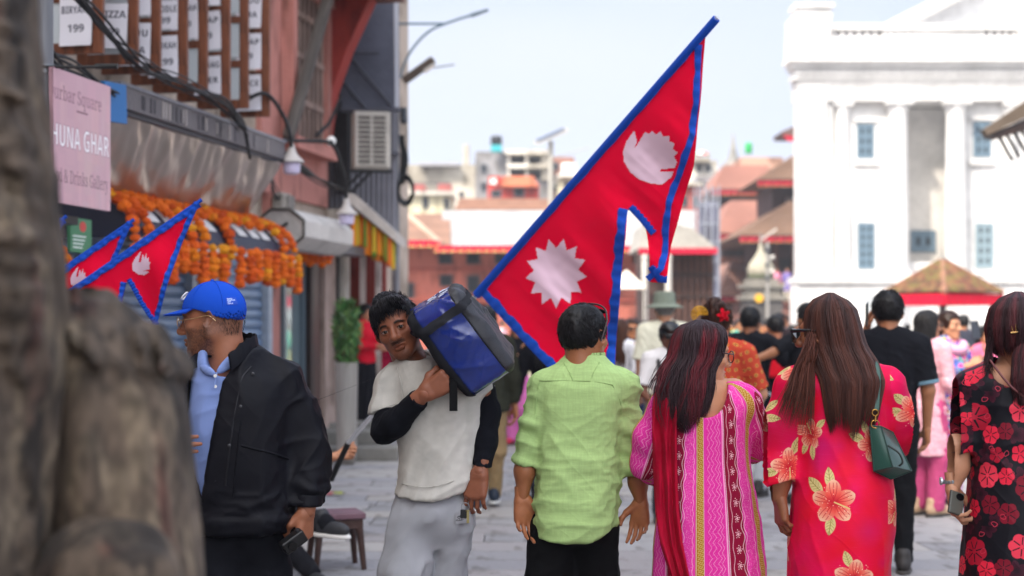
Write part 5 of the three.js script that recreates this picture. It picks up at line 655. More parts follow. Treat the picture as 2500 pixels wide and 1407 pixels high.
// short hair: a cap over the skull (head frame) plus short strands
function shortHair(parent, q, p, o = {}) {
  const front = o.front ?? 0.055, nape = o.nape ?? -0.06, thick = o.thick ?? 0.014, S = o.scale ?? 1, n = o.n ?? 2600, len = o.len ?? 0.03, col = o.col ?? [0.012, 0.011, 0.012];
  const skull = ell(V(0, 0.024, -0.01), V(0.075 + thick, 0.093 + thick, 0.098 + thick));
  // where hair grows: above a line that is high at the face and low at the nape
  const line = (x, y, z) => { const s = clamp((z + 0.03) / 0.11), side = Math.abs(x) / 0.08; return lerp(nape, front, sst(0.1, 0.85, s)) - (o.burn ?? 0.03) * sst(0.75, 1, side) * sst(0.05, 0.4, s) * (1 - sst(0.55, 0.8, s)) + 0.05 * sst(0.7, 1, side) * (1 - sst(0.0, 0.35, s)) * (1 - sst(0, 0.2, s)) * 0.3; };
  const f = (x, y, z) => smax(smax(skull(x, y, z) + 0.004 * n3(x * 30, y * 30, z * 30) + 0.003 * n3(x * 70, y * 70, z * 70), line(x, y, z) - y, 0.012), -ell(V(0, 0.02, -0.01), V(0.068, 0.085, 0.088))(x, y, z), 0.002);
  const g = meshOf(f, V(-0.11, -0.13, -0.13), V(0.11, 0.15, 0.13), o.cell ?? 0.005); paint(g, (x, y, z) => { const k = 0.7 + 0.5 * n3(x * 120, y * 50, z * 120); return col.map((c) => c * k); });
  const out = [place(g, q, p, S)];
  if (n) { const st = new Strands(); for (let i = 0; i < n; i++) { const a = rnd(6.283), v = rnd(-0.75, 1), d = V(Math.cos(a) * Math.sqrt(1 - v * v), v, Math.sin(a) * Math.sqrt(1 - v * v)); const r = V(d.x * (0.073 + thick), 0.024 + d.y * (0.091 + thick), -0.01 + d.z * (0.096 + thick)); if (r.y < line(r.x, r.y, r.z) + 0.004) continue;
      const flow = o.flow ? o.flow(r, d) : V(d.x * 0.4, -0.6, -0.3 * 0).add(V(0, 0.2, 0)); const t = flow.clone().addScaledVector(d, -flow.dot(d)).normalize().addScaledVector(d, o.lift ?? 0.35).add(V(rnd(-0.35, 0.35), rnd(-0.35, 0.35), rnd(-0.35, 0.35))).normalize(); const L = len * rnd(0.6, 1.3), pts = []; for (let k = 0; k < 5; k++) { const e = k / 4, w = r.clone().addScaledVector(t, L * e).addScaledVector(d, -0.25 * L * e * e); pts.push(w.applyQuaternion(q).multiplyScalar(S).add(p)); } const k = rnd(0.5, 1.7); st.add(pts, (o.r ?? 0.0016) * rnd(0.7, 1.3), col.map((c) => c * k), 0.2, 3); }
    out.push(st.geo()); }
  return part('hair', merge(out), HAIR, parent);
}
// long hair that follows stacked sections (figure frame): rows [y, cx, cz, rx, rzFront, rzBack], angles a0..a1 (0 = +z)
function rowsAt(R, y) { let i = 0; while (i < R.length - 2 && R[i + 1][0] < y) i++; const a = R[i], b = R[i + 1], t = clamp((y - a[0]) / (b[0] - a[0])), s = t * t * (3 - 2 * t) * 0.35 + t * 0.65; return a.map((v, k) => lerp(v, b[k], s)); }
function longHair(parent, rows, o = {}) {
  const R = rows.slice().sort((a, b) => a[0] - b[0]), y0 = R[0][0], y1 = R[R.length - 1][0], st = new Strands(), n = o.n ?? 900, a0 = o.a0 ?? 0, a1 = o.a1 ?? Math.PI * 2;
  const P = (a, rho, y) => { const r = rowsAt(R, y), c = Math.cos(a), s = Math.sin(a); return V(r[1] + s * r[3] * rho, y, r[2] + c * (c > 0 ? r[4] : r[5]) * rho); };
  const body = column(R.map((r) => [r[0], r[1], r[2], Math.max(0.004, r[3] - 0.012), Math.max(0.004, r[4] - 0.012), Math.max(0.004, r[5] - 0.012)]), 2);
  const yb = y0 + (o.lift ?? 0.07); const ins = o.inside ? (x, y, z) => Math.max(body(x, y, z) + 0.004 * n3(x * 40, y * 8, z * 40), o.inside(x, y, z), yb - y) : (x, y, z) => body(x, y, z) + 0.004 * n3(x * 40, y * 8, z * 40);
  let m = 0, cx = 0; for (const r of R) m = Math.max(m, r[3], r[4], r[5]); const lo = V(1e9, y0 - 0.02, 1e9), hi = V(-1e9, y1 + 0.02, -1e9); for (const r of R) { lo.x = Math.min(lo.x, r[1] - m); hi.x = Math.max(hi.x, r[1] + m); lo.z = Math.min(lo.z, r[2] - m); hi.z = Math.max(hi.z, r[2] + m); }
  const base = meshOf(ins, lo, hi, o.cell ?? 0.008); paint(base, (x, y, z) => (o.color(Math.atan2(x - R[R.length >> 1][1], z - R[R.length >> 1][2]), (y1 - y) / (y1 - y0), 0.45)));
  for (let i = 0; i < n; i++) {
    const a = lerp(a0, a1, (i + rnd()) / n), rho = rnd(0.92, 1.02), end = y0 + (o.end ? o.end(a) : 0) + rnd(0, o.ragged ?? 0.09), sw = rnd(-0.1, 0.1) * (o.sway ?? 1), ph = rnd(6), kk = rnd(0.7, 1.35), K = o.seg ?? 16, pts = [], wig = rnd(0.3, 1) * (o.wave ?? 0.004), clump = Math.sin(a * (o.clumps ?? 23)) * 0.025 + Math.sin(a * 51 + 1) * 0.012;
    for (let k = 0; k <= K; k++) { const q = k / K, y = lerp(y1 - 0.001, end, Math.pow(q, 0.9)), aa = a + sw * q + clump * q; const w = P(aa, rho + 0.05 * Math.sin(a * 17) * q, y); w.x += wig * Math.sin(q * (o.freq ?? 9) + ph); w.z += wig * Math.cos(q * 7 + ph); if (o.bend) o.bend(w, a, q, i); pts.push(w); }
    st.add(pts, (o.r ?? 0.0036) * rnd(0.6, 1.3), (q) => o.color(a, q, kk), 0.12, 4);
  }
  return part('hair', merge([base, st.geo()]), HAIR, parent);
}
// a skin mesh: arms and neck as one field, head and hands with finer cells joined on
const SKIN = (c) => phys(c, 0.46, { vertexColors: true, specularIntensity: 0.8, bumpMap: rep(T_GRAIN, 1), bumpScale: 0.0006 });
const white3 = (g) => paint(g, (x, y, z) => { const m = 1 + 0.05 * n3(x * 30, y * 30, z * 30) + 0.04 * n3(x * 110, y * 110, z * 110); return [m, m, m]; });
// creases: ridged noise stretched along a direction
const crease = (amp, across, along, dir, sd = 0, sharp = 1) => { const d = dir.clone().normalize(); return (x, y, z) => { const s = x * d.x + y * d.y + z * d.z, px = x - d.x * s, py = y - d.y * s, pz = z - d.z * s; const w = 0.35 * n3(x * 5 + sd, y * 5, z * 5); const n = n3(px * across + d.x * s * along + w + sd * 3.1, py * across + d.y * s * along + w, pz * across + d.z * s * along + sd); return amp * (sharp ? Math.pow(1 - Math.abs(n), 3) - 0.4 : n); }; };
const sumf = (...f) => (x, y, z, a, b, c) => { let s = 0; for (const g of f) s += g(x, y, z, a, b, c); return s; };
const bounds = (pts, pad) => { const lo = V(1e9, 1e9, 1e9), hi = V(-1e9, -1e9, -1e9); for (const p of pts) { lo.min(p); hi.max(p); } return [lo.subScalar(pad), hi.addScalar(pad)]; };
function shoeGeo(cell = 0.01) { const f = un(0.02, ell(V(0, 0.05, 0.07), V(0.046, 0.045, 0.11)), ell(V(0, 0.06, -0.03), V(0.042, 0.055, 0.065)), cap(V(0, 0.07, -0.03), V(0, 0.12, -0.035), 0.045)); return meshOf((x, y, z) => Math.max(f(x, y, z), 0.012 - y), V(-0.07, 0, -0.12), V(0.07, 0.16, 0.2), cell); }
function soleGeo() { const f = un(0.02, ell(V(0, 0.012, 0.075), V(0.05, 0.03, 0.115)), ell(V(0, 0.012, -0.03), V(0.045, 0.03, 0.07))); return meshOf((x, y, z) => Math.max(f(x, y, z), Math.abs(y - 0.012) - 0.012), V(-0.07, -0.01, -0.12), V(0.07, 0.04, 0.22), 0.008); }
const SHOE = shoeGeo(), SOLE = soleGeo();
// a whole figure seen at some distance, made from measures; it looks along +z
function person(o) {
  const H = o.H ?? 1.68, k = H / 1.7, base = at(o.u, 795, o.d); const t = thing('person', o.label, 'person', V(base.x, o.y ?? 0, base.z), o.yaw ?? Math.PI);
  const c = o.cell ?? 0.016, J = { neck: [0, 1.44, -0.015], head: [0, 1.575, 0.0], shL: [0.175, 1.385, -0.015], elL: [0.225, 1.11, -0.03], wrL: [0.235, 0.87, 0.03], shR: [-0.175, 1.385, -0.015], elR: [-0.225, 1.11, -0.03], wrR: [-0.235, 0.87, 0.03], hipL: [0.09, 0.9, 0], knL: [0.095, 0.49, 0.02], anL: [0.09, 0.09, -0.02], hipR: [-0.09, 0.9, 0], knR: [-0.095, 0.49, 0.02], anR: [-0.09, 0.09, -0.02], ...(o.J ?? {}) };
  const j = {}; for (const n in J) j[n] = V(...J[n]).multiplyScalar(k);
  const fem = o.fem ? 1 : 0, w = (o.wide ?? 1) * (fem ? 0.93 : 1), skin = SKIN(o.skin ?? 0xa9714f), hq = o.headQ ?? eul(o.pitch ?? 0, o.look ?? 0, 0), hp = j.head;
  // body
  const arms = un(0.02, cap(j.neck, hp.clone().add(V(0, -0.08, -0.02)), 0.055 * k), ...['L', 'R'].flatMap((s) => [cap(j['sh' + s], j['el' + s], 0.046 * k * w, 0.038 * k * w), cap(j['el' + s], j['wr' + s], 0.038 * k * w, 0.026 * k)]), cap(j.shL, j.shR, 0.06 * k));
  const [lo, hi] = bounds(Object.values(j), 0.09); const sk = [white3(meshOf(arms, lo, hi, Math.max(0.011, c * 0.8))), place(headGeo(o.headCell ?? 0.008, { fem, brow: 0.8, ...(o.face ?? {}) }), hq, hp, k)];
  for (const [s, m] of [['L', false], ['R', true]]) { const dir = (o['hand' + s] ? V(...o['hand' + s]) : j['wr' + s].clone().sub(j['el' + s]).add(V(0, -0.15, 0))).normalize(); sk.push(place(handGeo({ mirror: m, ...(o.hand ?? {}) }, o.handCell ?? 0.007), basisQ(dir, V(m ? 1 : -1, 0, -0.3).addScaledVector(dir, 0)), j['wr' + s], k * (fem ? 0.9 : 1))); }
  if (o.bare) sk.push(white3(meshOf(un(0.03, ...['L', 'R'].flatMap((s) => [cap(j['kn' + s], j['an' + s], 0.052 * k, 0.036 * k)])), lo, hi, c)));
  part('body', merge(sk), skin, t);
  if (!o.noEyes) eyes(t, hq, hp, Z1, k);
  // clothes above
  const tor = column([[0.86 * k, 0, 0, 0.165 * k * w, 0.115 * k, 0.125 * k], [1.0 * k, 0, 0, 0.155 * k * w * (fem ? 0.95 : 1), 0.12 * k * (o.belly ?? 1), 0.105 * k], [1.12 * k, 0, 0, 0.15 * k * w * (fem ? 0.9 : 1), 0.12 * k * (o.belly ?? 1), 0.1 * k], [1.27 * k, 0, 0, 0.168 * k * w, (fem ? 0.145 : 0.125) * k, 0.115 * k], [1.38 * k, 0, -0.01, 0.165 * k * w, 0.09 * k, 0.1 * k], [1.45 * k, 0, -0.015, 0.1 * k, 0.065 * k, 0.075 * k], [1.485 * k, 0, -0.015, 0.06 * k, 0.055 * k, 0.058 * k]]);
  const sl = o.sleeve ?? 0.6, sleeves = sl > 0 ? ['L', 'R'].flatMap((s) => { const e = j['el' + s], sh = j['sh' + s], wr = j['wr' + s]; if (sl <= 1) { const en = sh.clone().lerp(e, sl), dir = e.clone().sub(sh); return [cut(cap(sh, sh.clone().lerp(e, sl + 0.15), 0.066 * k * w, 0.062 * k * w), half(en, dir.clone().negate()), 0.004)]; } const en = e.clone().lerp(wr, sl - 1), dir = wr.clone().sub(e); return [cap(sh, e, 0.066 * k * w, 0.054 * k * w), cut(cap(e, e.clone().lerp(wr, sl - 0.88), 0.054 * k * w, 0.045 * k * w), half(en, dir.clone().negate()), 0.004)]; }) : [];
  const yok = cap(V(-0.1 * k, 1.4 * k, -0.015), V(0.1 * k, 1.4 * k, -0.015), 0.075 * k);
  const lowTop = (o.hem ?? 0.84) * k, flare = o.flare ?? 1; let body = un(0.04, tor, yok, ...sleeves); if (lowTop < 0.85 * k) { const sk2 = column([[lowTop, 0, 0, 0.19 * k * w * flare, 0.14 * k * flare, 0.15 * k * flare], [0.7 * k, 0, 0, 0.18 * k * w * (0.5 + flare / 2), 0.13 * k, 0.14 * k], [0.9 * k, 0, 0, 0.165 * k * w, 0.118 * k, 0.125 * k]]); body = un(0.03, body, sk2); }
  const topF = (x, y, z) => { let d = body(x, y, z); if (o.hem) d = smax(d, lowTop - y, 0.004); return d; };
  const tg = meshOf(topF, V(lo.x, lowTop - 0.02, lo.z - 0.05), hi, c); shift(tg, sumf(crease(0.008, 16, 3, V(o.creaseX ?? 0.2, 1, 0.1), o.u), crease(0.005, 30, 8, V(1, 0.5, 0.2), o.u + 3)));
  const tm = o.topMat ?? cloth(o.top ?? 0x888888); const top = part(o.topName ?? 'shirt', o.topMat?.map ? unroll(tg, [{ a: V(0, 0, 0), b: V(0, 1.5, 0), r: 0.16, ru: 0.16 }, { a: j.shL, b: j.elL, r: 0.06 }, { a: j.shR, b: j.elR, r: 0.06 }]) : tg, tm, t); if (o.topLabel) top.userData.label = o.topLabel;
  // below
  if (o.skirt) { const y0 = o.skirt * k, sk3 = column([[y0, 0, 0, 0.21 * k * w, 0.18 * k, 0.18 * k], [0.5 * k, 0, 0, 0.19 * k * w, 0.16 * k, 0.16 * k], [0.85 * k, 0, 0, 0.17 * k * w, 0.12 * k, 0.13 * k], [1.0 * k, 0, 0, 0.14 * k * w, 0.1 * k, 0.1 * k]]); const g = meshOf(sk3, V(-0.3, y0 - 0.02, -0.3), V(0.3, 1.05 * k, 0.3), c); shift(g, crease(0.014, 22, 2, Y1, o.u + 9)); part('skirt', g, o.bottomMat ?? cloth(o.bottom ?? 0x222222), t); }
  else { const lw = o.legW ?? 1, legs = un(0.05, ell(V(0, 0.92 * k, 0), V(0.155 * k * w, 0.13 * k, 0.115 * k)), ...['L', 'R'].flatMap((s) => [cap(j['hip' + s].clone().add(V(0, -0.04, 0)), j['kn' + s], 0.088 * k * w, 0.066 * k * lw), cap(j['kn' + s], j['an' + s], 0.064 * k * lw, 0.054 * k * lw)])); const g = meshOf((x, y, z) => Math.max(legs(x, y, z), 0.05 - y), V(lo.x, 0, lo.z - 0.05), V(hi.x, 1.08 * k, hi.z), c); shift(g, sumf(crease(0.008, 14, 4, V(0.4, 1, 0), o.u + 5), crease(0.006, 22, 22, V(1, 0.3, 0), o.u + 6))); part(o.bottomName ?? 'trousers', g, o.bottomMat ?? cloth(o.bottom ?? 0x222222), t); }
  for (const s of ['L', 'R']) { const a = j['an' + s]; const sh = part('shoe', place(SHOE, eul(0, s === 'L' ? 0.15 : -0.15, 0), V(a.x, a.y - 0.09 * k, a.z)), mat(o.shoe ?? 0x2a2625, 0.6), t); part('sole', place(SOLE, eul(0, s === 'L' ? 0.15 : -0.15, 0), V(a.x, a.y - 0.09 * k, a.z)), mat(o.sole ?? 0x3a3632, 0.7), sh); }
  // hair
  const hc = o.hair ?? [0.012, 0.011, 0.012];
  if (o.hairT === 'short' || !o.hairT) shortHair(t, hq, hp, { scale: k, n: o.hairN ?? 500, r: 0.0026, cell: 0.008, col: hc, thick: 0.014 });
  else if (o.hairT === 'long') { const rr = (a) => a.map((v) => v * k), down = o.hairDown ?? 1.2, hx = hp.x, hz = hp.z - 0.012; shortHair(t, hq, hp, { scale: k, n: 0, cell: 0.008, col: hc, thick: 0.016, nape: -0.1, burn: 0.1, front: 0.06 }); longHair(t, [[down * k, hx, -0.1 * k, 0.11 * k, 0.02, 0.045 * k], [1.4 * k, hx, -0.075 * k, 0.115 * k, 0.03, 0.055 * k], [1.5 * k, hx, hz - 0.03, 0.1 * k, 0.04 * k, 0.075 * k], [1.6 * k, hx, hz, 0.092 * k, 0.07 * k, 0.102 * k], [1.66 * k, hx, hz, 0.075 * k, 0.07 * k, 0.09 * k], [1.7 * k, hx, hz, 0.02, 0.02, 0.02]], { n: o.hairN ?? 220, a0: o.hairA0 ?? 1.25, a1: o.hairA1 ?? 5.03, r: 0.006, seg: 10, cell: 0.012, color: (a, q, kk) => hc.map((v) => v * kk), inside: (x, y, z) => y < 1.66 * k ? z - (hp.z + 0.01 * k) : -1 }); }
  return { t, j, k, hq, hp };
}
// ---------------------------------------------------------------- the six near figures
function figure(label, u0, d) { const b = at(u0, 795, d); b.y = 0; const t = thing('person', label, 'person', b); const S = d / F; return { t, S, L: (u, v, dz = 0) => at(u, v, d - dz).sub(b), y: (v) => EYE + (HZ - v) * S, x: (u) => (u - u0) * S }; }
const chain = (g, pts, k = 0.03) => un(k, ...pts.slice(1).map((p, i) => cap(g.L(pts[i][0], pts[i][1], pts[i][2]), g.L(p[0], p[1], p[2]), pts[i][3] * g.S, p[3] * g.S)));
const rowsPx = (g, rows) => rows.map(([v, u, hw, zf, zb, cz = 0]) => [g.y(v), g.x(u), cz, hw * g.S, zf, zb]);
const legsDown = (g, parts, m, name = 'trousers', folds) => { const f = un(0.03, ...parts); const geo = meshOf((x, y, z) => Math.max(f(x, y, z), 0.07 - y), V(-0.36, 0.05, -0.26), V(0.36, g.y(1180), 0.28), 0.012); if (folds) shift(geo, folds); return part(name, geo, m, g.t); };
const shoesAt = (g, xs, yaw, c = 0x1c1b1c) => xs.forEach(([x, z]) => { const s = part('shoe', place(SHOE, eul(0, yaw, 0), V(x, 0, z)), mat(c, 0.6), g.t); part('sole', place(SOLE, eul(0, yaw, 0), V(x, 0, z)), mat(0x4a4644, 0.7), s); });
const seamTube = (g, pts, r, m, name) => part(name, tube(pts.map((p) => g.L(...p)), r, 40, 6), m, g.t);

{ // man in the green shirt, seen from behind
  const g = figure('man seen from behind in a light green rolled sleeve shirt with sunglasses on his head', 1408, 5.8), { t, L } = g, skin = SKIN(0x99603f);
  const hq = eul(0.02, 145 * Math.PI / 180, -0.03), hp = L(1426, 822, 0), hs = 0.93;
  const armL = chain(g, [[1287, 1105, 0.01, 23], [1281, 1150, 0.02, 23], [1276, 1212, 0.02, 16]]), armR = chain(g, [[1548, 1130, 0.0, 22], [1558, 1180, 0.0, 21], [1564, 1222, 0.0, 15.5]]);
  const neck = chain(g, [[1428, 850, -0.005, 40], [1425, 905, 0, 46]]);
  part('body', merge([white3(meshOf(un(0.02, armL, armR, neck), L(1200, 1300, -0.15), L(1620, 800, 0.15), 0.007)), place(headGeo(0.0035, { fat: 0.5, brow: 0.8 }), hq, hp, hs),
    place(handGeo({ curl: [0.25, 0.35, 0.42, 0.5], palm: 0.35 }), basisQ(V(0.12, -1, 0.02), V(0.25, 0, 1)), L(1275, 1216, 0.02), 0.95), place(handGeo({ mirror: true, curl: [0.3, 0.4, 0.45, 0.5], palm: 0.35, thumb: [[0.05, -0.045, 0.02], [0.066, -0.07, 0.032], [0.068, -0.094, 0.04]] }), basisQ(V(-0.05, -1, 0.02), V(-0.4, 0, 1)), L(1564, 1226, 0), 0.9)]), skin, t);
  const tor = column(rowsPx(g, [[1330, 1404, 104, 0.135, 0.13], [1250, 1406, 106, 0.14, 0.14], [1150, 1410, 104, 0.13, 0.15], [1050, 1414, 102, 0.125, 0.14], [960, 1422, 106, 0.125, 0.12], [915, 1426, 92, 0.105, 0.1], [890, 1427, 62, 0.085, 0.08], [868, 1427, 47, 0.066, 0.07]]), 2.5);
  const sh = un(0.04, cap(L(1395, 925, 0.0), L(1330, 943, 0), 44 * g.S, 34 * g.S), cap(L(1455, 925, 0), L(1520, 948, 0), 44 * g.S, 34 * g.S));
  const slL = cut(chain(g, [[1327, 940, 0, 36], [1300, 1040, 0.005, 35], [1284, 1130, 0.01, 33], [1278, 1170, 0.015, 33]]), half(L(1284, 1128, 0.01), V(0.16, 1, 0)), 0.004), slR = cut(chain(g, [[1525, 945, 0, 34], [1537, 1050, 0.0, 33], [1548, 1150, 0, 32], [1552, 1200, 0, 32]]), half(L(1548, 1156, 0), V(-0.28, 1, 0)), 0.004);
  const cuffL = cut(cut(chain(g, [[1290, 1070, 0.01, 31], [1282, 1160, 0.012, 36]]), half(L(1284, 1134, 0.01), V(0.16, 1, 0)), 0.006), half(L(1290, 1088, 0.01), V(-0.2, -1, 0)), 0.006), cuffR = cut(cut(chain(g, [[1543, 1090, 0, 30], [1553, 1190, 0, 34]]), half(L(1549, 1162, 0), V(-0.28, 1, 0)), 0.006), half(L(1545, 1124, 0), V(0.3, -1, 0)), 0.006);
  const hemY = (x) => g.y(1314) + 0.045 * sst(0.03, 0.16, x) + 0.012 * sst(-0.08, -0.16, x);
  const f0 = un(0.035, un(0.05, tor, sh), slL, slR), f1 = (x, y, z) => smin(smin(f0(x, y, z), cuffL(x, y, z), 0.006), cuffR(x, y, z), 0.006);
  const geo = meshOf((x, y, z) => smax(f1(x, y, z), hemY(x) - y, 0.004), L(1225, 1330, -0.22), L(1600, 850, 0.22), 0.0065);
  const sag = sumf(crease(0.008, 11, 3, V(1, 0.28, 0), 2), crease(0.0075, 17, 4, V(1, -0.14, 0), 8), crease(0.0045, 40, 8, V(1, 0.1, 0.2), 5), crease(0.008, 9, 1.6, V(0.12, 1, 0), 4, 0));
  shift(geo, (x, y, z, a, b, c) => { const low = sst(g.y(1000), g.y(1140), y), arm = sst(0.12, 0.17, Math.abs(x)); return sag(x, y, z) * lerp(0.45, 1, Math.max(low, arm)) + arm * 0.006 * Math.sin(y * 90 + x * 40 + 3 * n3(x * 9, y * 9, z * 9)) * sst(g.y(960), g.y(1060), y); });
  const lin = dataTex(256, 256, (x, y) => { const s = tfb(x * 1, y * 8, 12, 3, 3), q = tfb(x * 8, y, 12, 8, 3), k = 0.93 + 0.07 * (s - 0.5) + 0.07 * (q - 0.5) + 0.07 * (tfb(x, y, 6, 12, 3) - 0.5); return [k, k, k * 0.98]; });
  const GM = cloth(0xb3d18c, { map: rep(lin, 3), ...crz(0.5, 0.003) }); const axes = [{ a: L(1410, 1350, 0), b: L(1427, 880, 0), r: 0.14 }, { a: L(1280, 1150, 0), b: L(1330, 945, 0), r: 0.05 }, { a: L(1552, 1180, 0), b: L(1520, 945, 0), r: 0.05 }];
  const shirt = part('shirt', unroll(geo, axes), GM, t);
  const band = meshOf(cut(column(rowsPx(g, [[890, 1427, 53, 0.076, 0.08], [860, 1429, 49, 0.068, 0.075]]), 2.2), column(rowsPx(g, [[900, 1427, 48, 0.07, 0.075], [850, 1429, 45, 0.062, 0.07]]), 2.2), 0.003), L(1360, 893, -0.1), L(1495, 858, 0.11), 0.005); part('collar_band', boxUV(band), GM, shirt);
  // yoke and sleeve seams: fine welts on the cloth
  const welt = (pts, r = 0.0018) => { const P = pts.map((p) => { const q = L(p[0], p[1], 0.25); let z = q.z; for (let i = 0; i < 40; i++) { const d = f1(q.x, q.y, z); if (d < 0.0005) break; z -= Math.max(0.001, d * 0.7); } return V(q.x, q.y, z + 0.004); }); part('seam', tube(P, r, 60, 5), GM, shirt); };
  welt([[1318, 934], [1360, 934], [1410, 933], [1460, 936], [1502, 944]]); welt([[1318, 940], [1310, 990], [1308, 1050]]); welt([[1502, 944], [1522, 985], [1526, 1020]]); welt([[1381, 890], [1395, 915], [1402, 932]]); welt([[1470, 888], [1455, 912], [1446, 933]]);
  legsDown(g, [ell(V(0, g.y(1270), 0), V(0.148, 0.1, 0.125)), chain(g, [[1347, 1290, 0, 60], [1340, 1420, 0, 56], [1342, 1650, 0.01, 44], [1345, 1850, 0, 36]]), chain(g, [[1450, 1290, 0, 60], [1454, 1420, -0.03, 54], [1452, 1650, -0.05, 44], [1450, 1850, -0.02, 36]])], cloth(0x0b0b0d), 'trousers', sumf(crease(0.006, 14, 5, V(1, 0.3, 0), 3), crease(0.004, 30, 10, V(1, -0.4, 0.2), 6)));
  shoesAt(g, [[-0.1, -0.03], [0.075, -0.06]], Math.PI);
  shortHair(t, hq, hp, { scale: hs, n: 5200, len: 0.02, r: 0.0012, thick: 0.013, nape: -0.058, front: 0.06, burn: 0.035, lift: 0.25, col: [0.010, 0.009, 0.010], flow: (r, d) => V(d.x * 0.5, -0.5 + Math.max(0, d.y), -0.6 * d.y), cell: 0.004 });
  const gl = new THREE.Group(); // sunglasses pushed up on the hair
  const G = (x, y, z) => V(x, y, z).multiplyScalar(hs).applyQuaternion(hq).add(hp), lensM = mat(0x120d0d, 0.12), fr = mat(0x2a1416, 0.3);
  const lens = [-1, 1].map((s) => { const q = new THREE.SphereGeometry(0.03, 16, 10, 0, Math.PI * 2, 0, 0.75); q.rotateX(0.6); q.scale(0.95, 0.8, 0.95); q.translate(s * 0.034, 0.085, 0.062); return q; });
  const sg = thing('sunglasses', 'dark sunglasses pushed up on the head of the man in green', 'sunglasses', t.position); part('lens', place(merge(lens), hq, hp, hs), lensM, sg); part('frame', merge([tube([G(-0.088, 0.06, 0.03), G(-0.07, 0.105, 0.045), G(-0.03, 0.126, 0.05), G(0.03, 0.126, 0.05), G(0.07, 0.105, 0.045), G(0.088, 0.06, 0.03)], 0.0036, 40), tube([G(0.088, 0.06, 0.03), G(0.093, 0.02, -0.0), G(0.09, -0.02, -0.02)], 0.0032, 20), tube([G(-0.088, 0.06, 0.03), G(-0.093, 0.02, -0.0), G(-0.09, -0.02, -0.02)], 0.0032, 20)]), fr, sg);
}
{ // porter with the bag
  const g = figure('young porter in pale T-shirt and grey sweatpants with a blue bag on his shoulder', 1055, 5.7), { t, L } = g, skin = SKIN(0x87513a);
  const hq = new THREE.Quaternion().setFromAxisAngle(Z1, 0.36).multiply(eul(0.08, -0.16, 0)), hs = 0.93, hp = L(963, 805, 0.0);
  hp.sub(V(0, 0, 0.0876 * hs).applyQuaternion(hq)).add(V(0, 0.003 * hs, 0).applyQuaternion(hq)); hp.z += 0.09;
  const neck = chain(g, [[985, 855, -0.02, 36], [1012, 905, -0.03, 46]]), wristL = L(1036, 962, 0.19), wristR = L(1172, 1152, 0.07);
  const tRight = cap(L(1165, 930, -0.02), L(1178, 960, 0), 0.045, 0.04);
  part('body', merge([white3(meshOf(un(0.02, neck, tRight, chain(g, [[1018, 979, 0.17, 19], [1036, 962, 0.19, 18]]), chain(g, [[1175, 1139, 0.06, 16], [1172, 1152, 0.07, 17]])), L(900, 1200, -0.2), L(1260, 780, 0.32), 0.006)), place(headGeo(0.0024, { stubble: 1.25, must: 1, chin: 0.6, beard: 0.0, brow: 1, nose: 1.12, open: 1.0, lip: 0.55, lipC: [0.75, 0.5, 0.48] }), hq, hp, hs),
    place(handGeo({ mirror: true, curl: [[0.25, 0.5, 0.4], [0.3, 0.55, 0.4], [0.35, 0.6, 0.4], [0.4, 0.6, 0.4]], spread: 0.09, palm: 0, thumb: [[0.045, -0.045, 0.02], [0.05, -0.08, 0.03], [0.045, -0.105, 0.045]] }), basisQ(V(0.82, 0.5, 0.1), V(0.25, 0.28, -1)), wristL, 0.98), place(handGeo({ curl: [[0.5, 0.8, 0.5], [0.45, 0.6, 0.5], [0.4, 0.6, 0.4], [0.35, 0.55, 0.4]], spread: 0.07, palm: 0, thumb: [[0.042, -0.05, 0.02], [0.045, -0.085, 0.035], [0.035, -0.11, 0.045]] }), basisQ(V(-0.22, -1, 0.1), V(0.35, 0, -1)), wristR, 0.98)]), skin, t);
  eyes(t, hq, hp, Z1.clone().applyQuaternion(hq.clone().invert()), hs);
  // T-shirt
  const tor = column(rowsPx(g, [[1225, 1050, 93, 0.125, 0.12], [1150, 1064, 92, 0.125, 0.12], [1050, 1070, 98, 0.13, 0.12], [970, 1068, 104, 0.13, 0.12], [920, 1050, 100, 0.105, 0.1], [895, 1035, 72, 0.09, 0.085], [872, 1016, 45, 0.07, 0.065]]), 2.4);
  const shl = un(0.04, cap(L(1005, 925, -0.01), L(948, 942, 0.0), 40 * g.S, 33 * g.S), cap(L(1080, 930, -0.03), L(1160, 948, -0.02), 44 * g.S, 38 * g.S));
  const slL = cut(chain(g, [[950, 940, 0, 36], [940, 1000, 0.02, 38], [933, 1050, 0.03, 40]]), half(L(938, 1006, 0.02), V(-0.25, 1, -0.15)), 0.004), slR = cut(chain(g, [[1160, 945, -0.02, 40], [1190, 985, 0, 38]]), half(L(1174, 958, -0.01), V(-0.35, 1, 0)), 0.004);
  const hemY = (x) => g.y(1213) + 0.05 * sst(0.02, 0.16, x) * 0.7 + 0.008 * sst(-0.05, -0.13, x);
  const neckHole = ell(L(1014, 862, 0.03), V(0.058, 0.03, 0.07)), f0 = un(0.04, tor, shl, slL, slR), f1 = (x, y, z) => smax(smax(f0(x, y, z), hemY(x) - y, 0.004), -neckHole(x, y, z), 0.006);
  const geo = meshOf(f1, L(885, 1235, -0.22), L(1240, 855, 0.22), 0.0065);
  const w1 = crease(0.010, 9, 1.8, V(0.42, 1, 0), 3), w2 = crease(0.006, 18, 4, V(0.55, 1, 0.1), 7), w3 = crease(0.007, 15, 4, V(1, 0.35, 0), 12), w4 = crease(0.005, 10, 3, V(-0.5, 1, 0), 16);
  shift(geo, (x, y, z) => w1(x, y, z) * 1.25 + w2(x, y, z) * 0.9 + w3(x, y, z) * sst(g.y(1080), g.y(1180), y) * 1.2 + w4(x, y, z) * 0.6);
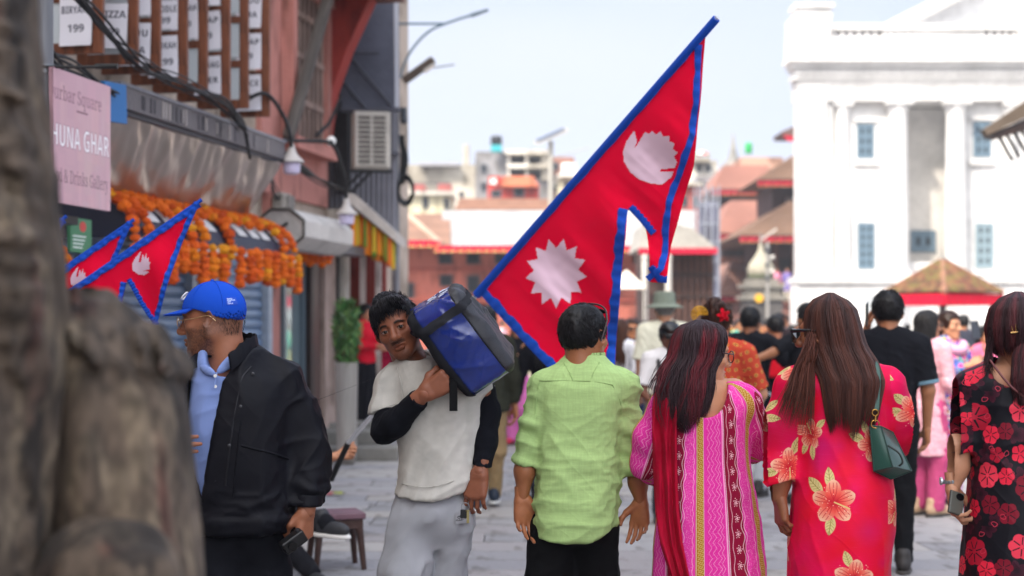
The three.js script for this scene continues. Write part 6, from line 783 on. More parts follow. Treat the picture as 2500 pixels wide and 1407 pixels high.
  const TM = cloth(0xdfdbd2, { ...crz(0.7, 0.002), map: rep(T_TONE, 1.5) }); const shirt = part('t_shirt', unroll(geo, [{ a: L(1055, 1230, 0), b: L(1020, 880, 0), r: 0.13 }, { a: L(938, 1010, 0), b: L(955, 935, 0), r: 0.05 }]), TM, t);
  const Rg = new THREE.TorusGeometry(0.056, 0.0065, 8, 40); Rg.rotateX(Math.PI / 2); Rg.scale(1, 1, 1.1); Rg.rotateX(0.42); Rg.rotateZ(0.06); const rc = L(1016, 875, 0.0); Rg.translate(rc.x, rc.y, rc.z); part('neck_rib', Rg, TM, shirt);
  const stitch = (pts) => part('seam', tube(pts.map(([u, v]) => { const q = L(u, v, 0.3); let z = 0.3; for (let i = 0; i < 50; i++) { const d = f1(q.x, q.y, z); if (d < 0.001) break; z -= Math.max(0.001, d * 0.6); } return V(q.x, q.y, z + 0.0035); }), 0.0016, 60, 5), TM, shirt);
  stitch([[968, 1196], [1000, 1200], [1044, 1202], [1090, 1192], [1140, 1172]]); stitch([[908, 1010], [935, 1000], [970, 990]]); stitch([[957, 902], [968, 940], [974, 985]]);
  // arm sleeves
  const AM = cloth(0x101118, { bumpMap: rep(T_WEAVE, 30), bumpScale: 0.0004 });
  const aL = cut(un(0.025, cut(chain(g, [[945, 980, 0.01, 28], [938, 1052, 0.06, 30]]), half(L(940, 985, 0.01), V(0, -1, -0.2)), 0.003), chain(g, [[938, 1052, 0.06, 31], [965, 1034, 0.1, 31], [1030, 968, 0.185, 24]])), half(L(1024, 973, 0.18), V(-0.68, -0.55, -0.5)), 0.003);
  const aR = cut(chain(g, [[1178, 955, -0.01, 32], [1190, 1010, 0, 30], [1184, 1075, 0.02, 29], [1176, 1142, 0.06, 23]]), half(L(1176, 1140, 0.06), V(0.15, 1, 0)), 0.003);
  for (const f of [aL, aR]) { const q = meshOf(f, L(890, 1160, -0.1), L(1240, 930, 0.3), 0.006); shift(q, sumf(crease(0.003, 30, 12, V(1, 0.2, 0), 4), crease(0.002, 50, 16, V(0.5, 1, 0), 7))); part('arm_sleeve', q, AM, t); }
  // sweatpants
  const fol = sumf(crease(0.015, 9, 2, V(0.25, 1, 0), 4), crease(0.011, 13, 4, V(1, 0.5, 0), 9), crease(0.005, 26, 8, V(0.6, 1, 0.3), 3));
  const pants = legsDown(g, [ell(L(1054, 1250, -0.01), V(0.142, 0.13, 0.125)), chain(g, [[1005, 1280, 0.02, 56], [988, 1400, 0.04, 58], [985, 1620, 0.03, 46], [985, 1830, 0, 38]]), chain(g, [[1105, 1270, -0.01, 50], [1090, 1400, -0.06, 50], [1085, 1620, -0.1, 44], [1085, 1820, -0.12, 36]])], cloth(0x9d9ea3, { bumpMap: rep(T_GRAIN, 10), bumpScale: 0.0006 }), 'sweatpants', fol);
  const logo = canvasTex(256, 192, (c) => { c.fillStyle = '#a2a3a8'; c.fillRect(0, 0, 256, 192); c.strokeStyle = '#1a1a1c'; c.lineWidth = 8; c.lineCap = 'round'; const S = (...p) => { c.beginPath(); p.forEach(([x, y], i) => i ? c.lineTo(x, y) : c.moveTo(x, y)); c.stroke(); }; S([62, 60], [30, 78], [58, 100], [14, 130]); S([78, 52], [72, 132]); S([56, 72], [104, 64]); S([104, 84], [98, 122], [120, 120], [126, 82]); S([154, 72], [134, 88], [156, 104], [134, 126]); S([186, 66], [166, 84], [186, 102], [164, 122]); S([204, 76], [212, 100], [232, 72]); S([214, 98], [206, 150]); S([104, 66], [106, 68]); S([122, 62], [124, 64]); S([12, 140], [120, 138]); });
  const lg = new THREE.PlaneGeometry(0.052, 0.04, 8, 6), lp = lg.attributes.position; { const c = L(1132, 1258, 0.0); for (let i = 0; i < lp.count; i++) { const x = lp.getX(i) + c.x, y = lp.getY(i) + c.y; let z = 0.3; const ff = un(0.03, ell(L(1054, 1250, -0.01), V(0.142, 0.13, 0.125)), chain(g, [[1105, 1270, -0.01, 50], [1090, 1400, -0.06, 50]])); for (let k = 0; k < 60; k++) { const d = ff(x, y, z) - 0.009; if (d < 0.0005) break; z -= Math.max(0.001, d * 0.6); } lp.setXYZ(i, x, y, z); } lg.computeVertexNormals(); } part('print', lg, mat(0xffffff, 0.9, { map: logo, transparent: true }), pants);
  shoesAt(g, [[-0.1, 0.03], [0.045, -0.1]], 0, 0x2c2c30);
  // thick fringe swept across the forehead
  shortHair(t, hq, hp, { scale: hs, n: 4200, len: 0.036, r: 0.0013, thick: 0.012, nape: -0.05, front: 0.062, burn: 0.03, lift: 0.2, col: [0.012, 0.011, 0.013], cell: 0.004, flow: (r, d) => V(0.2 - d.x * 0.2, d.y > 0.5 ? 0.1 : -0.7, d.y > 0.2 ? 0.8 : 0.1) });
  const st = new Strands(); for (let i = 0; i < 620; i++) { const a = rnd(-1, 1), r0 = V(a * 0.06 + 0.012, 0.1 + rnd(0.02) - a * a * 0.02, 0.052 + rnd(-0.03, 0.012)), pts = [], len = lerp(0.108, 0.045, sst(-0.7, 0.75, a)) * rnd(0.75, 1.12), sl = rnd(-0.45, 0.05); for (let k = 0; k < 8; k++) { const q = k / 7, w = V(r0.x + (sl * 0.35 - 0.12 * 0) * len * q + 0.2 * a * len * q, r0.y + 0.012 * Math.sin(q * 2) - len * 0.82 * q * q, r0.z + 0.052 * Math.sin(Math.min(1.55, q * 2.2)) - 0.012 * q * q - Math.abs(a) * 0.018 * q); pts.push(w.multiplyScalar(hs).applyQuaternion(hq).add(hp)); } const k = rnd(0.5, 1.8); st.add(pts, 0.0023 * rnd(0.7, 1.2), [0.012 * k, 0.011 * k, 0.013 * k], 0.1, 4); }
  for (let i = 0; i < 420; i++) { const th = rnd(-0.6, 0.8), ph = rnd(0.1, 0.8), d0 = V(Math.sin(th) * Math.sin(ph), Math.cos(ph), Math.cos(th) * Math.sin(ph) - 0.15).normalize(), r0 = V(d0.x * 0.083, 0.024 + d0.y * 0.102, -0.01 + d0.z * 0.106), sw = V(rnd(-0.3, 0.05), rnd(-0.1, 0.3), rnd(0.5, 0.9)), L0 = rnd(0.03, 0.06), pts = []; for (let k = 0; k < 6; k++) { const q = k / 5; pts.push(r0.clone().addScaledVector(sw, L0 * q).addScaledVector(d0, 0.012 * Math.sin(q * 2.6)).add(V(0, -0.012 * q * q, 0)).multiplyScalar(hs).applyQuaternion(hq).add(hp)); } const k = rnd(0.6, 2); st.add(pts, 0.002 * rnd(0.7, 1.2), [0.012 * k, 0.011 * k, 0.013 * k], 0.1, 4); }
  part('fringe', st.geo(), HAIR, t);
  // keys in the fingers
  const kp = L(1136, 1238, 0.115), ky = thing('keys', 'small bunch of keys hanging from the porter fingers', 'keys', t.position), kb = kp; part('ring', new THREE.TorusGeometry(0.014, 0.0016, 6, 20).translate(kb.x, kb.y, kb.z), STEEL, ky); part('fob', box(0.022, 0.03, 0.008, kb.x - 0.006, kb.y - 0.024, kb.z + 0.004, 0.003), BLACK, ky); part('key', merge([box(0.009, 0.045, 0.002, kb.x + 0.009, kb.y - 0.034, kb.z + 0.004), cyl(0.009, 0.009, 0.002, 12, kb.x + 0.009, kb.y - 0.014, kb.z + 0.004)]), mat(0xa89a6a, 0.35, { metalness: 0.8 }), ky);
}
{ // the duffel bag on his shoulder
  const d = 5.6, c0 = at(1131, 826, d), t = thing('duffel_bag', 'shiny dark blue duffel bag with black straps carried on a shoulder', 'bag', c0);
  const ex = V(0.59, -0.79, -0.16).normalize(), ey = V(0.78, 0.57, 0.1); ey.addScaledVector(ex, -ey.dot(ex)).normalize(); const ez = new THREE.Vector3().crossVectors(ex, ey), q = new THREE.Quaternion().setFromRotationMatrix(new THREE.Matrix4().makeBasis(ex, ey, ez)); t.quaternion.copy(q);
  const a = 0.172, b = 0.102, cc = 0.13, R = 0.035;   // half sizes along ex, ey, ez
  const rb = (x, y, z, A, B, C, r) => { const X = Math.abs(x) - A + r, Yy = Math.abs(y) - B + r, Z = Math.abs(z) - C + r; return Math.hypot(Math.max(X, 0), Math.max(Yy, 0), Math.max(Z, 0)) + Math.min(Math.max(X, Yy, Z), 0) - r; };
  const wq = [crease(0.009, 10, 2, V(0.25, 1, 0.3), 3), crease(0.006, 17, 3, V(0.8, 0.6, 0), 9), crease(0.004, 30, 7, V(-0.3, 1, 0.4), 15)], wob = (x, y, z) => 0.008 * n3(x * 7, y * 7, z * 7) - wq[0](x, y, z) - wq[1](x, y, z) - wq[2](x, y, z);
  const bulge = (x, y, z) => 0.022 * Math.cos(clamp(x / a, -1, 1) * 1.4) * Math.cos(clamp(y / b, -1, 1) * 1.3);
  const f = (x, y, z) => rb(x, y, z, a, b, cc, R) - bulge(x, y, z) + wob(x, y, z) * (0.8 + 0.9 * sst(0.05, -0.12, x));
  const geo = meshOf(f, V(-0.28, -0.22, -0.22), V(0.28, 0.22, 0.22), 0.0055), q0 = boxUV(geo.clone());
  const body = part('bag_body', q0, phys(0x10308c, 0.18, { clearcoat: 1, clearcoatRoughness: 0.06, map: rep(T_TONE, 3), ...crz(0.3, 0.004) }), t);
  // panel and straps: patches of the same skin lifted off it
  const lift = (test, h, m, name, label) => { const p = geo.attributes.position, n = geo.attributes.normal, ix = geo.index.array, keep = []; for (let i = 0; i < ix.length; i += 3) { let X = 0, Yv = 0, Z = 0; for (let k = 0; k < 3; k++) { X += p.getX(ix[i + k]) / 3; Yv += p.getY(ix[i + k]) / 3; Z += p.getZ(ix[i + k]) / 3; } if (test(X, Yv, Z)) keep.push(ix[i], ix[i + 1], ix[i + 2]); } const k = new THREE.BufferGeometry(), np = p.array.slice(); for (let i = 0; i < p.count; i++) { np[3 * i] += n.getX(i) * h; np[3 * i + 1] += n.getY(i) * h; np[3 * i + 2] += n.getZ(i) * h; } k.setAttribute('position', new THREE.BufferAttribute(np, 3)); k.setIndex(keep); k.computeVertexNormals(); const used = k.toNonIndexed(); return part(name, boxUV(used), m, t, label); };
  const web = cloth(0x2a2b30, { bumpMap: rep(T_WEAVE, 20), bumpScale: 0.0012 }), panelM = cloth(0x2c2c32, { specularIntensity: 1, roughness: 0.5, bumpMap: rep(T_GRAIN, 12), bumpScale: 0.001, map: rep(T_TONE, 4) });
  lift((x, y, z) => y > 0.07, 0.003, panelM, 'top_panel', 'dark grey padded panel along the upper side');
  lift((x, y, z) => y < -0.072 && y > -0.112 && z > 0.02, 0.0045, web, 'lower_strap'); lift((x, y, z) => Math.abs(x + 0.115) < 0.015, 0.0065, web, 'cross_strap'); lift((x, y, z) => y < -0.08 && Math.abs(x - 0.14) < 0.014, 0.005, web, 'cross_strap');
  for (const s of [0.07]) part('piping', tube(Array.from({ length: 14 }, (_, i) => { const x = lerp(-0.16, 0.16, i / 13); let z = 0.25, y = s; for (let k = 0; k < 60; k++) { const e = f(x, y, z); if (e < 0.0005) break; z -= Math.max(0.001, e * 0.7); } return V(x, y, z + 0.002); }), 0.0035, 40, 6), web, t);
  const txt = canvasTex(512, 256, (c) => { c.clearRect(0, 0, 512, 256); c.fillStyle = '#e9ecf6'; c.textAlign = 'center'; c.font = 'bold 118px sans-serif'; c.fillText('NORTH', 256, 112, 480); c.fillText('ANDES', 256, 232, 400); });
  const pg = new THREE.PlaneGeometry(0.2, 0.1, 16, 8), pp = pg.attributes.position; for (let i = 0; i < pp.count; i++) { const zz = -pp.getX(i) * 1.0 + 0.01, yy = pp.getY(i) + 0.02; let x = -0.3; for (let k = 0; k < 60; k++) { const e = f(x, yy, zz); if (e < 0.0005) break; x += Math.max(0.001, e * 0.7); } pp.setXYZ(i, x - 0.002, yy, zz); } pg.computeVertexNormals();
  part('lettering', pg, mat(0xdfe4f0, 0.4, { alphaMap: null, map: txt, transparent: true, alphaTest: 0.4 }), t);
  const qi = q.clone().invert(), loc = (u, v, dz) => at(u, v, d - dz).sub(c0).applyQuaternion(qi);
  const sp = [[1104, 918, 0.1], [1107, 950, 0.11], [1107, 1004, 0.11]].map((p) => loc(...p)); const sg = new THREE.BufferGeometry(), P = [], I = []; const nx = V(0.014, 0, 0).applyQuaternion(qi), nz = V(0, 0, 0.003).applyQuaternion(qi); sp.forEach((p, i) => { for (const [a1, b1] of [[-1, 1], [1, 1], [1, -1], [-1, -1]]) { const w = p.clone().addScaledVector(nx, a1).addScaledVector(nz, b1); P.push(w.x, w.y, w.z); } if (i) for (let k = 0; k < 4; k++) { const A = (i - 1) * 4 + k, B = (i - 1) * 4 + (k + 1) % 4; I.push(A, B, A + 4, B, B + 4, A + 4); } }); sg.setAttribute('position', new THREE.Float32BufferAttribute(P, 3)); sg.setIndex(I); sg.computeVertexNormals(); part('loose_strap', boxUV(sg), cloth(0x121214), t);
}
{ // man in the blue cap
  const g = figure('heavy man in a blue cap, glasses and black jacket looking left beside the stone lion', 600, 5.4), { t, L } = g, skin = SKIN(0x9a6247);
  const hq = eul(0.08, -97 * Math.PI / 180, 0.0), hs = 1.02, hp = L(519, 779, 0.02);
  const neck = chain(g, [[530, 830, 0, 46], [545, 890, -0.02, 56]]), wR = L(748, 1246, 0.06);
  part('body', merge([white3(meshOf(un(0.02, neck, chain(g, [[752, 1200, 0.05, 26], [748, 1246, 0.06, 22]])), L(420, 1300, -0.2), L(820, 760, 0.2), 0.007)), place(headGeo(0.003, { shave: 0.9, fat: 1.15, stubble: 1.15, must: 0.8, chin: 0.9, beard: 1.05, grey: 0.35, brow: 0.8, nose: 0.98, lip: 0.6 }), hq, hp, hs),
    place(handGeo({ mirror: false, curl: [[0.7, 0.9, 0.5], [0.75, 0.95, 0.5], [0.8, 0.95, 0.5], [0.85, 0.9, 0.5]], palm: 0, thumb: [[0.04, -0.05, 0.03], [0.03, -0.08, 0.05], [0.01, -0.1, 0.06]] }), basisQ(V(-0.1, -1, 0.05), V(-0.9, -0.1, -0.5)), wR, 1.02),
    place(handGeo({ mirror: true, curl: [0.25, 0.28, 0.3, 0.36], palm: 0 }, 0.003), basisQ(V(1, -0.06, 0.2), V(0, 0.05, -1)), L(352, 1088, 0.22), 1)]), skin, t);
  eyes(t, hq, hp, Z1, hs);
  const sideS = new Strands(); for (let i = 0; i < 700; i++) { const y = rnd(-0.055, 0.035), a = rnd(1.55, 2.75), s = rnd() < 0.5 ? -1 : 1, d = V(Math.sin(a) * s, 0, Math.cos(a)); const r = V(d.x * 0.0765, y, -0.01 + d.z * 0.099); r.x *= 1 - 0.1 * sst(0.0, -0.06, y); r.z *= 1 - 0.12 * sst(0.0, -0.06, y); const pts = [0, 0.5, 1].map((k) => V(r.x + d.x * 0.002 * k, r.y - 0.009 * k, r.z + d.z * 0.002 * k).multiplyScalar(hs).applyQuaternion(hq).add(hp)); const k = rnd(0.6, 2.4); sideS.add(pts, 0.0006, [0.012 * k, 0.011 * k, 0.011 * k], 0.2, 3); } part('hair', sideS.geo(), HAIR, t);
  // polo shirt
  const tor = (o) => column(rowsPx(g, [[1300, 592, 112, 0.14, 0.13], [1200, 590, 118, 0.155, 0.13], [1100, 590, 118, 0.16, 0.13], [1000, 592, 116, 0.15, 0.13], [930, 590, 106, 0.13, 0.12], [895, 578, 82, 0.105, 0.1], [865, 566, 58, 0.085, 0.085]].map(([v, u, w, a, b]) => [v, u, w + o / g.S, a + o, b + o])), 2.4);
  const PM = cloth(0x7c90c4, { bumpMap: rep(T_WEAVE, 22), bumpScale: 0.0006 }), pol = tor(-0.012), pf = un(0.03, pol, ell(L(522, 1040, 0.05), V(0.085, 0.3, 0.1)), cap(L(555, 890, 0.03), L(540, 905, 0.06), 0.07, 0.06)); const pg = meshOf((x, y, z) => smax(smax(smax(pf(x, y, z), y - g.y(858), 0.004), g.y(1270) - y, 0.004), -ell(L(545, 868, 0.1), V(0.062, 0.07, 0.11))(x, y, z), 0.005), L(420, 1300, -0.2), L(760, 850, 0.25), 0.0075); shift(pg, sumf(crease(0.006, 12, 2, V(0.3, 1, 0), 2), crease(0.004, 20, 6, V(1, 0.4, 0), 6))); const polo = part('polo_shirt', boxUV(pg), PM, t);
  part('collar', boxUV(meshOf(un(0.01, ell(L(566, 880, 0.095), V(0.072, 0.02, 0.012), eul(0, 0, 0).setFromEuler(new THREE.Euler(0, 0.75, 0.62))), ell(L(506, 905, 0.135), V(0.036, 0.015, 0.01), new THREE.Quaternion().setFromEuler(new THREE.Euler(0, -0.5, -0.4)))), L(470, 950, -0.02), L(640, 830, 0.2), 0.0045)), PM, polo);
  part('placket', tube([L(528, 910, 0.152), L(524, 935, 0.166), L(521, 948, 0.17)], 0.004, 14, 6), PM, polo); for (const v of [918, 944]) part('button', (() => { const b = new THREE.CylinderGeometry(0.0055, 0.0055, 0.003, 14); b.rotateX(Math.PI / 2); const p = L(525, v, 0.17); b.translate(p.x, p.y, p.z); return b; })(), WHITE, polo);
  // jacket
  const out = tor(0.014), sh = un(0.05, cap(L(600, 905, 0), L(690, 935, -0.01), 0.085, 0.07), cap(L(540, 915, 0.03), L(480, 945, 0.05), 0.07, 0.06));
  const slR = chain(g, [[688, 935, -0.01, 52], [725, 1020, -0.02, 54], [748, 1110, -0.01, 54], [752, 1190, 0.03, 42], [750, 1232, 0.05, 34]], 0.05), slL = chain(g, [[472, 950, 0.05, 44], [440, 1060, 0.1, 42], [420, 1090, 0.2, 36]], 0.05);
  const hem = cut(column(rowsPx(g, [[1295, 592, 118, 0.155, 0.14], [1262, 592, 124, 0.168, 0.15]]), 2.4), half(V(0, g.y(1293), 0), Y1), 0.008);
  const jf0 = un(0.045, out, sh, cut(slR, half(L(750, 1228, 0.05), V(0.05, 1, 0)), 0.004), slL, hem);
  // the opening at the front, between the two zips
  const zl = [[870, 488], [925, 480], [1000, 470], [1100, 478], [1215, 512]], zr = [[868, 600], [900, 578], [930, 558], [1027, 542], [1100, 533], [1215, 519]]; const edge = (Z, v) => { let i = 0; while (i < Z.length - 2 && Z[i + 1][0] < v) i++; const q = clamp((v - Z[i][0]) / (Z[i + 1][0] - Z[i][0])); return lerp(Z[i][1], Z[i + 1][1], q); };
  const opening = (x, y, z) => { const v = HZ + (EYE - y) / g.S; if (v > 1218) return 0.05; const xl = g.x(edge(zl, v)), xr = g.x(edge(zr, v)); return Math.max(xl - x, x - xr, 0.02 - z, (y - g.y(872)) ); };
  const neckHole = ell(L(560, 846, 0.03), V(0.085, 0.07, 0.085));
  const jf = (x, y, z) => { let d = jf0(x, y, z); d = smax(d, -opening(x, y, z), 0.008); d = smax(d, -neckHole(x, y, z), 0.006); return smax(d, g.y(1292) - y, 0.01); };
  const JM = phys(0x0b0b13, 0.6, { ...crz(0.6, 0.002), specularIntensity: 0.35 });
  const jg = meshOf(jf, L(385, 1310, -0.26), L(830, 838, 0.32), 0.0075);
  const c1 = crease(0.014, 8, 1.6, V(0.3, 1, 0.1), 6), c2 = crease(0.009, 15, 4, V(0.6, 1, 0), 11), c3 = crease(0.010, 12, 5, V(1, 0.25, 0), 15), c4 = crease(0.005, 30, 9, V(1, -0.3, 0.3), 19);
  shift(jg, (x, y, z) => { const low = sst(g.y(1130), g.y(1230), y), arm = sst(g.x(680), g.x(720), x); return c1(x, y, z) * 1.0 + c2(x, y, z) * lerp(0.5, 1, arm) + c3(x, y, z) * Math.max(low, arm * 0.7) + c4(x, y, z) * (0.3 + low) + arm * low * 0.008 * Math.sin(y * 95 + x * 20 + 2 * n3(x * 12, y * 12, z * 12)); });
  const jacket = part('jacket', boxUV(jg), JM, t);
  // standing collar: a curved sheet with thickness
  const ring = (pts, h0, h1, th, name) => { const c = new THREE.CatmullRomCurve3(pts), P = [], I = [], n = 48; for (let i = 0; i <= n; i++) { const p = c.getPointAt(i / n), tg = c.getTangentAt(i / n), nn = V(tg.z, 0, -tg.x).normalize(), h = lerp(h0, h1, i / n) * (1 + 0.06 * Math.sin(i)); for (const [a, b] of [[0, 0], [0, 1], [1, 1], [1, 0]]) P.push(p.x + nn.x * (a * th + b * 0.012), p.y + b * h, p.z + nn.z * (a * th + b * 0.012)); if (i < n) for (let k = 0; k < 4; k++) { const A = i * 4 + k, B = i * 4 + (k + 1) % 4; I.push(A, B, A + 4, B, B + 4, A + 4); } } const q = new THREE.BufferGeometry(); q.setAttribute('position', new THREE.Float32BufferAttribute(P, 3)); q.setIndex(I); q.computeVertexNormals(); return part(name, boxUV(q), JM, jacket); };
  ring([L(566, 905, 0.155), L(606, 872, 0.1), L(634, 862, 0.02), L(626, 858, -0.07), L(590, 856, -0.12)], 0.052, 0.062, 0.008, 'collar'); ring([L(424, 918, 0.19), L(456, 908, 0.15), L(496, 890, 0.08), L(530, 862, -0.06), L(590, 856, -0.12)], 0.03, 0.06, 0.008, 'collar');
  const surf = (u, v, o = 0.004) => { const q = L(u, v, 0.35); let z = q.z; for (let i = 0; i < 70; i++) { const d = jf(q.x, q.y, z); if (d < 0.0008) break; z -= Math.max(0.001, d * 0.6); } return V(q.x, q.y, z + o); };
  part('zip', tube([900, 930, 970, 1027, 1080, 1140, 1200].map((v) => surf(edge(zr, v) + 5, v)), 0.003, 60, 5), mat(0x2b2b30, 0.35, { metalness: 0.6 }), jacket); part('zip', tube([905, 940, 1000, 1060, 1120, 1190].map((v) => surf(edge(zl, v) - 4, v)), 0.003, 60, 5), mat(0x2b2b30, 0.35, { metalness: 0.6 }), jacket);
  part('flap_seam', tube([[570, 1000], [562, 1060], [552, 1150], [545, 1230]].map((p) => surf(p[0], p[1], 0.003)), 0.0026, 40, 5), JM, jacket); part('pocket_flap', tube([[566, 1098], [610, 1110], [650, 1124], [676, 1138]].map((p) => surf(p[0], p[1], 0.004)), 0.004, 40, 5), JM, jacket); part('shoulder_seam', tube([[640, 872], [668, 905], [682, 950], [690, 1010]].map((p) => surf(p[0], p[1], 0.003)), 0.0026, 40, 5), JM, jacket);
  for (const [u, v] of [[563, 1000], [589, 918], [536, 1098], [432, 890]]) { const p = surf(u, v, 0.007); part('snap_button', (() => { const b = new THREE.SphereGeometry(0.0058, 12, 8); b.scale(1, 1, 0.4); b.translate(p.x, p.y, p.z); return b; })(), mat(0x4a4a4e, 0.35, { metalness: 0.6 }), jacket); }
  part('cuff', (() => { const f = cut(cut(chain(g, [[752, 1190, 0.035, 40], [749, 1250, 0.055, 36]]), half(L(750, 1236, 0.05), V(0.05, 1, 0)), 0.005), half(L(752, 1204, 0.04), V(0, -1, 0)), 0.006); return boxUV(meshOf(f, L(690, 1260, -0.05), L(810, 1180, 0.15), 0.006)); })(), JM, jacket);
  legsDown(g, [ell(V(g.x(592), g.y(1300), 0), V(0.155, 0.13, 0.13)), chain(g, [[540, 1310, 0.03, 68], [530, 1420, 0.05, 66], [530, 1600, 0.05, 54], [532, 1850, 0.0, 42]]), chain(g, [[640, 1310, 0, 68], [645, 1420, 0, 64], [650, 1600, 0, 52], [650, 1850, -0.02, 42]])], cloth(0x101117, { bumpMap: rep(T_WEAVE, 20), bumpScale: 0.0008 }), 'jeans', sumf(crease(0.007, 12, 4, V(1, 0.3, 0), 3), crease(0.004, 26, 9, V(1, -0.5, 0), 8)));
  shoesAt(g, [[-0.09, 0.03], [0.07, -0.02]], -0.5);
  // cap
  const cp = thing('cap', 'bright blue baseball cap worn by the man beside the lion', 'cap', t.position), CM = cloth(0x174bbd, { bumpMap: rep(T_WEAVE, 24), bumpScale: 0.0008 });
  const Q = (x, y, z) => V(x, y, z).multiplyScalar(hs).applyQuaternion(hq).add(hp);
  const crown = (x, y, z) => { const e = ell(V(0, 0.03, -0.008), V(0.0875, 0.094, 0.107)), inr = ell(V(0, 0.022, -0.008), V(0.082, 0.088, 0.101)), low = 0.036 - 0.05 * sst(0.06, -0.1, z); return smax(smax(e(x, y, z), low - y, 0.003), -inr(x, y, z), 0.003); };
  part('crown', place(meshOf(crown, V(-0.11, -0.02, -0.135), V(0.11, 0.14, 0.13), 0.0042), hq, hp, hs), CM, cp);
  const bg = new THREE.BufferGeometry(), bp = [], bi = [], nb = 30; for (let i = 0; i <= nb; i++) { const a = lerp(-1.12, 1.12, i / nb), r0 = V(Math.sin(a) * 0.084, 0.04, -0.006 + Math.cos(a) * 0.1), out1 = Math.pow(Math.cos(a * 1.25), 0.6) || 0; for (let k = 0; k <= 8; k++) { const e = k / 8, w = Q(r0.x * (1 + 0.08 * e), r0.y - 0.014 * e * out1 - 0.35 * r0.x * r0.x * e * 7 * 0.6, r0.z + 0.075 * e * Math.max(0, out1)); bp.push(w.x, w.y, w.z); } } for (let i = 0; i < nb; i++) for (let k = 0; k < 8; k++) { const A = i * 9 + k; bi.push(A, A + 9, A + 1, A + 1, A + 9, A + 10); } bg.setAttribute('position', new THREE.Float32BufferAttribute(bp, 3)); bg.setIndex(bi); bg.computeVertexNormals(); const bg2 = bg.clone(); bg2.translate(0, -0.004, 0); part('brim', boxUV(merge([bg, bg2])), CM, cp);
  part('top_button', place(new THREE.SphereGeometry(0.007, 12, 8).translate(0, 0.124, -0.008), hq, hp, hs), CM, cp);
  for (const a of [0, 1.05, 2.1, 3.14, 4.2, 5.25]) part('panel_seam', tube([0.05, 0.4, 0.8, 1.2, 1.5].map((e) => Q(Math.sin(a) * 0.0885 * Math.sin(e), 0.03 + 0.095 * Math.cos(e), -0.008 + Math.cos(a) * 0.108 * Math.sin(e))), 0.0013, 20, 5), CM, cp);
  const ct = canvasTex(256, 192, (c) => { c.fillStyle = '#174bbd'; c.fillRect(0, 0, 256, 192); c.fillStyle = '#dfe8ff'; c.font = 'bold 44px sans-serif'; ['MAHA', 'NAKHON', 'SKY', 'WALK'].forEach((s, i) => c.fillText(s, 20, 46 + i * 43, 200)); }); const sgm = new THREE.SphereGeometry(1, 16, 10, 0, 0.36, 1.36, 0.2); { const p = sgm.attributes.position; for (let i = 0; i < p.count; i++) { const uu = sgm.attributes.uv.getX(i), vv = sgm.attributes.uv.getY(i), a = lerp(2.62, 2.22, 1 - uu) + Math.PI * 0, e = lerp(1.47, 1.22, vv); const w = Q(Math.sin(a) * 0.0892, 0.03 + 0.0955 * Math.cos(e), -0.008 + Math.cos(a) * 0.109); const k = Math.sin(e); w.copy(Q(Math.sin(a) * 0.0892 * k, 0.03 + 0.0955 * Math.cos(e), -0.008 + Math.cos(a) * 0.109 * k)); p.setXYZ(i, w.x, w.y, w.z); } sgm.computeVertexNormals(); } part('lettering', sgm, mat(0xffffff, 0.8, { map: ct }), cp);
  part('badge', (() => { const b = new THREE.TorusGeometry(0.016, 0.0028, 6, 24); b.rotateX(-0.75); b.translate(0.012, 0.082, 0.086); return place(b, hq, hp, hs); })(), WHITE, cp);
  // glasses
  const gs = thing('eyeglasses', 'thin gold rimmed eyeglasses worn by the man in the blue cap', 'eyeglasses', t.position), gold = mat(0xcfae84, 0.3, { metalness: 0.8 }); const ringG = (s) => { const r = new THREE.TorusGeometry(0.022, 0.0014, 6, 32); r.scale(1, 0.85, 1); r.rotateY(s * 0.12); r.translate(s * 0.033, -0.004, 0.106); return place(r, hq, hp, hs); };
  part('rim', ringG(1), gold, gs); part('rim', ringG(-1), gold, gs); part('bridge', tube([Q(-0.012, 0.002, 0.108), Q(0, 0.006, 0.112), Q(0.012, 0.002, 0.108)], 0.0013, 10), gold, gs); for (const s of [-1, 1]) { part('temple_arm', tube([Q(s * 0.054, 0.002, 0.1), Q(s * 0.078, 0.004, 0.04), Q(s * 0.083, 0.008, -0.015), Q(s * 0.082, -0.01, -0.035)], 0.0016, 24), s > 0 ? gold : gold, gs); const ln = new THREE.CircleGeometry(0.0215, 24); ln.scale(1, 0.85, 1); ln.rotateY(s * 0.12); ln.translate(s * 0.033, -0.004, 0.106); part('lens', place(ln, hq, hp, hs), phys(0xf4f6f8, 0.02, { transmission: 1, thickness: 0 }), gs); }
  // black gadget in his hand
  const dv = thing('camera', 'small black camera held low in the capped man right hand', 'camera', L(716, 1322, 0.12).add(t.position)); dv.rotation.set(0.2, 0.5, 0.5); part('body', box(0.085, 0.045, 0.04, 0, 0, 0, 0.006), mat(0x141416, 0.4), dv); part('lens', (() => { const q = cyl(0.015, 0.015, 0.014, 18); q.rotateX(Math.PI / 2); q.translate(-0.015, 0, 0.02); return q; })(), mat(0x0a0a0c, 0.2), dv); part('dial', cyl(0.007, 0.007, 0.008, 12, 0.028, 0.022, 0), mat(0x2a2a2d, 0.4), dv);
}
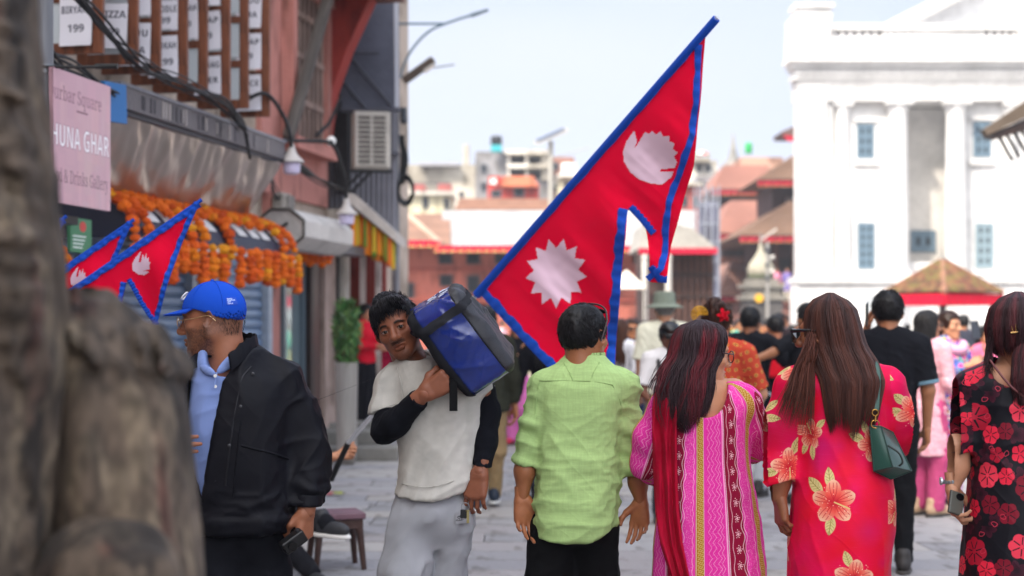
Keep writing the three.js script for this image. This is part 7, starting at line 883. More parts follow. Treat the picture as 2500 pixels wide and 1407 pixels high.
// ---- dresses: cloth prints drawn flat, one repeat each
const bandhani = canvasTex(512, 1024, (c, W, H) => {
  const px = W / 0.215; const S = [[0, 0.03, '#a8791c'], [0.03, 0.04, '#e23aa0'], [0.04, 0.105, '#e0309b'], [0.105, 0.112, '#f06cb8'], [0.112, 0.168, '#8e0f36'], [0.168, 0.215, '#e63fa6']];
  for (const [a, b, col] of S) { c.fillStyle = col; c.fillRect(a * px, 0, (b - a) * px + 1, H); }
  const dot = (x, y, r, col) => { c.fillStyle = col; c.beginPath(); c.arc(x, y, r, 0, 7); c.fill(); };
  for (let y = 0; y < H; y += 9) { dot(0.003 * px, y, 3, '#f2d9e6'); dot(0.029 * px, y + 4, 3, '#f2d9e6'); dot(0.108 * px, y, 3.4, '#f7dcea'); dot(0.114 * px, y + 4, 3.4, '#f6e2ec'); const w = 10 * Math.sin(y / H * 2 * Math.PI * 6); dot(0.128 * px + w * 0.5, y, 3.2, '#f3d6de'); dot(0.163 * px + w, y, 3.6, '#f6e2e8'); dot(0.172 * px + w, y + 4, 3.2, '#fbe6f2'); dot(0.206 * px + 4 * Math.sin(y / H * 2 * Math.PI * 12), y, 3, '#f7cfe4'); }
  for (let y = 0; y < H; y += 17) for (let k = 0; k < 3; k++) { const x = (0.009 + k * 0.0065 + (y % 34 ? 0.003 : 0)) * px; dot(x, y + k * 5, 5, '#e9cf8f'); dot(x, y + k * 5, 2.2, '#7a520f'); }
  c.lineWidth = 4; c.strokeStyle = '#f7cde4'; for (const [x0, amp] of [[0.05, 0.012], [0.066, 0.014], [0.083, 0.014], [0.094, 0.01]]) { c.beginPath(); for (let y = 0; y <= H; y += 8) { const q = (y / 85.333) % 1, tri = q < 0.5 ? q * 2 : 2 - q * 2; const x = (x0 + amp * (tri - 0.5)) * px; y ? c.lineTo(x, y) : c.moveTo(x, y); } c.setLineDash([5, 4]); c.stroke(); } c.setLineDash([]);
  for (let i = 0; i < 900; i++) dot(rnd(0.04, 0.104) * px, rnd(H), 1.8, '#f08cc6'); for (let i = 0; i < 500; i++) dot(rnd(0.172, 0.205) * px, rnd(H), 2, '#f8b6dc');
  for (let y = 0; y < H; y += 128) for (let k = 0; k < 16; k++) { const a = k * 2.4, r = 4 + k * 1.9; dot(0.146 * px + Math.cos(a) * r * 0.75, y + 64 + Math.sin(a) * r * 1.1, 4.2, '#f4cfd6'); }
}, true); bandhani.repeat.set(1 / 0.215, 1 / 0.43);
function flower(c, x, y, r, petals, col, rim, core, rot = 0, long = 1) { c.save(); c.translate(x, y); c.rotate(rot); for (let k = 0; k < petals; k++) { c.save(); c.rotate(k * 2 * Math.PI / petals); const gr = c.createLinearGradient(0, 0, 0, -r); gr.addColorStop(0, core); gr.addColorStop(0.35, col); gr.addColorStop(1, rim); c.fillStyle = gr; c.beginPath(); c.moveTo(0, 0); c.bezierCurveTo(-r * 0.5, -r * 0.25, -r * 0.42, -r * 0.9 * long, 0, -r * long); c.bezierCurveTo(r * 0.42, -r * 0.9 * long, r * 0.5, -r * 0.25, 0, 0); c.fill(); c.strokeStyle = core; c.lineWidth = r * 0.025; for (let s = -1; s <= 1; s++) { c.beginPath(); c.moveTo(0, -r * 0.1); c.quadraticCurveTo(s * r * 0.2, -r * 0.5, s * r * 0.16, -r * 0.85 * long); c.stroke(); } c.restore(); } c.restore(); }
function leaf(c, x, y, L, rot, col, vein) { c.save(); c.translate(x, y); c.rotate(rot); c.fillStyle = col; c.beginPath(); c.moveTo(0, 0); c.bezierCurveTo(L * 0.25, -L * 0.34, L * 0.7, -L * 0.3, L, 0); c.bezierCurveTo(L * 0.7, L * 0.3, L * 0.25, L * 0.34, 0, 0); c.fill(); c.strokeStyle = vein; c.lineWidth = L * 0.03; c.beginPath(); c.moveTo(0, 0); c.lineTo(L, 0); c.stroke(); c.lineWidth = L * 0.018; for (let i = 1; i < 6; i++) for (const s of [-1, 1]) { c.beginPath(); c.moveTo(L * i * 0.15, 0); c.lineTo(L * (i * 0.15 + 0.16), s * L * 0.2 * Math.sin(i * 0.55)); c.stroke(); } c.restore(); }
const hibiscus = canvasTex(1024, 1024, (c, W) => {   // 0.62 m square
  c.fillStyle = '#e0103f'; c.fillRect(0, 0, W, W); for (let i = 0; i < 240; i++) { const x = rnd(W), y = rnd(W), r = rnd(30, 130), q = rnd(); for (const dx of [-W, 0, W]) for (const dy of [-W, 0, W]) { const gr = c.createRadialGradient(x + dx, y + dy, 0, x + dx, y + dy, r); const col = q < 0.45 ? '226,18,38' : q < 0.8 ? '232,14,88' : '190,30,110'; gr.addColorStop(0, `rgba(${col},0.5)`); gr.addColorStop(1, `rgba(${col},0)`); c.fillStyle = gr; c.fillRect(x + dx - r, y + dy - r, 2 * r, 2 * r); } }
  c.globalAlpha = 0.08; c.fillStyle = '#ffffff'; for (let i = 0; i < 400; i++) c.fillRect(rnd(W), rnd(W), rnd(2, 90), 1.5); c.globalAlpha = 1;
  for (const [x, y, r, rot] of [[230, 230, 112, 0.3], [720, 480, 118, 1.2], [300, 760, 108, 2.2], [820, 880, 104, 3.9], [560, 130, 84, 5.1], [960, 180, 96, 0.9], [60, 540, 92, 2.8]]) { for (const [a, l] of [[2.6, 1.5], [3.3, 1.35], [0.5, 1.25]]) leaf(c, x + Math.cos(a + rot) * r * 0.6, y + Math.sin(a + rot) * r * 0.6, r * l * 0.72, a + rot, '#d8c688', '#94803e'); flower(c, x, y, r, 5, '#e6564a', '#efc3a2', '#bf1a2c', rot); c.strokeStyle = '#d8c27a'; c.lineWidth = 7; c.beginPath(); c.moveTo(x, y); c.lineTo(x + r * 0.75 * Math.cos(rot - 0.8), y + r * 0.75 * Math.sin(rot - 0.8)); c.stroke(); for (let k = 0; k < 40; k++) { c.fillStyle = '#f5d3b8'; c.beginPath(); c.arc(x + rnd(-r, r) * 0.7, y + rnd(-r, r) * 0.7, 2.2, 0, 7); c.fill(); } }
}, true); hibiscus.repeat.set(1 / 0.64, 1 / 0.64);
const blackFloral = canvasTex(1024, 1024, (c, W) => {   // 0.7 m square
  c.fillStyle = '#15141b'; c.fillRect(0, 0, W, W); for (let i = 0; i < 26; i++) flower(c, rnd(W), rnd(W), rnd(50, 90), 5, '#3a1524', '#4a1a2b', '#1d1018', rnd(6));
  const blob = (x, y, r, n, col) => { for (const dx of [-W, 0, W]) for (const dy of [-W, 0, W]) { c.save(); c.translate(x + dx, y + dy); c.rotate(rnd(0.2)); c.fillStyle = col; for (let k = 0; k < n; k++) { const a = k * 2 * Math.PI / n; c.beginPath(); c.arc(Math.cos(a) * r * 0.6, Math.sin(a) * r * 0.6, r * 0.45, 0, 7); c.fill(); } c.beginPath(); c.arc(0, 0, r * 0.5, 0, 7); c.fill(); c.strokeStyle = '#15141b'; c.lineWidth = r * 0.09; for (let k = 0; k < n; k++) { const a = (k + 0.5) * 2 * Math.PI / n; c.beginPath(); c.moveTo(Math.cos(a) * r * 0.18, Math.sin(a) * r * 0.18); c.lineTo(Math.cos(a) * r * 0.78, Math.sin(a) * r * 0.78); c.stroke(); } c.restore(); } };
  for (const [x, y, r, n] of [[160, 140, 95, 6], [300, 220, 70, 6], [520, 120, 85, 7], [820, 200, 105, 7], [930, 330, 70, 6], [150, 470, 70, 5], [420, 430, 100, 7], [560, 520, 75, 6], [760, 520, 60, 5], [900, 640, 95, 7], [220, 720, 105, 7], [360, 840, 80, 6], [620, 780, 95, 6], [780, 900, 70, 6], [60, 920, 80, 6], [30, 300, 66, 6], [660, 330, 72, 6], [980, 480, 60, 5], [500, 950, 78, 7], [940, 860, 74, 6], [460, 680, 60, 5], [40, 640, 66, 6], [680, 640, 52, 5]]) blob(x, y, r, n, ['#e02a44', '#cf1f3a', '#e43c52', '#a81a32', '#7c1629'][Math.floor(rnd(5))]);
  for (let i = 0; i < 26; i++) { c.save(); c.translate(rnd(W), rnd(W)); c.rotate(rnd(6)); c.strokeStyle = '#c53a50'; c.lineWidth = 5; c.beginPath(); c.moveTo(0, 0); c.bezierCurveTo(28, -30, 40, 20, 0, 34); c.bezierCurveTo(-22, 20, -12, -6, 0, 0); c.stroke(); c.restore(); }
}, true); blackFloral.repeat.set(1 / 0.43, 1 / 0.43);
function dress(g, rows, shoulders, sleeves, holes, m, axes, folds, o = {}) { const tor = column(rowsPx(g, rows), 2.3), f0 = un(0.04, un(0.05, tor, ...shoulders), ...sleeves), y0 = 0.12; const f = (x, y, z) => { let d = f0(x, y, z); for (const h of holes) d = smax(d, -h(x, y, z), 0.006); return Math.max(d, y0 - y); }; const geo = meshOf(f, o.lo, o.hi, o.cell ?? 0.0068); shift(geo, folds); const mesh = part('dress', unroll(geo, axes), m, g.t); return { mesh, f }; }
const hairCol = (base, streak) => (a, q, k) => { const s = streak ? streak(a, q) : 0; return [0, 1, 2].map((i) => lerp(base[i], s ? streak.c[i] : base[i], s) * k); };
{ // woman with red streaked hair and glasses
  const g = figure('woman with red streaked dark hair and glasses in a pink patterned kurta with crimson shawl', 1715, 5.65), { t, L } = g, skin = SKIN(0xc08a68);
  const hq = eul(0.06, 112 * Math.PI / 180, 0), hs = 0.95, hp = L(1714, 864, 0);
  part('body', merge([white3(meshOf(un(0.03, chain(g, [[1712, 905, -0.01, 36], [1715, 960, 0.0, 46], [1712, 1010, -0.02, 70]]), cap(L(1660, 975, -0.02), L(1790, 965, -0.02), 0.06, 0.06), ell(L(1716, 1000, -0.01), V(0.11, 0.12, 0.1)), chain(g, [[1850, 1080, -0.12, 26], [1800, 1110, -0.28, 20]])), L(1540, 1130, -0.36), L(1900, 860, 0.2), 0.008)), place(headGeo(0.0033, { fem: 1, fat: 0.55, brow: 0.65, nose: 0.95 }), hq, hp, hs), place(handGeo({}, 0.006), basisQ(V(-0.5, 0, -1), V(0, -1, 0)), L(1800, 1110, -0.28), 0.88), place(handGeo({ mirror: true }, 0.006), basisQ(V(0.3, -0.4, -1), V(1, 0, 0)), L(1590, 1150, -0.22), 0.88)]), skin, t);
  eyes(t, hq, hp, Z1, hs);
  const K = dress(g, [[1990, 1732, 150, 0.2, 0.2], [1600, 1734, 144, 0.19, 0.18], [1407, 1736, 138, 0.18, 0.165], [1290, 1732, 128, 0.165, 0.15], [1200, 1728, 116, 0.15, 0.14], [1130, 1724, 108, 0.135, 0.14], [1050, 1722, 108, 0.13, 0.145], [985, 1722, 108, 0.12, 0.11], [950, 1722, 80, 0.09, 0.08]], [cap(L(1680, 985, 0), L(1630, 995, 0), 0.075, 0.06), cap(L(1760, 980, 0), L(1815, 985, 0), 0.075, 0.06)],
    [cut(chain(g, [[1810, 985, 0, 42], [1840, 1040, -0.03, 40], [1848, 1085, -0.09, 36], [1830, 1110, -0.18, 32]]), half(L(1836, 1100, -0.15), V(0.2, 0.1, 1)), 0.004), cut(chain(g, [[1632, 995, 0, 42], [1590, 1070, -0.02, 44], [1578, 1130, -0.05, 38], [1600, 1165, -0.14, 32]]), half(L(1594, 1150, -0.12), V(0, 0.4, 1)), 0.004)],
    [ell(L(1718, 950, 0.04), V(0.082, 0.105, 0.19))], cloth(0xffffff, { map: bandhani, ...crz(0.5, 0.003) }), [{ a: V(g.x(1730), 0.0, 0), b: L(1720, 950, 0), r: 0.155, ru: 0.16, du: -0.06 + 0.115 }, { a: L(1848, 1090, -0.06), b: L(1812, 985, 0), r: 0.05, ru: 0.065, du: 0.09 }, { a: L(1584, 1120, -0.04), b: L(1630, 990, 0), r: 0.05, ru: 0.065, du: 0.12 }],
    (() => { const a = crease(0.012, 7, 0.9, V(0.06, 1, 0), 3, 0), b = crease(0.006, 16, 3, V(0.3, 1, 0), 8), c = crease(0.006, 20, 6, V(1, 0.4, 0), 12); return (x, y, z) => a(x, y, z) * sst(g.y(1100), g.y(1400), y) + b(x, y, z) * 0.6 + c(x, y, z) * 0.5 * sst(0.08, 0.15, Math.abs(x)); })(), { lo: L(1510, 1990, -0.33), hi: L(1930, 915, 0.28) });
  // shawl over her left shoulder
  const sp = [[928, 1630, 1655, -0.1], [936, 1614, 1654, -0.04], [946, 1604, 1653, 0.02], [962, 1597, 1652, 0.075], [1000, 1592, 1652, 0.118], [1060, 1592, 1652, 0.128], [1150, 1594, 1654, 0.135], [1250, 1600, 1658, 0.15], [1330, 1612, 1668, 0.168], [1420, 1640, 1686, 0.19], [1560, 1640, 1700, 0.2]], P = [], I = [], nu = 26, nv = 90; const ev = (v) => { let i = 0; while (i < sp.length - 2 && sp[i + 1][0] < v) i++; const q = sst(0, 1, (v - sp[i][0]) / (sp[i + 1][0] - sp[i][0])); return sp[i].map((e, k) => lerp(e, sp[i + 1][k], q)); };
  for (let j = 0; j <= nv; j++) { const [v, a, b, z] = ev(928 + 632 * Math.pow(j / nv, 1.3)); for (let i = 0; i <= nu; i++) { const q = i / nu, fold = 0.012 * Math.sin(q * 15 + 1.2 * n3(q * 3, v * 0.01, 1)) + 0.008 * n3(q * 7, v * 0.02, 4), w = L(lerp(a, b, q), v, 0); let zz = 0.3; for (let k = 0; k < 40; k++) { const e = K.f(w.x, w.y, zz) - 0.016; if (e < 0.001) break; zz -= Math.max(0.002, e * 0.6); } if (zz < -0.2 || v < 968) zz = z; const pp = L(lerp(a, b, q), v, zz * 0.75 + z * 0.25 + fold); P.push(pp.x, pp.y, pp.z); if (j < nv && i < nu) { const A = j * (nu + 1) + i; I.push(A, A + nu + 1, A + 1, A + 1, A + nu + 1, A + nu + 2); } } }
  const sg = new THREE.BufferGeometry(); sg.setAttribute('position', new THREE.Float32BufferAttribute(P, 3)); sg.setIndex(I); sg.computeVertexNormals(); part('shawl', boxUV(sg), cloth(0xa80a2e, crz(0.5, 0.003)), t);
  // hair with red streaks
  const str = (a, q) => { const s = Math.pow(Math.max(0, 0.15 + Math.sin(a * 4.1 + 0.4) * 0.5 + 0.35 * Math.sin(a * 13 + 1)), 0.9); return clamp(s * 1.3 * (1 - 0.45 * q)) * sst(0.02, 0.2, q); }; str.c = [0.14, 0.012, 0.02];
  const hr = rowsPx(g, [[1056, 1676, 22, 0.05, 0.03, 0.085], [1000, 1670, 50, 0.06, 0.05, 0.08], [950, 1672, 63, 0.07, 0.06, 0.06], [905, 1679, 61, 0.085, 0.07, 0.03], [868, 1698, 62, 0.1, 0.085, 0.0], [830, 1707, 63, 0.105, 0.09, -0.005], [806, 1711, 56, 0.09, 0.085, -0.005], [793, 1712, 42, 0.07, 0.065, -0.005], [785, 1713, 24, 0.045, 0.04, -0.005], [781, 1713, 4, 0.01, 0.01, -0.005]]);
  const fw = V(0, 0, 1).applyQuaternion(hq); longHair(t, hr, { n: 2600, a0: -2.5, a1: 1.5, r: 0.0023, seg: 18, ragged: 0.14, wave: 0.009, freq: 9, color: hairCol([0.03, 0.016, 0.02], str), cell: 0.006, inside: (x, y, z) => { const d = (x - hp.x) * fw.x + (z - hp.z) * fw.z; return y > g.y(930) ? d - 0.03 : -1; }, end: (a) => 0.05 * (1 - Math.cos(a + 0.5)), bend: (w, a, q, i) => { if (i % 29 === 0) { w.x -= 0.05 * q * q; w.z += 0.02 * q; } } });
  const Q = (x, y, z) => V(x, y, z).multiplyScalar(hs).applyQuaternion(hq).add(hp), gs = thing('eyeglasses', 'brown rimmed eyeglasses worn by the woman with red streaked hair', 'eyeglasses', t.position), gm = mat(0x3a1c1e, 0.25); for (const s of [-1, 1]) { const r = new THREE.TorusGeometry(0.024, 0.0022, 8, 32); r.scale(1, 0.9, 1); r.rotateY(s * 0.12); r.translate(s * 0.033, -0.006, 0.106); part('rim', place(r, hq, hp, hs), gm, gs); part('temple_arm', tube([Q(s * 0.056, 0.004, 0.1), Q(s * 0.076, 0.006, 0.05), Q(s * 0.08, 0.008, 0.0)], 0.0022, 16), gm, gs); const ln = new THREE.CircleGeometry(0.0235, 24); ln.scale(1, 0.9, 1); ln.rotateY(s * 0.12); ln.translate(s * 0.033, -0.006, 0.106); part('lens', place(ln, hq, hp, hs), phys(0xf6f3f4, 0.02, { transmission: 1, thickness: 0 }), gs); } part('bridge', tube([Q(-0.01, 0.002, 0.108), Q(0, 0.005, 0.113), Q(0.01, 0.002, 0.108)], 0.002, 8), gm, gs);
}
{ // woman in the crimson hibiscus dress
  const g = figure('woman with very long brown hair and sunglasses in a crimson dress with hibiscus flowers', 2050, 5.4), { t, L } = g, skin = SKIN(0x8c573c);
  const hq = eul(0.04, 236 * Math.PI / 180, 0), hs = 0.97, hp = L(2022, 814, 0);
  part('body', merge([white3(meshOf(un(0.03, chain(g, [[2036, 860, -0.01, 38], [2045, 930, -0.02, 44]]), chain(g, [[1902, 1130, 0.0, 32], [1901, 1170, 0.0, 29], [1902, 1212, 0.01, 21]]), chain(g, [[2190, 1080, -0.1, 28], [2140, 1090, -0.26, 20]])), L(1840, 1240, -0.36), L(2260, 830, 0.2), 0.007)), place(headGeo(0.0033, { fem: 1, brow: 0.7, fat: 0.3 }), hq, hp, hs),
    place(handGeo({ curl: [[0.35, 0.6, 0.4], [0.45, 0.7, 0.4], [0.5, 0.75, 0.4], [0.55, 0.8, 0.4]], palm: 0.1, thumb: [[0.04, -0.05, 0.03], [0.042, -0.085, 0.045], [0.03, -0.11, 0.055]] }), basisQ(V(0.08, -1, 0.05), V(0.95, 0, -0.25)), L(1903, 1214, 0.01), 0.92), place(handGeo({ mirror: true }, 0.006), basisQ(V(-0.4, 0, -1), V(0, -1, 0)), L(2140, 1090, -0.26), 0.88)]), skin, t);
  eyes(t, hq, hp, Z1, hs);
  dress(g, [[1960, 2052, 140, 0.2, 0.2], [1600, 2048, 130, 0.175, 0.17], [1407, 2045, 123, 0.165, 0.155], [1290, 2052, 126, 0.165, 0.15], [1200, 2058, 122, 0.155, 0.145], [1120, 2060, 110, 0.135, 0.14], [1040, 2058, 108, 0.13, 0.15], [960, 2054, 112, 0.12, 0.12], [915, 2050, 96, 0.1, 0.1], [885, 2045, 62, 0.08, 0.075], [868, 2042, 50, 0.07, 0.065]], [cap(L(2010, 922, 0), L(1942, 945, 0), 0.075, 0.062), cap(L(2090, 922, 0), L(2158, 945, 0), 0.075, 0.062)],
    [cut(chain(g, [[1942, 945, 0, 42], [1914, 1040, 0.0, 46], [1897, 1160, 0.0, 42], [1892, 1210, 0, 42]], 0.05), half(L(1896, 1178, 0), V(-0.32, 1, 0)), 0.004), cut(chain(g, [[2160, 945, 0, 44], [2192, 1020, -0.02, 46], [2196, 1062, -0.05, 42], [2165, 1084, -0.16, 38]], 0.05), half(L(2172, 1080, -0.14), V(0.25, 0, 1)), 0.004)], [],
    phys(0xffffff, 0.55, { map: hibiscus, ...crz(0.5, 0.003), specularIntensity: 0.2 }), [{ a: V(g.x(2050), 0, 0), b: L(2050, 900, 0), r: 0.155, ru: 0.16, du: 0.5, dv: 0.06 }, { a: L(1894, 1180, 0), b: L(1942, 945, 0), r: 0.06, ru: 0.065, du: 0.16, dv: 0.1 }, { a: L(2196, 1070, -0.05), b: L(2160, 945, 0), r: 0.06, ru: 0.065, du: 0.55, dv: 0.42 }],
    (() => { const a = crease(0.013, 6, 0.8, V(-0.1, 1, 0), 5, 0), b = crease(0.006, 14, 3, V(-0.4, 1, 0), 9), c = crease(0.008, 12, 4, V(1, 0.3, 0), 13), e = crease(0.006, 15, 4, V(0.4, 1, 0), 19); return (x, y, z) => a(x, y, z) * sst(g.y(1050), g.y(1350), y) + b(x, y, z) * 0.7 + c(x, y, z) * 0.5 * (1 - sst(0.05, 0.14, Math.abs(y - g.y(1140)))) + e(x, y, z) * sst(0.13, 0.17, Math.abs(x)); })(), { lo: L(1830, 1960, -0.33), hi: L(2275, 850, 0.28) });
  const fw = Z1.clone().applyQuaternion(hq);
  const hr = rowsPx(g, [[1075, 2058, 44, 0.035, 0.02, 0.125], [1000, 2062, 62, 0.045, 0.03, 0.12], [930, 2066, 74, 0.055, 0.05, 0.1], [890, 2056, 78, 0.07, 0.06, 0.06], [840, 2040, 72, 0.105, 0.09, 0.0], [800, 2033, 69, 0.112, 0.1, -0.01], [757, 2030, 60, 0.095, 0.09, -0.01], [732, 2029, 40, 0.065, 0.06, -0.01], [720, 2029, 20, 0.035, 0.03, -0.01], [715, 2029, 4, 0.01, 0.01, -0.01]]);
  const warm = (a, q) => clamp((0.5 + 0.5 * Math.sin(a * 9 + 2)) * 0.6 + q * 0.25); warm.c = [0.105, 0.034, 0.022];
  const col = hairCol([0.034, 0.014, 0.012], warm);
  longHair(t, hr, { n: 2900, a0: -2.35, a1: 2.3, r: 0.0022, seg: 18, ragged: 0.13, lift: 0.13, wave: 0.003, freq: 5, color: col, cell: 0.006, inside: (x, y, z) => { const d = (x - hp.x) * fw.x + (z - hp.z) * fw.z; return y > g.y(895) ? d - 0.058 : -z - 0.0 + (y < g.y(880) ? 0 : -1); }, end: (a) => 0.045 * Math.abs(Math.sin(a * 2.3)) + 0.06 * Math.pow(Math.abs(a) / 2.4, 2), bend: () => 0 });
  // loose locks over the left shoulder and stray hairs
  const st = new Strands(); for (let i = 0; i < 260; i++) { const q = rnd(), a = L(lerp(1972, 2000, rnd()), lerp(800, 850, rnd()), rnd(0.0, 0.06)), b = L(lerp(1940, 1990, q), lerp(890, 905, rnd()), 0.075 + rnd(0.03)), c = L(lerp(1895, 1985, q) + rnd(-8, 8), lerp(985, 1040, rnd()) + q * 30, 0.1 + rnd(0.03)); const pts = new THREE.CatmullRomCurve3([a, a.clone().lerp(b, 0.55).add(V(0, 0, 0.02)), b, b.clone().lerp(c, 0.5).add(V(0, 0, 0.012)), c]).getPoints(14); const k = rnd(0.6, 1.7); st.add(pts, (i % 4 ? 0.0016 : 0.0024) * rnd(0.6, 1.2), col(2, q, k), 0.1, 3); } part('loose_locks', st.geo(), HAIR, t);
  const Q = (x, y, z) => V(x, y, z).multiplyScalar(hs).applyQuaternion(hq).add(hp), gs = thing('sunglasses', 'big black sunglasses worn by the woman in the crimson dress', 'sunglasses', t.position), gm = mat(0x0b0a0b, 0.2); for (const s of [-1, 1]) { const sh = new RoundedBoxGeometry(0.058, 0.05, 0.006, 3, 0.012); sh.rotateY(s * 0.16); sh.translate(s * 0.034, -0.004, 0.114); part('frame', place(sh, hq, hp, hs), gm, gs); const ln = new RoundedBoxGeometry(0.046, 0.038, 0.008, 3, 0.01); ln.rotateY(s * 0.16); ln.translate(s * 0.034, -0.004, 0.1145); part('lens', place(ln, hq, hp, hs), mat(0x1b1416, 0.08), gs); part('temple_arm', tube([Q(s * 0.06, 0.012, 0.112), Q(s * 0.082, 0.012, 0.05), Q(s * 0.084, 0.008, 0.0)], 0.005, 16), gm, gs); }
  // green shoulder bag
  const b = thing('shoulder_bag', 'dark green leather shoulder bag with gold rings on the crimson dress', 'bag', t.position), GM = phys(0x1f4a40, 0.38, { clearcoat: 0.2, bumpMap: rep(T_GRAIN, 30), bumpScale: 0.0003 });
  const P = [[2124, 1040, 0.15], [2152, 1042, 0.16], [2180, 1140, 0.19], [2134, 1150, 0.16], [2150, 1040, 0.12], [2180, 1056, 0.07], [2226, 1150, 0.09], [2176, 1170, 0.13]].map((p) => L(...p)); const qd = (a, b2, c, d2) => { const q = new THREE.BufferGeometry(), n = 6, ps = [], ix = []; for (let i = 0; i <= n; i++) for (let j = 0; j <= n; j++) { const w = P[a].clone().lerp(P[b2], j / n).lerp(P[d2].clone().lerp(P[c], j / n), i / n); ps.push(w.x, w.y, w.z + 0.006 * Math.sin(i / n * 3.14) * Math.sin(j / n * 3.14)); if (i < n && j < n) { const A = i * (n + 1) + j; ix.push(A, A + n + 1, A + 1, A + 1, A + n + 1, A + n + 2); } } q.setAttribute('position', new THREE.Float32BufferAttribute(ps, 3)); q.setIndex(ix); q.computeVertexNormals(); return boxUV(q); };
  part('body', merge([qd(0, 1, 2, 3), qd(1, 5, 6, 2), qd(3, 2, 6, 7), qd(0, 4, 5, 1), qd(0, 3, 7, 4), qd(4, 7, 6, 5)]), GM, b); part('seam', merge([[0, 1], [1, 2], [2, 3], [3, 0], [2, 6], [6, 7], [7, 3], [1, 5], [5, 6]].map(([i, j]) => rod(P[i], P[j], 0.0028, 0.0028, 6))), mat(0x163a33, 0.4), b);
  const gold = mat(0xb98d4c, 0.25, { metalness: 1 }); const strapAt = [[2118, 872, 0.03], [2134, 884, 0.085], [2142, 920, 0.125], [2140, 970, 0.14], [2138, 1002, 0.15]].map((p) => L(...p)); const sc = new THREE.CatmullRomCurve3(strapAt), ps = [], ix = []; for (let i = 0; i <= 24; i++) { const p = sc.getPointAt(i / 24); for (const [x, z] of [[-0.011, 0.002], [0.011, 0.002], [0.011, -0.002], [-0.011, -0.002]]) ps.push(p.x + x, p.y, p.z + z); if (i) for (let k = 0; k < 4; k++) { const A = (i - 1) * 4 + k, B = (i - 1) * 4 + (k + 1) % 4; ix.push(A, B, A + 4, B, B + 4, A + 4); } } const sg = new THREE.BufferGeometry(); sg.setAttribute('position', new THREE.Float32BufferAttribute(ps, 3)); sg.setIndex(ix); sg.computeVertexNormals(); part('strap', boxUV(sg), GM, b);
  for (const [v, r] of [[1008, 0.010], [1036, 0.013]]) { const o = new THREE.TorusGeometry(r, 0.0022, 8, 24), p = L(2137, v, 0.155); o.translate(p.x, p.y, p.z); part('ring', o, gold, b); } part('clasp', rod(L(2138, 1014, 0.156), L(2137, 1030, 0.157), 0.0035), gold, b); part('handle', tube([L(2168, 1088, 0.175), L(2196, 1108, 0.18), L(2204, 1130, 0.18), L(2196, 1138, 0.17)], 0.0035, 16), mat(0x2c332f, 0.4), b);
  const ph = thing('phone', 'pale phone edge showing past the crimson sleeve', 'phone', L(2206, 984, -0.08).add(t.position)); ph.rotation.set(0.3, 0.5, 0.3); part('case', box(0.02, 0.075, 0.009, 0, 0, 0, 0.003), mat(0xd9d6d2, 0.35), ph);
}
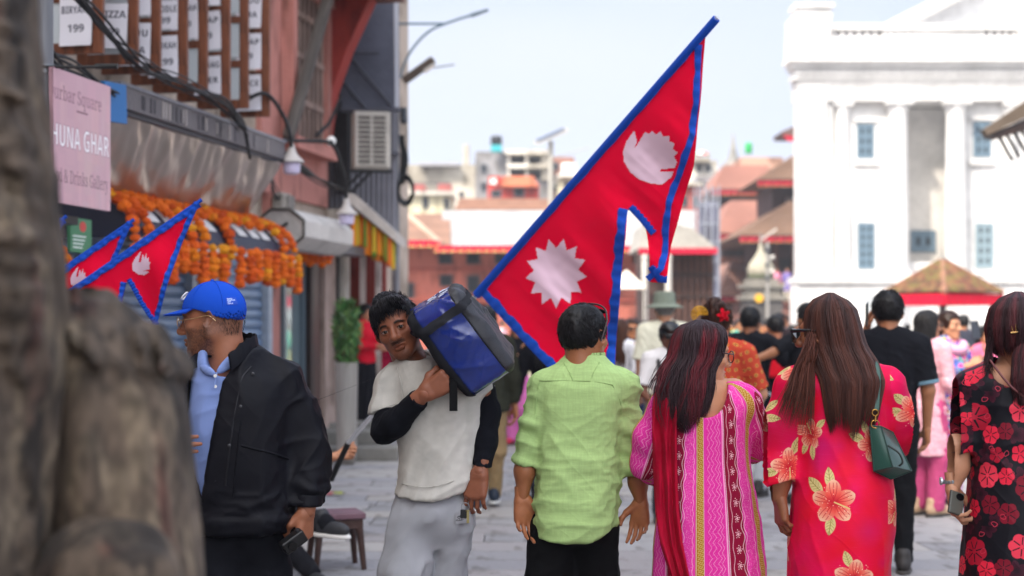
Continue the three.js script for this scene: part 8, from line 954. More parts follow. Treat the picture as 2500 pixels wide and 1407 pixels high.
{ // woman in the black dress with red flowers, right edge
  const g = figure('woman with clipped dark red hair in a black dress with red flowers', 2478, 5.2), { t, L } = g, skin = SKIN(0xb98567);
  const hq = eul(0.03, 170 * Math.PI / 180, 0), hs = 0.98, hp = L(2484, 812, 0);
  part('body', merge([white3(meshOf(un(0.03, chain(g, [[2484, 860, -0.01, 40], [2482, 925, 0.01, 52], [2478, 980, 0, 70]]), cap(L(2420, 950, 0), L(2540, 950, 0), 0.07), chain(g, [[2334, 1095, 0.0, 36], [2332, 1140, 0, 31], [2324, 1185, 0.01, 22]])), L(2270, 1215, -0.25), L(2620, 820, 0.2), 0.007)), place(headGeo(0.005, { fem: 1 }), hq, hp, hs),
    place(handGeo({ curl: [[0.6, 0.9, 0.6], [0.65, 0.95, 0.6], [0.7, 0.95, 0.6], [0.75, 0.9, 0.6]], palm: 0.1, thumb: [[0.045, -0.045, 0.03], [0.05, -0.075, 0.05], [0.04, -0.1, 0.06]] }), basisQ(V(0.06, -1, 0.06), V(0.9, 0, 0.35)), L(2324, 1186, 0.01), 0.95)]), skin, t);
  const K = dress(g, [[1960, 2490, 160, 0.2, 0.2], [1600, 2490, 150, 0.18, 0.18], [1407, 2490, 144, 0.175, 0.165], [1290, 2488, 132, 0.165, 0.15], [1200, 2484, 118, 0.15, 0.14], [1130, 2482, 112, 0.135, 0.14], [1040, 2480, 112, 0.13, 0.15], [960, 2478, 116, 0.12, 0.12], [915, 2478, 100, 0.1, 0.1], [885, 2480, 62, 0.08, 0.08]], [cap(L(2440, 930, 0), L(2376, 952, 0), 0.075, 0.06), cap(L(2520, 930, 0), L(2580, 952, 0), 0.075, 0.06)],
    [cut(chain(g, [[2378, 950, 0, 42], [2348, 1030, 0, 42], [2336, 1095, 0, 40], [2330, 1150, 0, 40]], 0.05), half(L(2334, 1108, 0), V(-0.28, 1, 0)), 0.004), chain(g, [[2580, 950, 0, 42], [2606, 1060, 0, 42]], 0.05)], [ell(L(2462, 905, 0.05), V(0.062, 0.062, 0.1))],
    phys(0xffffff, 0.48, { map: blackFloral, ...crz(0.5, 0.0035), specularIntensity: 0.3 }), [{ a: V(g.x(2484), 0, 0), b: L(2480, 900, 0), r: 0.16, ru: 0.165, du: 0.1 }, { a: L(2332, 1140, 0), b: L(2378, 950, 0), r: 0.055, ru: 0.06, du: 0.3 }],
    (() => { const a = crease(0.011, 6, 0.9, V(0.15, 1, 0), 25, 0), c = crease(0.007, 18, 4, V(1, -0.15, 0), 33), e = crease(0.005, 16, 4, V(0.4, 1, 0), 39); return (x, y, z) => a(x, y, z) * sst(g.y(1100), g.y(1380), y) + c(x, y, z) * (0.25 + sst(0.18, 0.05, Math.abs(y - g.y(1070)))) + e(x, y, z) * 0.6; })(), { lo: L(2265, 1960, -0.33), hi: L(2680, 868, 0.28) });
  const wine = (a, q) => clamp(0.3 + 0.6 * Math.sin(a * 11 + 1)); wine.c = [0.11, 0.025, 0.03]; const col = hairCol([0.032, 0.014, 0.017], wine);
  longHair(t, rowsPx(g, [[872, 2482, 54, 0.06, 0.06, 0.03], [840, 2484, 70, 0.125, 0.09, 0.0], [800, 2484, 74, 0.132, 0.1, 0.0], [757, 2484, 64, 0.118, 0.09, 0.0], [732, 2485, 46, 0.085, 0.06, 0.0], [718, 2486, 24, 0.045, 0.03, 0.0], [712, 2486, 4, 0.01, 0.01, 0.0]]), { n: 1500, a0: -2.2, a1: 2.2, r: 0.0022, seg: 12, ragged: 0.04, wave: 0.002, color: col, cell: 0.006, inside: (x, y, z) => -z - 0.075 });
  longHair(t, rowsPx(g, [[985, 2474, 26, 0.03, 0.02, 0.13], [930, 2475, 34, 0.035, 0.03, 0.125], [870, 2482, 34, 0.03, 0.03, 0.11], [825, 2488, 22, 0.025, 0.02, 0.105], [808, 2489, 8, 0.012, 0.01, 0.105]]), { n: 640, r: 0.0022, seg: 12, ragged: 0.1, wave: 0.003, color: col, cell: 0.006 });
  const st = new Strands(); for (let i = 0; i < 60; i++) { const a = L(2416 + rnd(16), 790 + rnd(60), rnd(-0.02, 0.04)), b = L(2404 + rnd(20), 870 + rnd(20), 0.05), c = L(2396 + rnd(40), 900 + rnd(40), 0.08); const k = rnd(0.6, 1.6); st.add(new THREE.CatmullRomCurve3([a, b, c]).getPoints(10), 0.0014, col(1, 0.5, k), 0.1, 3); } part('loose_locks', st.geo(), HAIR, t);
  const hc = L(2489, 810, 0.12), cl = thing('hair_clip', 'small gold hair clip in the dark red hair at the right edge', 'hair clip', hc.add(t.position)), gm = mat(0xb08a58, 0.25, { metalness: 1 }); part('bar', rod(V(-0.028, -0.004, 0), V(0.028, 0.002, 0), 0.004), gm, cl); for (let i = 0; i < 5; i++) part('leaf', rod(V(-0.02 + i * 0.01, 0, 0), V(-0.026 + i * 0.013, 0.018 + 0.006 * Math.sin(i * 2), 0.004), 0.003, 0.001), gm, cl);
  const wt = thing('bracelet', 'silver bracelet watch on the wrist of the woman at the right edge', 'bracelet', L(2325, 1175, 0.01).add(t.position)); for (let i = 0; i < 18; i++) { const a = i / 18 * 6.283, q = box(0.009, 0.011, 0.005, 0, 0, 0, 0.002); q.rotateY(-a + Math.PI / 2); q.translate(Math.cos(a) * 0.031, 0.004 * Math.cos(a), Math.sin(a) * 0.027); part('link', q, STEEL, wt); } part('dial', (() => { const q = cyl(0.013, 0.013, 0.006, 18); q.rotateZ(Math.PI / 2); q.translate(-0.034, 0, 0.004); return q; })(), mat(0xc9cbd0, 0.25, { metalness: 0.6 }), wt);
  const ph = thing('phone', 'dark phone with camera lens in the hand of the woman at the right edge', 'phone', L(2335, 1229, 0.055).add(t.position)); ph.rotation.set(-0.15, 0.5, -0.22); part('case', box(0.058, 0.072, 0.009, 0, 0, 0, 0.004), mat(0x55564f, 0.3), ph); part('side_frame', box(0.061, 0.075, 0.006, 0, 0, -0.001, 0.003), mat(0x1a1b1f, 0.35), ph); part('lens_island', (() => { const q = cyl(0.014, 0.014, 0.003, 20); q.rotateX(Math.PI / 2); q.scale(1.2, 0.8, 1); q.translate(0.008, 0.022, 0.004); return q; })(), mat(0x0c0c0e, 0.15), ph);
  part('bag_strap', tube([L(2418, 880, 0.06), L(2440, 910, 0.12), L(2470, 945, 0.14), L(2530, 990, 0.145)], 0.004, 30, 6), mat(0x6d3a3c, 0.5), t);
}
// ---------------------------------------------------------------- stone guardian lion in the near left
{
  const d = 2.45, b = at(150, 795, d); b.y = 0; const t = thing('stone_lion', 'weathered carved guardian lion sitting in the near left corner', 'statue', b), S = d / F, g = { L: (u, v, dz = 0) => at(u, v, d - dz).sub(b), S }, { L } = g;
  const stoneM = (c) => mat(0xffffff, 0.93, { vertexColors: true, bumpMap: rep(T_GRAIN, 5), bumpScale: 0.004 });
  const tone = (x, y, z, nx, ny, nz) => { const s = 0.5 + 0.5 * fb(x * 14, y * 3.2, z * 14, 4), w = sst(0.02, 0.3, fb(x * 16 + 4, y * 6, z * 16)), r = sst(0.0, 0.3, fb(x * 12 - 3, y * 2, z * 12 + 2)), l = sst(0.05, 0.32, fb(x * 20 - 8, y * 9, z * 20 + 5)); let c = [0.10 + 0.12 * s, 0.078 + 0.10 * s, 0.058 + 0.085 * s]; c = c.map((v, i) => lerp(v, [0.19, 0.075, 0.058][i], r * 0.75)); c = c.map((v, i) => lerp(v, [0.33, 0.28, 0.21][i], l * 0.75)); c = c.map((v, i) => lerp(v, [0.03, 0.026, 0.024][i], w * 0.8)); const gr = 0.8 + 0.5 * n3(x * 90, y * 50, z * 90); return c.map((v, i) => v * gr * [0.64, 0.57, 0.51][i]); };
  // chest, neck and foreleg
  const curl = (cx, cy, x, y, n) => { const dx = x - cx, dy = y - cy, r = Math.hypot(dx, dy), a = Math.atan2(dy, dx); return Math.sin(r * n - a * 2) * Math.exp(-r * 9); };
  const fr = un(0.06, column(rowsPx({ ...g, y: (v) => EYE + (HZ - v) * S, x: (u) => (u - 150) * S }, [[-300, -60, 108, 0.16, 0.16], [0, -60, 124, 0.17, 0.16], [200, -60, 146, 0.19, 0.17], [400, -60, 180, 0.21, 0.18], [520, -60, 192, 0.22, 0.18], [700, -60, 208, 0.23, 0.2], [800, -60, 214, 0.23, 0.2], [900, -60, 206, 0.22, 0.2], [1000, -60, 196, 0.21, 0.19], [1100, -60, 190, 0.2, 0.18], [1400, -60, 180, 0.2, 0.18], [2430, -60, 200, 0.2, 0.18]]), 2), chain(g, [[-160, 300, -0.1, 120], [-160, 1400, 0, 120], [-160, 2500, 0, 130]]));
  const c1 = L(95, 150), c2 = L(85, 470), c3 = L(100, 600), c4 = L(40, 330);
  const ridge = [[30, 650, 90, 0.011], [30, 650, 52, 0.01], [0, 470, 110, 0.012], [40, 300, 75, 0.01], [10, 120, 80, 0.011], [60, 880, 65, 0.009]].map(([u, v, r, h]) => { const c = L(u, v, 0.2), R = r * S; return (x, y) => { const q = (Math.hypot((x - c.x) * 1.15, y - c.y) - R) / 0.014; return h * Math.exp(-q * q); }; });
  const fg = meshOf((x, y, z) => fr(x, y, z) - sst(0.05, 0.14, z) * ridge.reduce((s, f) => s + f(x, y), 0) + 0.01 * Math.pow(Math.max(0, Math.sin(x * 85 + 2 * n3(x * 6, y * 4, z * 6))), 3) * sst(L(0, 820).y, L(0, 900).y, y) - 0.011 * sst(0.0, 0.12, z) * (curl(c1.x, c1.y, x, y, 150) + curl(c2.x, c2.y, x, y, 140) + curl(c3.x, c3.y, x, y, 160) + curl(c4.x, c4.y, x, y, 150)) - 0.014 * fb(x * 18, y * 12, z * 18) - 0.006 * fb(x * 50, y * 26, z * 50, 2), V(-0.34, 0.0, -0.32), V(0.16, 2.25, 0.34), 0.009); part('chest', paint(fg, tone), stoneM(), t);
  // haunch with carved locks along the back
  const dd = -0.12, hn = column(rowsPx({ S: 2.65 / F, y: (v) => EYE + (HZ - v) * 2.65 / F, x: (u) => L(u, 795, -0.2).x }, [[716, 195, 12, 0.03, 0.03, -0.2], [735, 195, 62, 0.07, 0.08, -0.2], [765, 205, 98, 0.1, 0.11, -0.2], [800, 220, 128, 0.12, 0.14, -0.2], [850, 236, 155, 0.14, 0.16, -0.2], [930, 255, 176, 0.16, 0.18, -0.2], [1030, 272, 184, 0.17, 0.19, -0.2], [1150, 284, 186, 0.18, 0.2, -0.2], [1300, 300, 186, 0.18, 0.2, -0.2], [1407, 314, 188, 0.18, 0.2, -0.2], [2430, 320, 200, 0.18, 0.2, -0.2]]), 2);
  const top = L(0, 880).y, locks = (x, y, z) => { const w = sst(top - 0.02, top + 0.03, y + 0.35 * (x - L(200, 0).x) * 0.9 + 0.02); return w * (0.012 * Math.sin(x * 95 + 3 * Math.sin(y * 30) + z * 30) + 0.008 * Math.sin(x * 210 + y * 60)); };
  const hg = meshOf((x, y, z) => hn(x, y, z) - locks(x, y, z) - 0.016 * sst(top - 0.012, top + 0.012, y + 0.32 * (x - L(200, 0).x)) - 0.012 * fb(x * 24, y * 6, z * 24) - 0.006 * Math.sin(x * 60 + 2 * n3(x * 5, y * 3, z * 5)), V(-0.12, 0, -0.5), V(0.26, L(0, 690).y, 0.12), 0.009); const htone = (x, y, z, a, bb, c) => { const k = tone(x, y, z, a, bb, c), w = sst(top - 0.06, top + 0.0, y + 0.3 * x); return k.map((v, i) => lerp(v * 1.1, v * [0.78, 0.8, 0.84][i], w * (0.6 + 0.4 * n3(x * 70, y * 40, z * 70)))); }; part('haunch', paint(hg, htone), stoneM(), t);
  const pw = un(0.05, ell(L(250, 1400, 0.0), V(0.095, 0.085, 0.12)), ell(L(310, 1480, 0.0), V(0.085, 0.1, 0.12)), chain(g, [[250, 1470, 0.0, 120], [260, 2300, 0.0, 130]])); part('hind_foot', paint(meshOf((x, y, z) => pw(x, y, z) - 0.006 * Math.sin(x * 70 + z * 50) - 0.004 * fb(x * 25, y * 12, z * 25), V(-0.16, 0.0, -0.26), V(0.26, L(0, 1240).y, 0.22), 0.009), tone), stoneM(), t);
  part('plinth', boxUV(new RoundedBoxGeometry(1.1, 0.34, 0.9, 2, 0.02).translate(-0.2, 0.17, -0.1)), rough(0x6a625a, 0.95, 1), t);
}
// ---------------------------------------------------------------- people further off
const sari = canvasTex(256, 256, (c) => { c.fillStyle = '#b9442f'; c.fillRect(0, 0, 256, 256); for (let i = 0; i < 5; i++) for (let j = 0; j < 5; j++) { const x = i * 51 + (j % 2) * 25, y = j * 51; c.fillStyle = '#c9a24e'; c.beginPath(); c.arc(x + 14, y + 14, 11, 0, 7); c.fill(); c.fillStyle = '#7d1f26'; c.beginPath(); c.arc(x + 14, y + 14, 6, 0, 7); c.fill(); } }, true); sari.repeat.set(4, 4);
const pinkP = canvasTex(256, 256, (c) => { c.fillStyle = '#e0a3b0'; c.fillRect(0, 0, 256, 256); for (let i = 0; i < 240; i++) { c.strokeStyle = ['#f1ccd3', '#cf8496', '#d8b4b0'][i % 3]; c.lineWidth = 3; c.beginPath(); const x = rnd(256), y = rnd(256); c.moveTo(x, y); c.quadraticCurveTo(x + 12, y - 12, x + 22, y + 4); c.stroke(); } }, true); pinkP.repeat.set(3, 3);
const multiP = canvasTex(256, 256, (c) => { c.fillStyle = '#7f86b8'; c.fillRect(0, 0, 256, 256); for (let i = 0; i < 200; i++) { c.fillStyle = ['#e0679a', '#3f62b4', '#f1ece8', '#4fa08a', '#d8417e', '#e8b04a'][i % 6]; c.beginPath(); c.ellipse(rnd(256), rnd(256), rnd(6, 20), rnd(5, 12), rnd(6), 0, 7); c.fill(); } }, true); multiP.repeat.set(3, 3);
const hatGeo = (brim) => lathe([[0.0, 0.1], [0.07, 0.1], [0.088, 0.09], [0.098, 0.0], [0.1, -0.005], [brim, -0.035], [brim, -0.04], [0.1, -0.012]], 28);
{ // man in black polo holding a phone to his ear
  const p = person({ label: 'man in a black short sleeved polo holding a phone to his ear, seen from behind', u: 2168, d: 9.7, H: 1.71, yaw: Math.PI - 0.12, top: 0x14151b, sleeve: 0.85, hem: 0.86, wide: 1.12, bottom: 0x121215, skin: 0xa06a4a, cell: 0.011, headCell: 0.005, handCell: 0.004, hairN: 1800, topName: 'polo_shirt', J: { shL: [0.19, 1.37, -0.015], elL: [0.22, 1.14, 0.16], wrL: [0.125, 1.45, 0.06], shR: [-0.185, 1.37, -0.015], elR: [-0.235, 1.1, -0.02], wrR: [-0.235, 0.87, 0.04] }, handL: [-0.2, 1, 0], hand: { curl: [0.4, 0.45, 0.5, 0.55] } });
  const ph = thing('phone', 'phone held to the ear of the man in the black polo', 'phone', at(2117, 768, 9.6)); ph.rotation.set(0.1, 1.2, 0.15); part('case', box(0.07, 0.14, 0.009, 0, 0, 0, 0.004), mat(0x2a3a3a, 0.3), ph);
  const tr = []; for (let i = 0; i < 2; i++) { const e = p.j.elR.clone().lerp(p.j.shR, 0.17 + i * 0.04); const q = new THREE.TorusGeometry(0.073, 0.005, 5, 30); q.rotateX(Math.PI / 2); q.rotateZ(-0.18); q.translate(e.x, e.y, e.z); tr.push(q); } part('sleeve_trim', merge(tr), mat(0x6f93a6, 0.7), p.t);
}
const glassesOn = (p, label, dark) => { const gs = thing(dark ? 'sunglasses' : 'eyeglasses', label, dark ? 'sunglasses' : 'eyeglasses', p.t.position, p.t.rotation.y), m = mat(dark ? 0x0c0b0c : 0x5a4a44, 0.25); for (const s of [-1, 1]) { const r = dark ? new RoundedBoxGeometry(0.052, 0.036, 0.006, 2, 0.01) : new THREE.TorusGeometry(0.023, 0.0024, 6, 20); r.rotateY(s * 0.15); r.translate(s * 0.033, -0.004, 0.108); part(dark ? 'lens' : 'rim', place(r, p.hq, p.hp, p.k), m, gs); } part('bridge', place(rod(V(-0.07, 0.004, 0.1), V(0.07, 0.004, 0.1), 0.003), p.hq, p.hp, p.k), m, gs); for (const s of [-1, 1]) part('temple_arm', place(rod(V(s * 0.07, 0.004, 0.1), V(s * 0.085, 0.006, -0.01), 0.003), p.hq, p.hp, p.k), m, gs); };
const phoneAt = (u, v, d, label, c = 0x2b2f38) => { const o = thing('phone', label, 'phone', at(u, v, d)); o.rotation.set(-0.2, 0.2, 0.1); part('case', box(0.072, 0.15, 0.01, 0, 0, 0, 0.004), mat(c, 0.3), o); part('lens', cyl(0.008, 0.008, 0.004, 10).rotateX(Math.PI / 2).translate(0.02, 0.05, 0.005), BLACK, o); };
{
  let p = person({ label: 'woman in a pale pink kurta and rose trousers with glasses, turned right', u: 2266, d: 12.6, H: 1.62, yaw: 2.25, fem: 1, topMat: cloth(0xffffff, { map: pinkP }), sleeve: 1.45, hem: 0.5, flare: 1.05, topName: 'kurta', bottom: 0xb84a76, legW: 1.3, skin: 0xb07a5c, hairT: 'long', hairDown: 1.38, look: -0.5, cell: 0.013, shoe: 0xc0a080, J: { elL: [0.21, 1.12, 0.02], wrL: [0.17, 0.95, 0.2], elR: [-0.21, 1.1, 0], wrR: [-0.19, 0.95, 0.16] } }); glassesOn(p, 'eyeglasses of the woman in the pale pink kurta');
  p = person({ label: 'smiling woman in a multicoloured floral dress looking at a raised phone', u: 2318, d: 13.2, H: 1.62, yaw: 0.55, fem: 1, topMat: cloth(0xffffff, { map: multiP }), sleeve: 1.8, hem: 0.42, flare: 1.15, topName: 'dress', bottom: 0xc9a0b8, skin: 0xb98464, hairT: 'long', hairDown: 1.1, hair: [0.03, 0.012, 0.008], look: 0.25, cell: 0.013, J: { elL: [0.22, 1.14, 0.08], wrL: [0.17, 1.32, 0.28], elR: [-0.22, 1.14, 0.05], wrR: [-0.02, 1.24, 0.27] }, handL: [0.1, 1, 0.1], handR: [0.8, 0.5, 0.3] }); phoneAt(2382, 806, 12.9, 'phone held up by the smiling woman in the floral dress');
  const sc = tube([V(-0.1, 1.4, 0.06), V(-0.05, 1.37, 0.11), V(0.03, 1.37, 0.12), V(0.1, 1.42, 0.06)].map((q) => q.multiplyScalar(0.95)), 0.04, 20, 8); part('scarf', sc, cloth(0xe3a9c4), p.t);
  p = person({ label: 'tall man in a grey brimmed hat and cream shirt seen from behind', u: 1622, d: 15.5, H: 1.78, yaw: Math.PI + 0.05, top: 0xe4e0c8, sleeve: 1.0, hem: 0.8, wide: 1.2, belly: 1.15, bottom: 0x7b7468, skin: 0xb5805f, cell: 0.013, hair: [0.25, 0.23, 0.21] }); const h1 = thing('hat', 'grey green bucket hat worn by the tall man in cream', 'hat', p.t.position, p.t.rotation.y); part('crown', place(hatGeo(0.165).translate(0, 0.06, -0.01), p.hq, p.hp, p.k * 1.08), cloth(0x7d8577), h1);
  p = person({ label: 'man in a black leather cap and dark glasses with a white T-shirt facing the camera', u: 1636, d: 12.2, H: 1.53, yaw: 0.1, top: 0xe2dedd, sleeve: 0.8, bottom: 0x3a3a44, skin: 0x6b3f2b, cell: 0.012, J: { wrL: [0.235, 0.9, 0.15], wrR: [-0.16, 0.98, 0.24], elR: [-0.24, 1.1, 0.02] } }); glassesOn(p, 'dark glasses under the black leather cap', true); part('backpack_strap', tube([V(-0.1, 1.33, -0.1), V(-0.11, 1.36, 0.03), V(-0.11, 1.24, 0.125), V(-0.12, 1.05, 0.13)].map((q) => q.multiplyScalar(0.92)), 0.018, 20, 6), BLACK, p.t);
  const h2 = thing('cap', 'black leather peaked cap on the man in the white T-shirt', 'cap', p.t.position, p.t.rotation.y), lm = mat(0x101013, 0.25); part('crown', place(meshOf((x, y, z) => Math.max(ell(V(0, 0.045, -0.008), V(0.096, 0.082, 0.112))(x, y, z), 0.04 - y), V(-0.12, 0.02, -0.14), V(0.12, 0.15, 0.13), 0.008), p.hq, p.hp, p.k), lm, h2); part('peak', place((() => { const q = new THREE.CylinderGeometry(0.125, 0.13, 0.008, 24, 1, false, -1.1, 2.2); q.rotateX(0.25); q.translate(0, 0.045, 0.025); return q; })(), p.hq, p.hp, p.k), lm, h2);
  p = person({ label: 'woman with brown bun, gold comb and red flower in an orange brocade sari', u: 1752, d: 9.6, H: 1.64, yaw: Math.PI - 0.35, fem: 1, wide: 1.12, topMat: cloth(0xffffff, { map: sari }), sleeve: 0.9, hem: 0.35, flare: 1.1, topName: 'sari', bottom: 0xa03428, skin: 0xb98566, hair: [0.05, 0.02, 0.012], cell: 0.012, hairN: 900, J: { elL: [0.25, 1.14, 0.08], wrL: [0.2, 1.02, 0.3], elR: [-0.26, 1.13, 0.06], wrR: [-0.18, 1.0, 0.28] } });
  const bun = []; for (let i = 0; i < 14; i++) { const a = i * 0.9; const q = new THREE.TorusGeometry(0.045, 0.02, 8, 20); q.rotateX(rnd(-0.6, 0.6)); q.rotateY(a); q.translate(0.02 * Math.cos(a), 0.02 * Math.sin(a * 1.7), 0.02 * Math.sin(a)); bun.push(q); } const bc = [0.05, 0.02, 0.012]; const bg = paint(merge(bun), (x, y, z) => bc.map((v) => v * (0.7 + 0.5 * n3(x * 90, y * 90, z * 90)))); bg.translate(0, p.hp.y + 0.07, p.hp.z - 0.06); part('bun', bg, HAIR, p.t);
  const cm = thing('hair_comb', 'gold filigree comb in the brown bun', 'hair comb', at(1708, 768, 9.46)); const gd = mat(0xc8921e, 0.35, { metalness: 0.7 }); for (let k = 0; k < 3; k++) part('ring', new THREE.TorusGeometry(0.018 + k * 0.014, 0.0045, 6, 24, 4), gd, cm); for (let k = 0; k < 7; k++) part('spoke', rod(V(0, 0, 0), V(0.05 * Math.cos(k * 0.65), 0.05 * Math.sin(k * 0.65), 0), 0.003), gd, cm);
  const fl = thing('hair_flower', 'red rose tucked beside the brown bun', 'flower', at(1765, 770, 9.5)); part('petals', (() => { const q = new THREE.IcosahedronGeometry(0.035, 3); shift(q, (x, y, z) => 0.012 * Math.sin(Math.atan2(y, x) * 5 + Math.hypot(x, y) * 160)); return q; })(), cloth(0xc20c24), fl);
  person({ label: 'man in a loose black shirt seen from behind with his right elbow out', u: 1832, d: 14, H: 1.66, yaw: Math.PI - 0.35, top: 0x15161c, sleeve: 1.0, hem: 0.72, flare: 0.95, wide: 1.15, bottom: 0xb9bcc2, skin: 0x8e5b40, J: { elR: [-0.34, 1.2, 0.06], wrR: [-0.42, 1.16, 0.3], elL: [0.25, 1.1, 0.02] } });
  person({ label: 'person in black with a red sash reaching an arm to the right', u: 1893, d: 15.6, H: 1.6, yaw: Math.PI + 0.3, top: 0x14141a, sleeve: 0.9, hem: 0.9, bottom: 0x101014, skin: 0x9a6244, J: { elR: [-0.3, 1.32, 0.12], wrR: [-0.5, 1.36, 0.2] } });
  const sa = thing('sash', 'bright red cloth sash on the person in black', 'sash', at(1890, 885, 15.4)); part('cloth', box(0.2, 0.3, 0.12, 0, 0, 0, 0.03), cloth(0xc00d22), sa);
  person({ label: 'man in black behind the crimson dress raising his left arm', u: 1972, d: 13.4, H: 1.69, yaw: Math.PI + 0.5, top: 0x14151a, sleeve: 0.8, bottom: 0x1a1a20, skin: 0x95603f, J: { elL: [0.36, 1.28, 0.02], wrL: [0.56, 1.2, 0.1] } });
  person({ label: 'woman in red blouse and black skirt looking at her phone on the steps', u: 893, d: 19.5, y: 0.3, H: 1.46, yaw: 0.9, fem: 1, top: 0xc4142c, sleeve: 1.9, hem: 0.85, skirt: 0.05, bottom: 0x131217, skin: 0xb07a5c, hairT: 'long', hairDown: 1.25, look: 0.2, pitch: 0.25, J: { elL: [0.21, 1.1, 0.02], wrL: [0.08, 1.12, 0.24], elR: [-0.21, 1.1, 0.02], wrR: [0.0, 1.1, 0.25] }, handL: [-0.6, 0.3, 0.6] });
  person({ label: 'woman in a dark pink dress half hidden behind the porter', u: 944, d: 21, y: 0.3, H: 1.4, yaw: 2.2, fem: 1, top: 0xb01840, sleeve: 1.6, hem: 0.4, bottom: 0x5a1024, skin: 0xa87458, hairT: 'long', hairDown: 1.2 });
  person({ label: 'man in an olive jacket and khaki trousers walking behind the porter', u: 1186, d: 13, H: 1.66, yaw: Math.PI + 0.1, top: 0x2b2c22, sleeve: 1.85, hem: 0.82, wide: 1.08, bottom: 0x9b835f, legW: 1.15, shoe: 0x1d2a3c, sole: 0xd9d9d6, skin: 0x9c6747, J: { elR: [-0.23, 1.1, 0.0], wrR: [-0.25, 0.86, 0.02], knR: [-0.1, 0.49, 0.1], anR: [-0.09, 0.12, 0.22], anL: [0.09, 0.09, -0.06] } });
  person({ label: 'person in a black top holding hands behind the green shirt', u: 1335, d: 13.1, H: 1.6, yaw: Math.PI + 0.1, fem: 1, top: 0x131318, sleeve: 1.5, bottom: 0x22222a, skin: 0xa8724f, J: { elL: [0.27, 1.02, 0.02], wrL: [0.34, 0.87, 0.02] }, hairT: 'long' });
  person({ label: 'woman in wide pink trousers and a black top walking towards the camera', u: 1264, d: 20, H: 1.58, yaw: -0.2, fem: 1, top: 0x17171c, sleeve: 1.7, hem: 0.9, bottom: 0xc66aa6, legW: 1.7, shoe: 0xb02040, skin: 0xb17b5a, hairT: 'long', J: { wrL: [0.08, 1.2, 0.22], wrR: [-0.05, 1.2, 0.24], elL: [0.2, 1.1, 0.06], elR: [-0.2, 1.1, 0.06] } });
  p = person({ label: 'woman in dark sunglasses and strapless top near the flag hem', u: 1541, d: 18, H: 1.58, yaw: 0.25, fem: 1, top: 0x1c2544, sleeve: 0, hem: 0.6, bottom: 0x30384f, skin: 0xb77a55, hairT: 'long', hair: [0.05, 0.02, 0.012] }); glassesOn(p, 'sunglasses of the woman in the strapless top', true);
  person({ label: 'woman with long auburn hair in a white blouse beside the flag hem', u: 1516, d: 16.5, H: 1.57, yaw: 2.5, fem: 1, top: 0xe9e7ea, sleeve: 1.6, hem: 0.8, bottom: 0x2a2c36, skin: 0xb17b5a, hairT: 'long', hair: [0.07, 0.026, 0.014], hairDown: 1.15 });
  person({ label: 'man in black holding a white camera in the square', u: 1905, d: 22, H: 1.67, yaw: 0.2, top: 0x2a2024, sleeve: 1.4, bottom: 0x2b2b33, skin: 0xb4693f, J: { wrL: [0.06, 1.3, 0.25], wrR: [-0.06, 1.3, 0.25], elL: [0.24, 1.16, 0.1], elR: [-0.24, 1.16, 0.1] } });
  person({ label: 'dark haired man standing past the raised phone near the pavilion', u: 2352, d: 24, H: 1.66, yaw: Math.PI, top: 0x3a3c48, sleeve: 1, bottom: 0x2b2b33 });
  person({ label: 'person in a rose top standing past the floral dress near the right edge', u: 2408, d: 17, H: 1.5, yaw: 0.4, fem: 1, top: 0xd06a8a, sleeve: 1.2, hem: 0.6, bottom: 0x8a4560, hairT: 'long' });
  // seated flag bearer: only hand and feet show past the man in the cap
  const q = person({ label: 'seated flag bearer, hand and crossed feet showing past the black jacket', u: 618, d: 9.7, H: 1.62, yaw: 0.75, top: 0x14141a, sleeve: 1.75, bottom: 0x17171c, skin: 0xb07a5a, shoe: 0x26272b, sole: 0xe2dfda, headCell: 0.008, cell: 0.014, y: -0.52, J: { hipL: [0.09, 0.9, 0], hipR: [-0.09, 0.9, 0], knL: [0.1, 0.93, 0.4], knR: [-0.1, 0.86, 0.38], anL: [0.03, 0.93, 0.74], anR: [-0.02, 0.62, 0.66], elL: [0.27, 1.2, 0.12], wrL: [0.41, 1.29, 0.36], elR: [-0.24, 1.12, 0.1], wrR: [-0.1, 1.05, 0.3] }, handL: [0.8, 0.15, 0.5], hand: { curl: [[1.1, 1.4, 0.9], [1.1, 1.4, 0.9], [1.1, 1.4, 0.9], [1.1, 1.4, 0.9]] } });
  const st = thing('stool', 'low brown wooden stool beside the dark shoes of the flag bearer', 'stool', at(820, 1385, 9.9)); st.position.y = 0; st.rotation.y = 0.3; const wm = rough(0x4a2d24, 0.6, 1); part('seat', box(0.32, 0.04, 0.3, 0, 0.33, 0, 0.01), mat(0x7d5a66, 0.6, { map: rep(T_TONE, 6) }), st); part('apron', box(0.29, 0.06, 0.27, 0, 0.28, 0, 0.005), wm, st); for (const x of [-1, 1]) for (const z of [-1, 1]) part('leg', (() => { const l = new THREE.CylinderGeometry(0.03, 0.02, 0.27, 4); l.rotateY(Math.PI / 4); l.rotateZ(x * 0.1); l.rotateX(-z * 0.1); l.translate(x * 0.135, 0.135, z * 0.125); return l; })(), wm, st);
  const seat = thing('low_bench', 'low dark bench under the seated flag bearer', 'bench', V(q.t.position.x, 0, q.t.position.z - 0.02)); part('seat', box(0.5, 0.05, 0.4, 0, 0.26, 0, 0.01), wm, seat); for (const x of [-0.2, 0.2]) part('leg', box(0.05, 0.24, 0.34, x, 0.12, 0, 0.005), wm, seat);
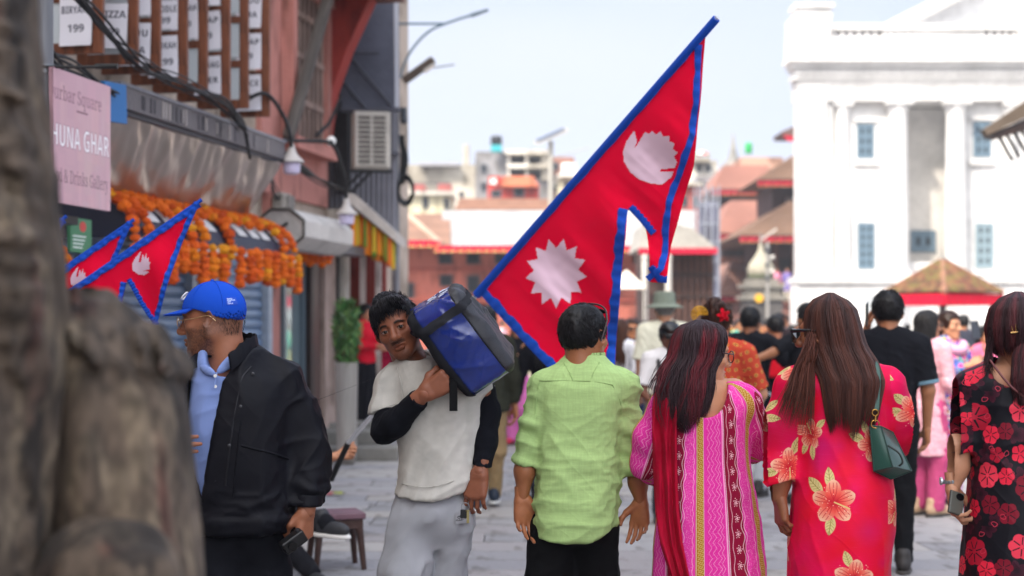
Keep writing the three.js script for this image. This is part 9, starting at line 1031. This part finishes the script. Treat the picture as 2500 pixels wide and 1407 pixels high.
  const li = thing('litter', 'small crumpled sweet wrapper lying on the paving near the stool', 'litter', at(808, 1210, 14.1)); li.position.y = 0.005; for (const [i, c] of [0xd8d4cc, 0x9a3a44, 0x8a8f3a].entries()) { const g = new THREE.PlaneGeometry(0.12, 0.09, 4, 4), p = g.attributes.position; for (let k = 0; k < p.count; k++) p.setZ(k, rnd(0.025)); g.rotateX(-Math.PI / 2); g.rotateY(i * 1.1); g.translate(i * 0.07 - 0.07, 0.004 + i * 0.004, i * 0.02); g.computeVertexNormals(); part('wrapper', g, mat(c, 0.5), li); }
}
// ---- the crowd in the square: a few bodies of simple make, each copied with its own colours
{
  const kinds = [person({ label: 'man in a teal shirt far off in the square', u: 1805, d: 30, H: 1.62, yaw: 0.4, top: 0x58a89a, sleeve: 1, bottom: 0x33343c, cell: 0.03, hairN: 0, headCell: 0.014, handCell: 0.014, noEyes: 1 }), person({ label: 'woman in a yellow kurta far off in the square', u: 1862, d: 32, H: 1.56, yaw: 0.2, fem: 1, top: 0xe6dc86, sleeve: 1.4, hem: 0.55, bottom: 0xd9d2c0, cell: 0.03, hairN: 0, headCell: 0.014, handCell: 0.014, noEyes: 1 }), person({ label: 'woman in a red sari far off in the square', u: 1465, d: 34, H: 1.55, yaw: 2.8, fem: 1, top: 0xb02036, sleeve: 1, hem: 0.8, skirt: 0.06, bottom: 0xa01c40, cell: 0.03, hairN: 0, headCell: 0.014, handCell: 0.014, noEyes: 1 })].map((p) => p.t);
  const far = [['white shirt', 0xe9e6e2], ['dark blue shirt', 0x2a3350], ['yellow top', 0xe0b93a], ['pale pink top', 0xe8b9c4], ['black jacket', 0x1c1c22], ['orange top', 0xd8782c], ['light blue shirt', 0x8fb2d2], ['maroon top', 0x6a1c2c], ['grey shirt', 0x8a8c92], ['green top', 0x4a7a4c], ['cream shawl', 0xdccfae], ['purple kurta', 0x6c4a86]];
  const where = ['near the stone shrine', 'by the temple plinth', 'before the brick palace wing', 'beside the white palace plinth', 'behind the flag hem', 'near the tiled pavilion', 'between the flag and the brown hair', 'past the black shirted man'];
  let n = 0; for (const [u, d] of [[1112, 36], [1150, 44], [1190, 38], [1228, 50], [1290, 42], [1305, 33], [1495, 30], [1548, 36], [1572, 28], [1590, 40], [1690, 33], [1716, 42], [1728, 36], [1775, 27], [1790, 45], [1822, 38], [1848, 46], [1882, 34], [1918, 40], [1935, 30], [1950, 44], [2215, 38], [2392, 36], [2425, 30], [2440, 42], [2360, 44], [1870, 52], [1740, 54], [1140, 56], [1208, 58]]) {
    const k = kinds[n % 3], [lab, col] = far[n % far.length], b = at(u, 795, d); const c = copyOf(k, `person in a ${lab} ${where[(n * 3 + (n / 12 | 0)) % where.length]}, far away`, V(b.x, 0, b.z)); c.rotation.y = rnd(6.28); c.scale.setScalar(rnd(0.92, 1.08)); const m = cloth(col); c.children.forEach((o) => { if (['shirt', 'sari', 'kurta'].includes(o.name)) o.material = m; else if ((o.name === 'trousers' || o.name === 'skirt') && n % 2) o.material = far[(n + 5) % far.length].m ??= cloth(far[(n + 5) % far.length][1]); }); n++;
  }
  // people sitting on the temple plinth
  for (const [u, v, lab, col] of [[1882, 738, 'person in white sitting on the temple plinth', 0xe4e2e4], [1896, 738, 'person in pink sitting on the temple plinth', 0xd88aa6], [1922, 738, 'person in violet standing in the temple doorway', 0x7d72b0]]) { const b = at(u, v, 72.5); const c = copyOf(kinds[1], lab, V(b.x, b.y, b.z)); c.rotation.y = 0.2; const m = cloth(col); c.children.forEach((o) => { if (o.name === 'shirt') o.material = m; }); }
}
scene.fog = new THREE.FogExp2(0xd9dfea, 0.0009);
renderer.render(scene, camera);
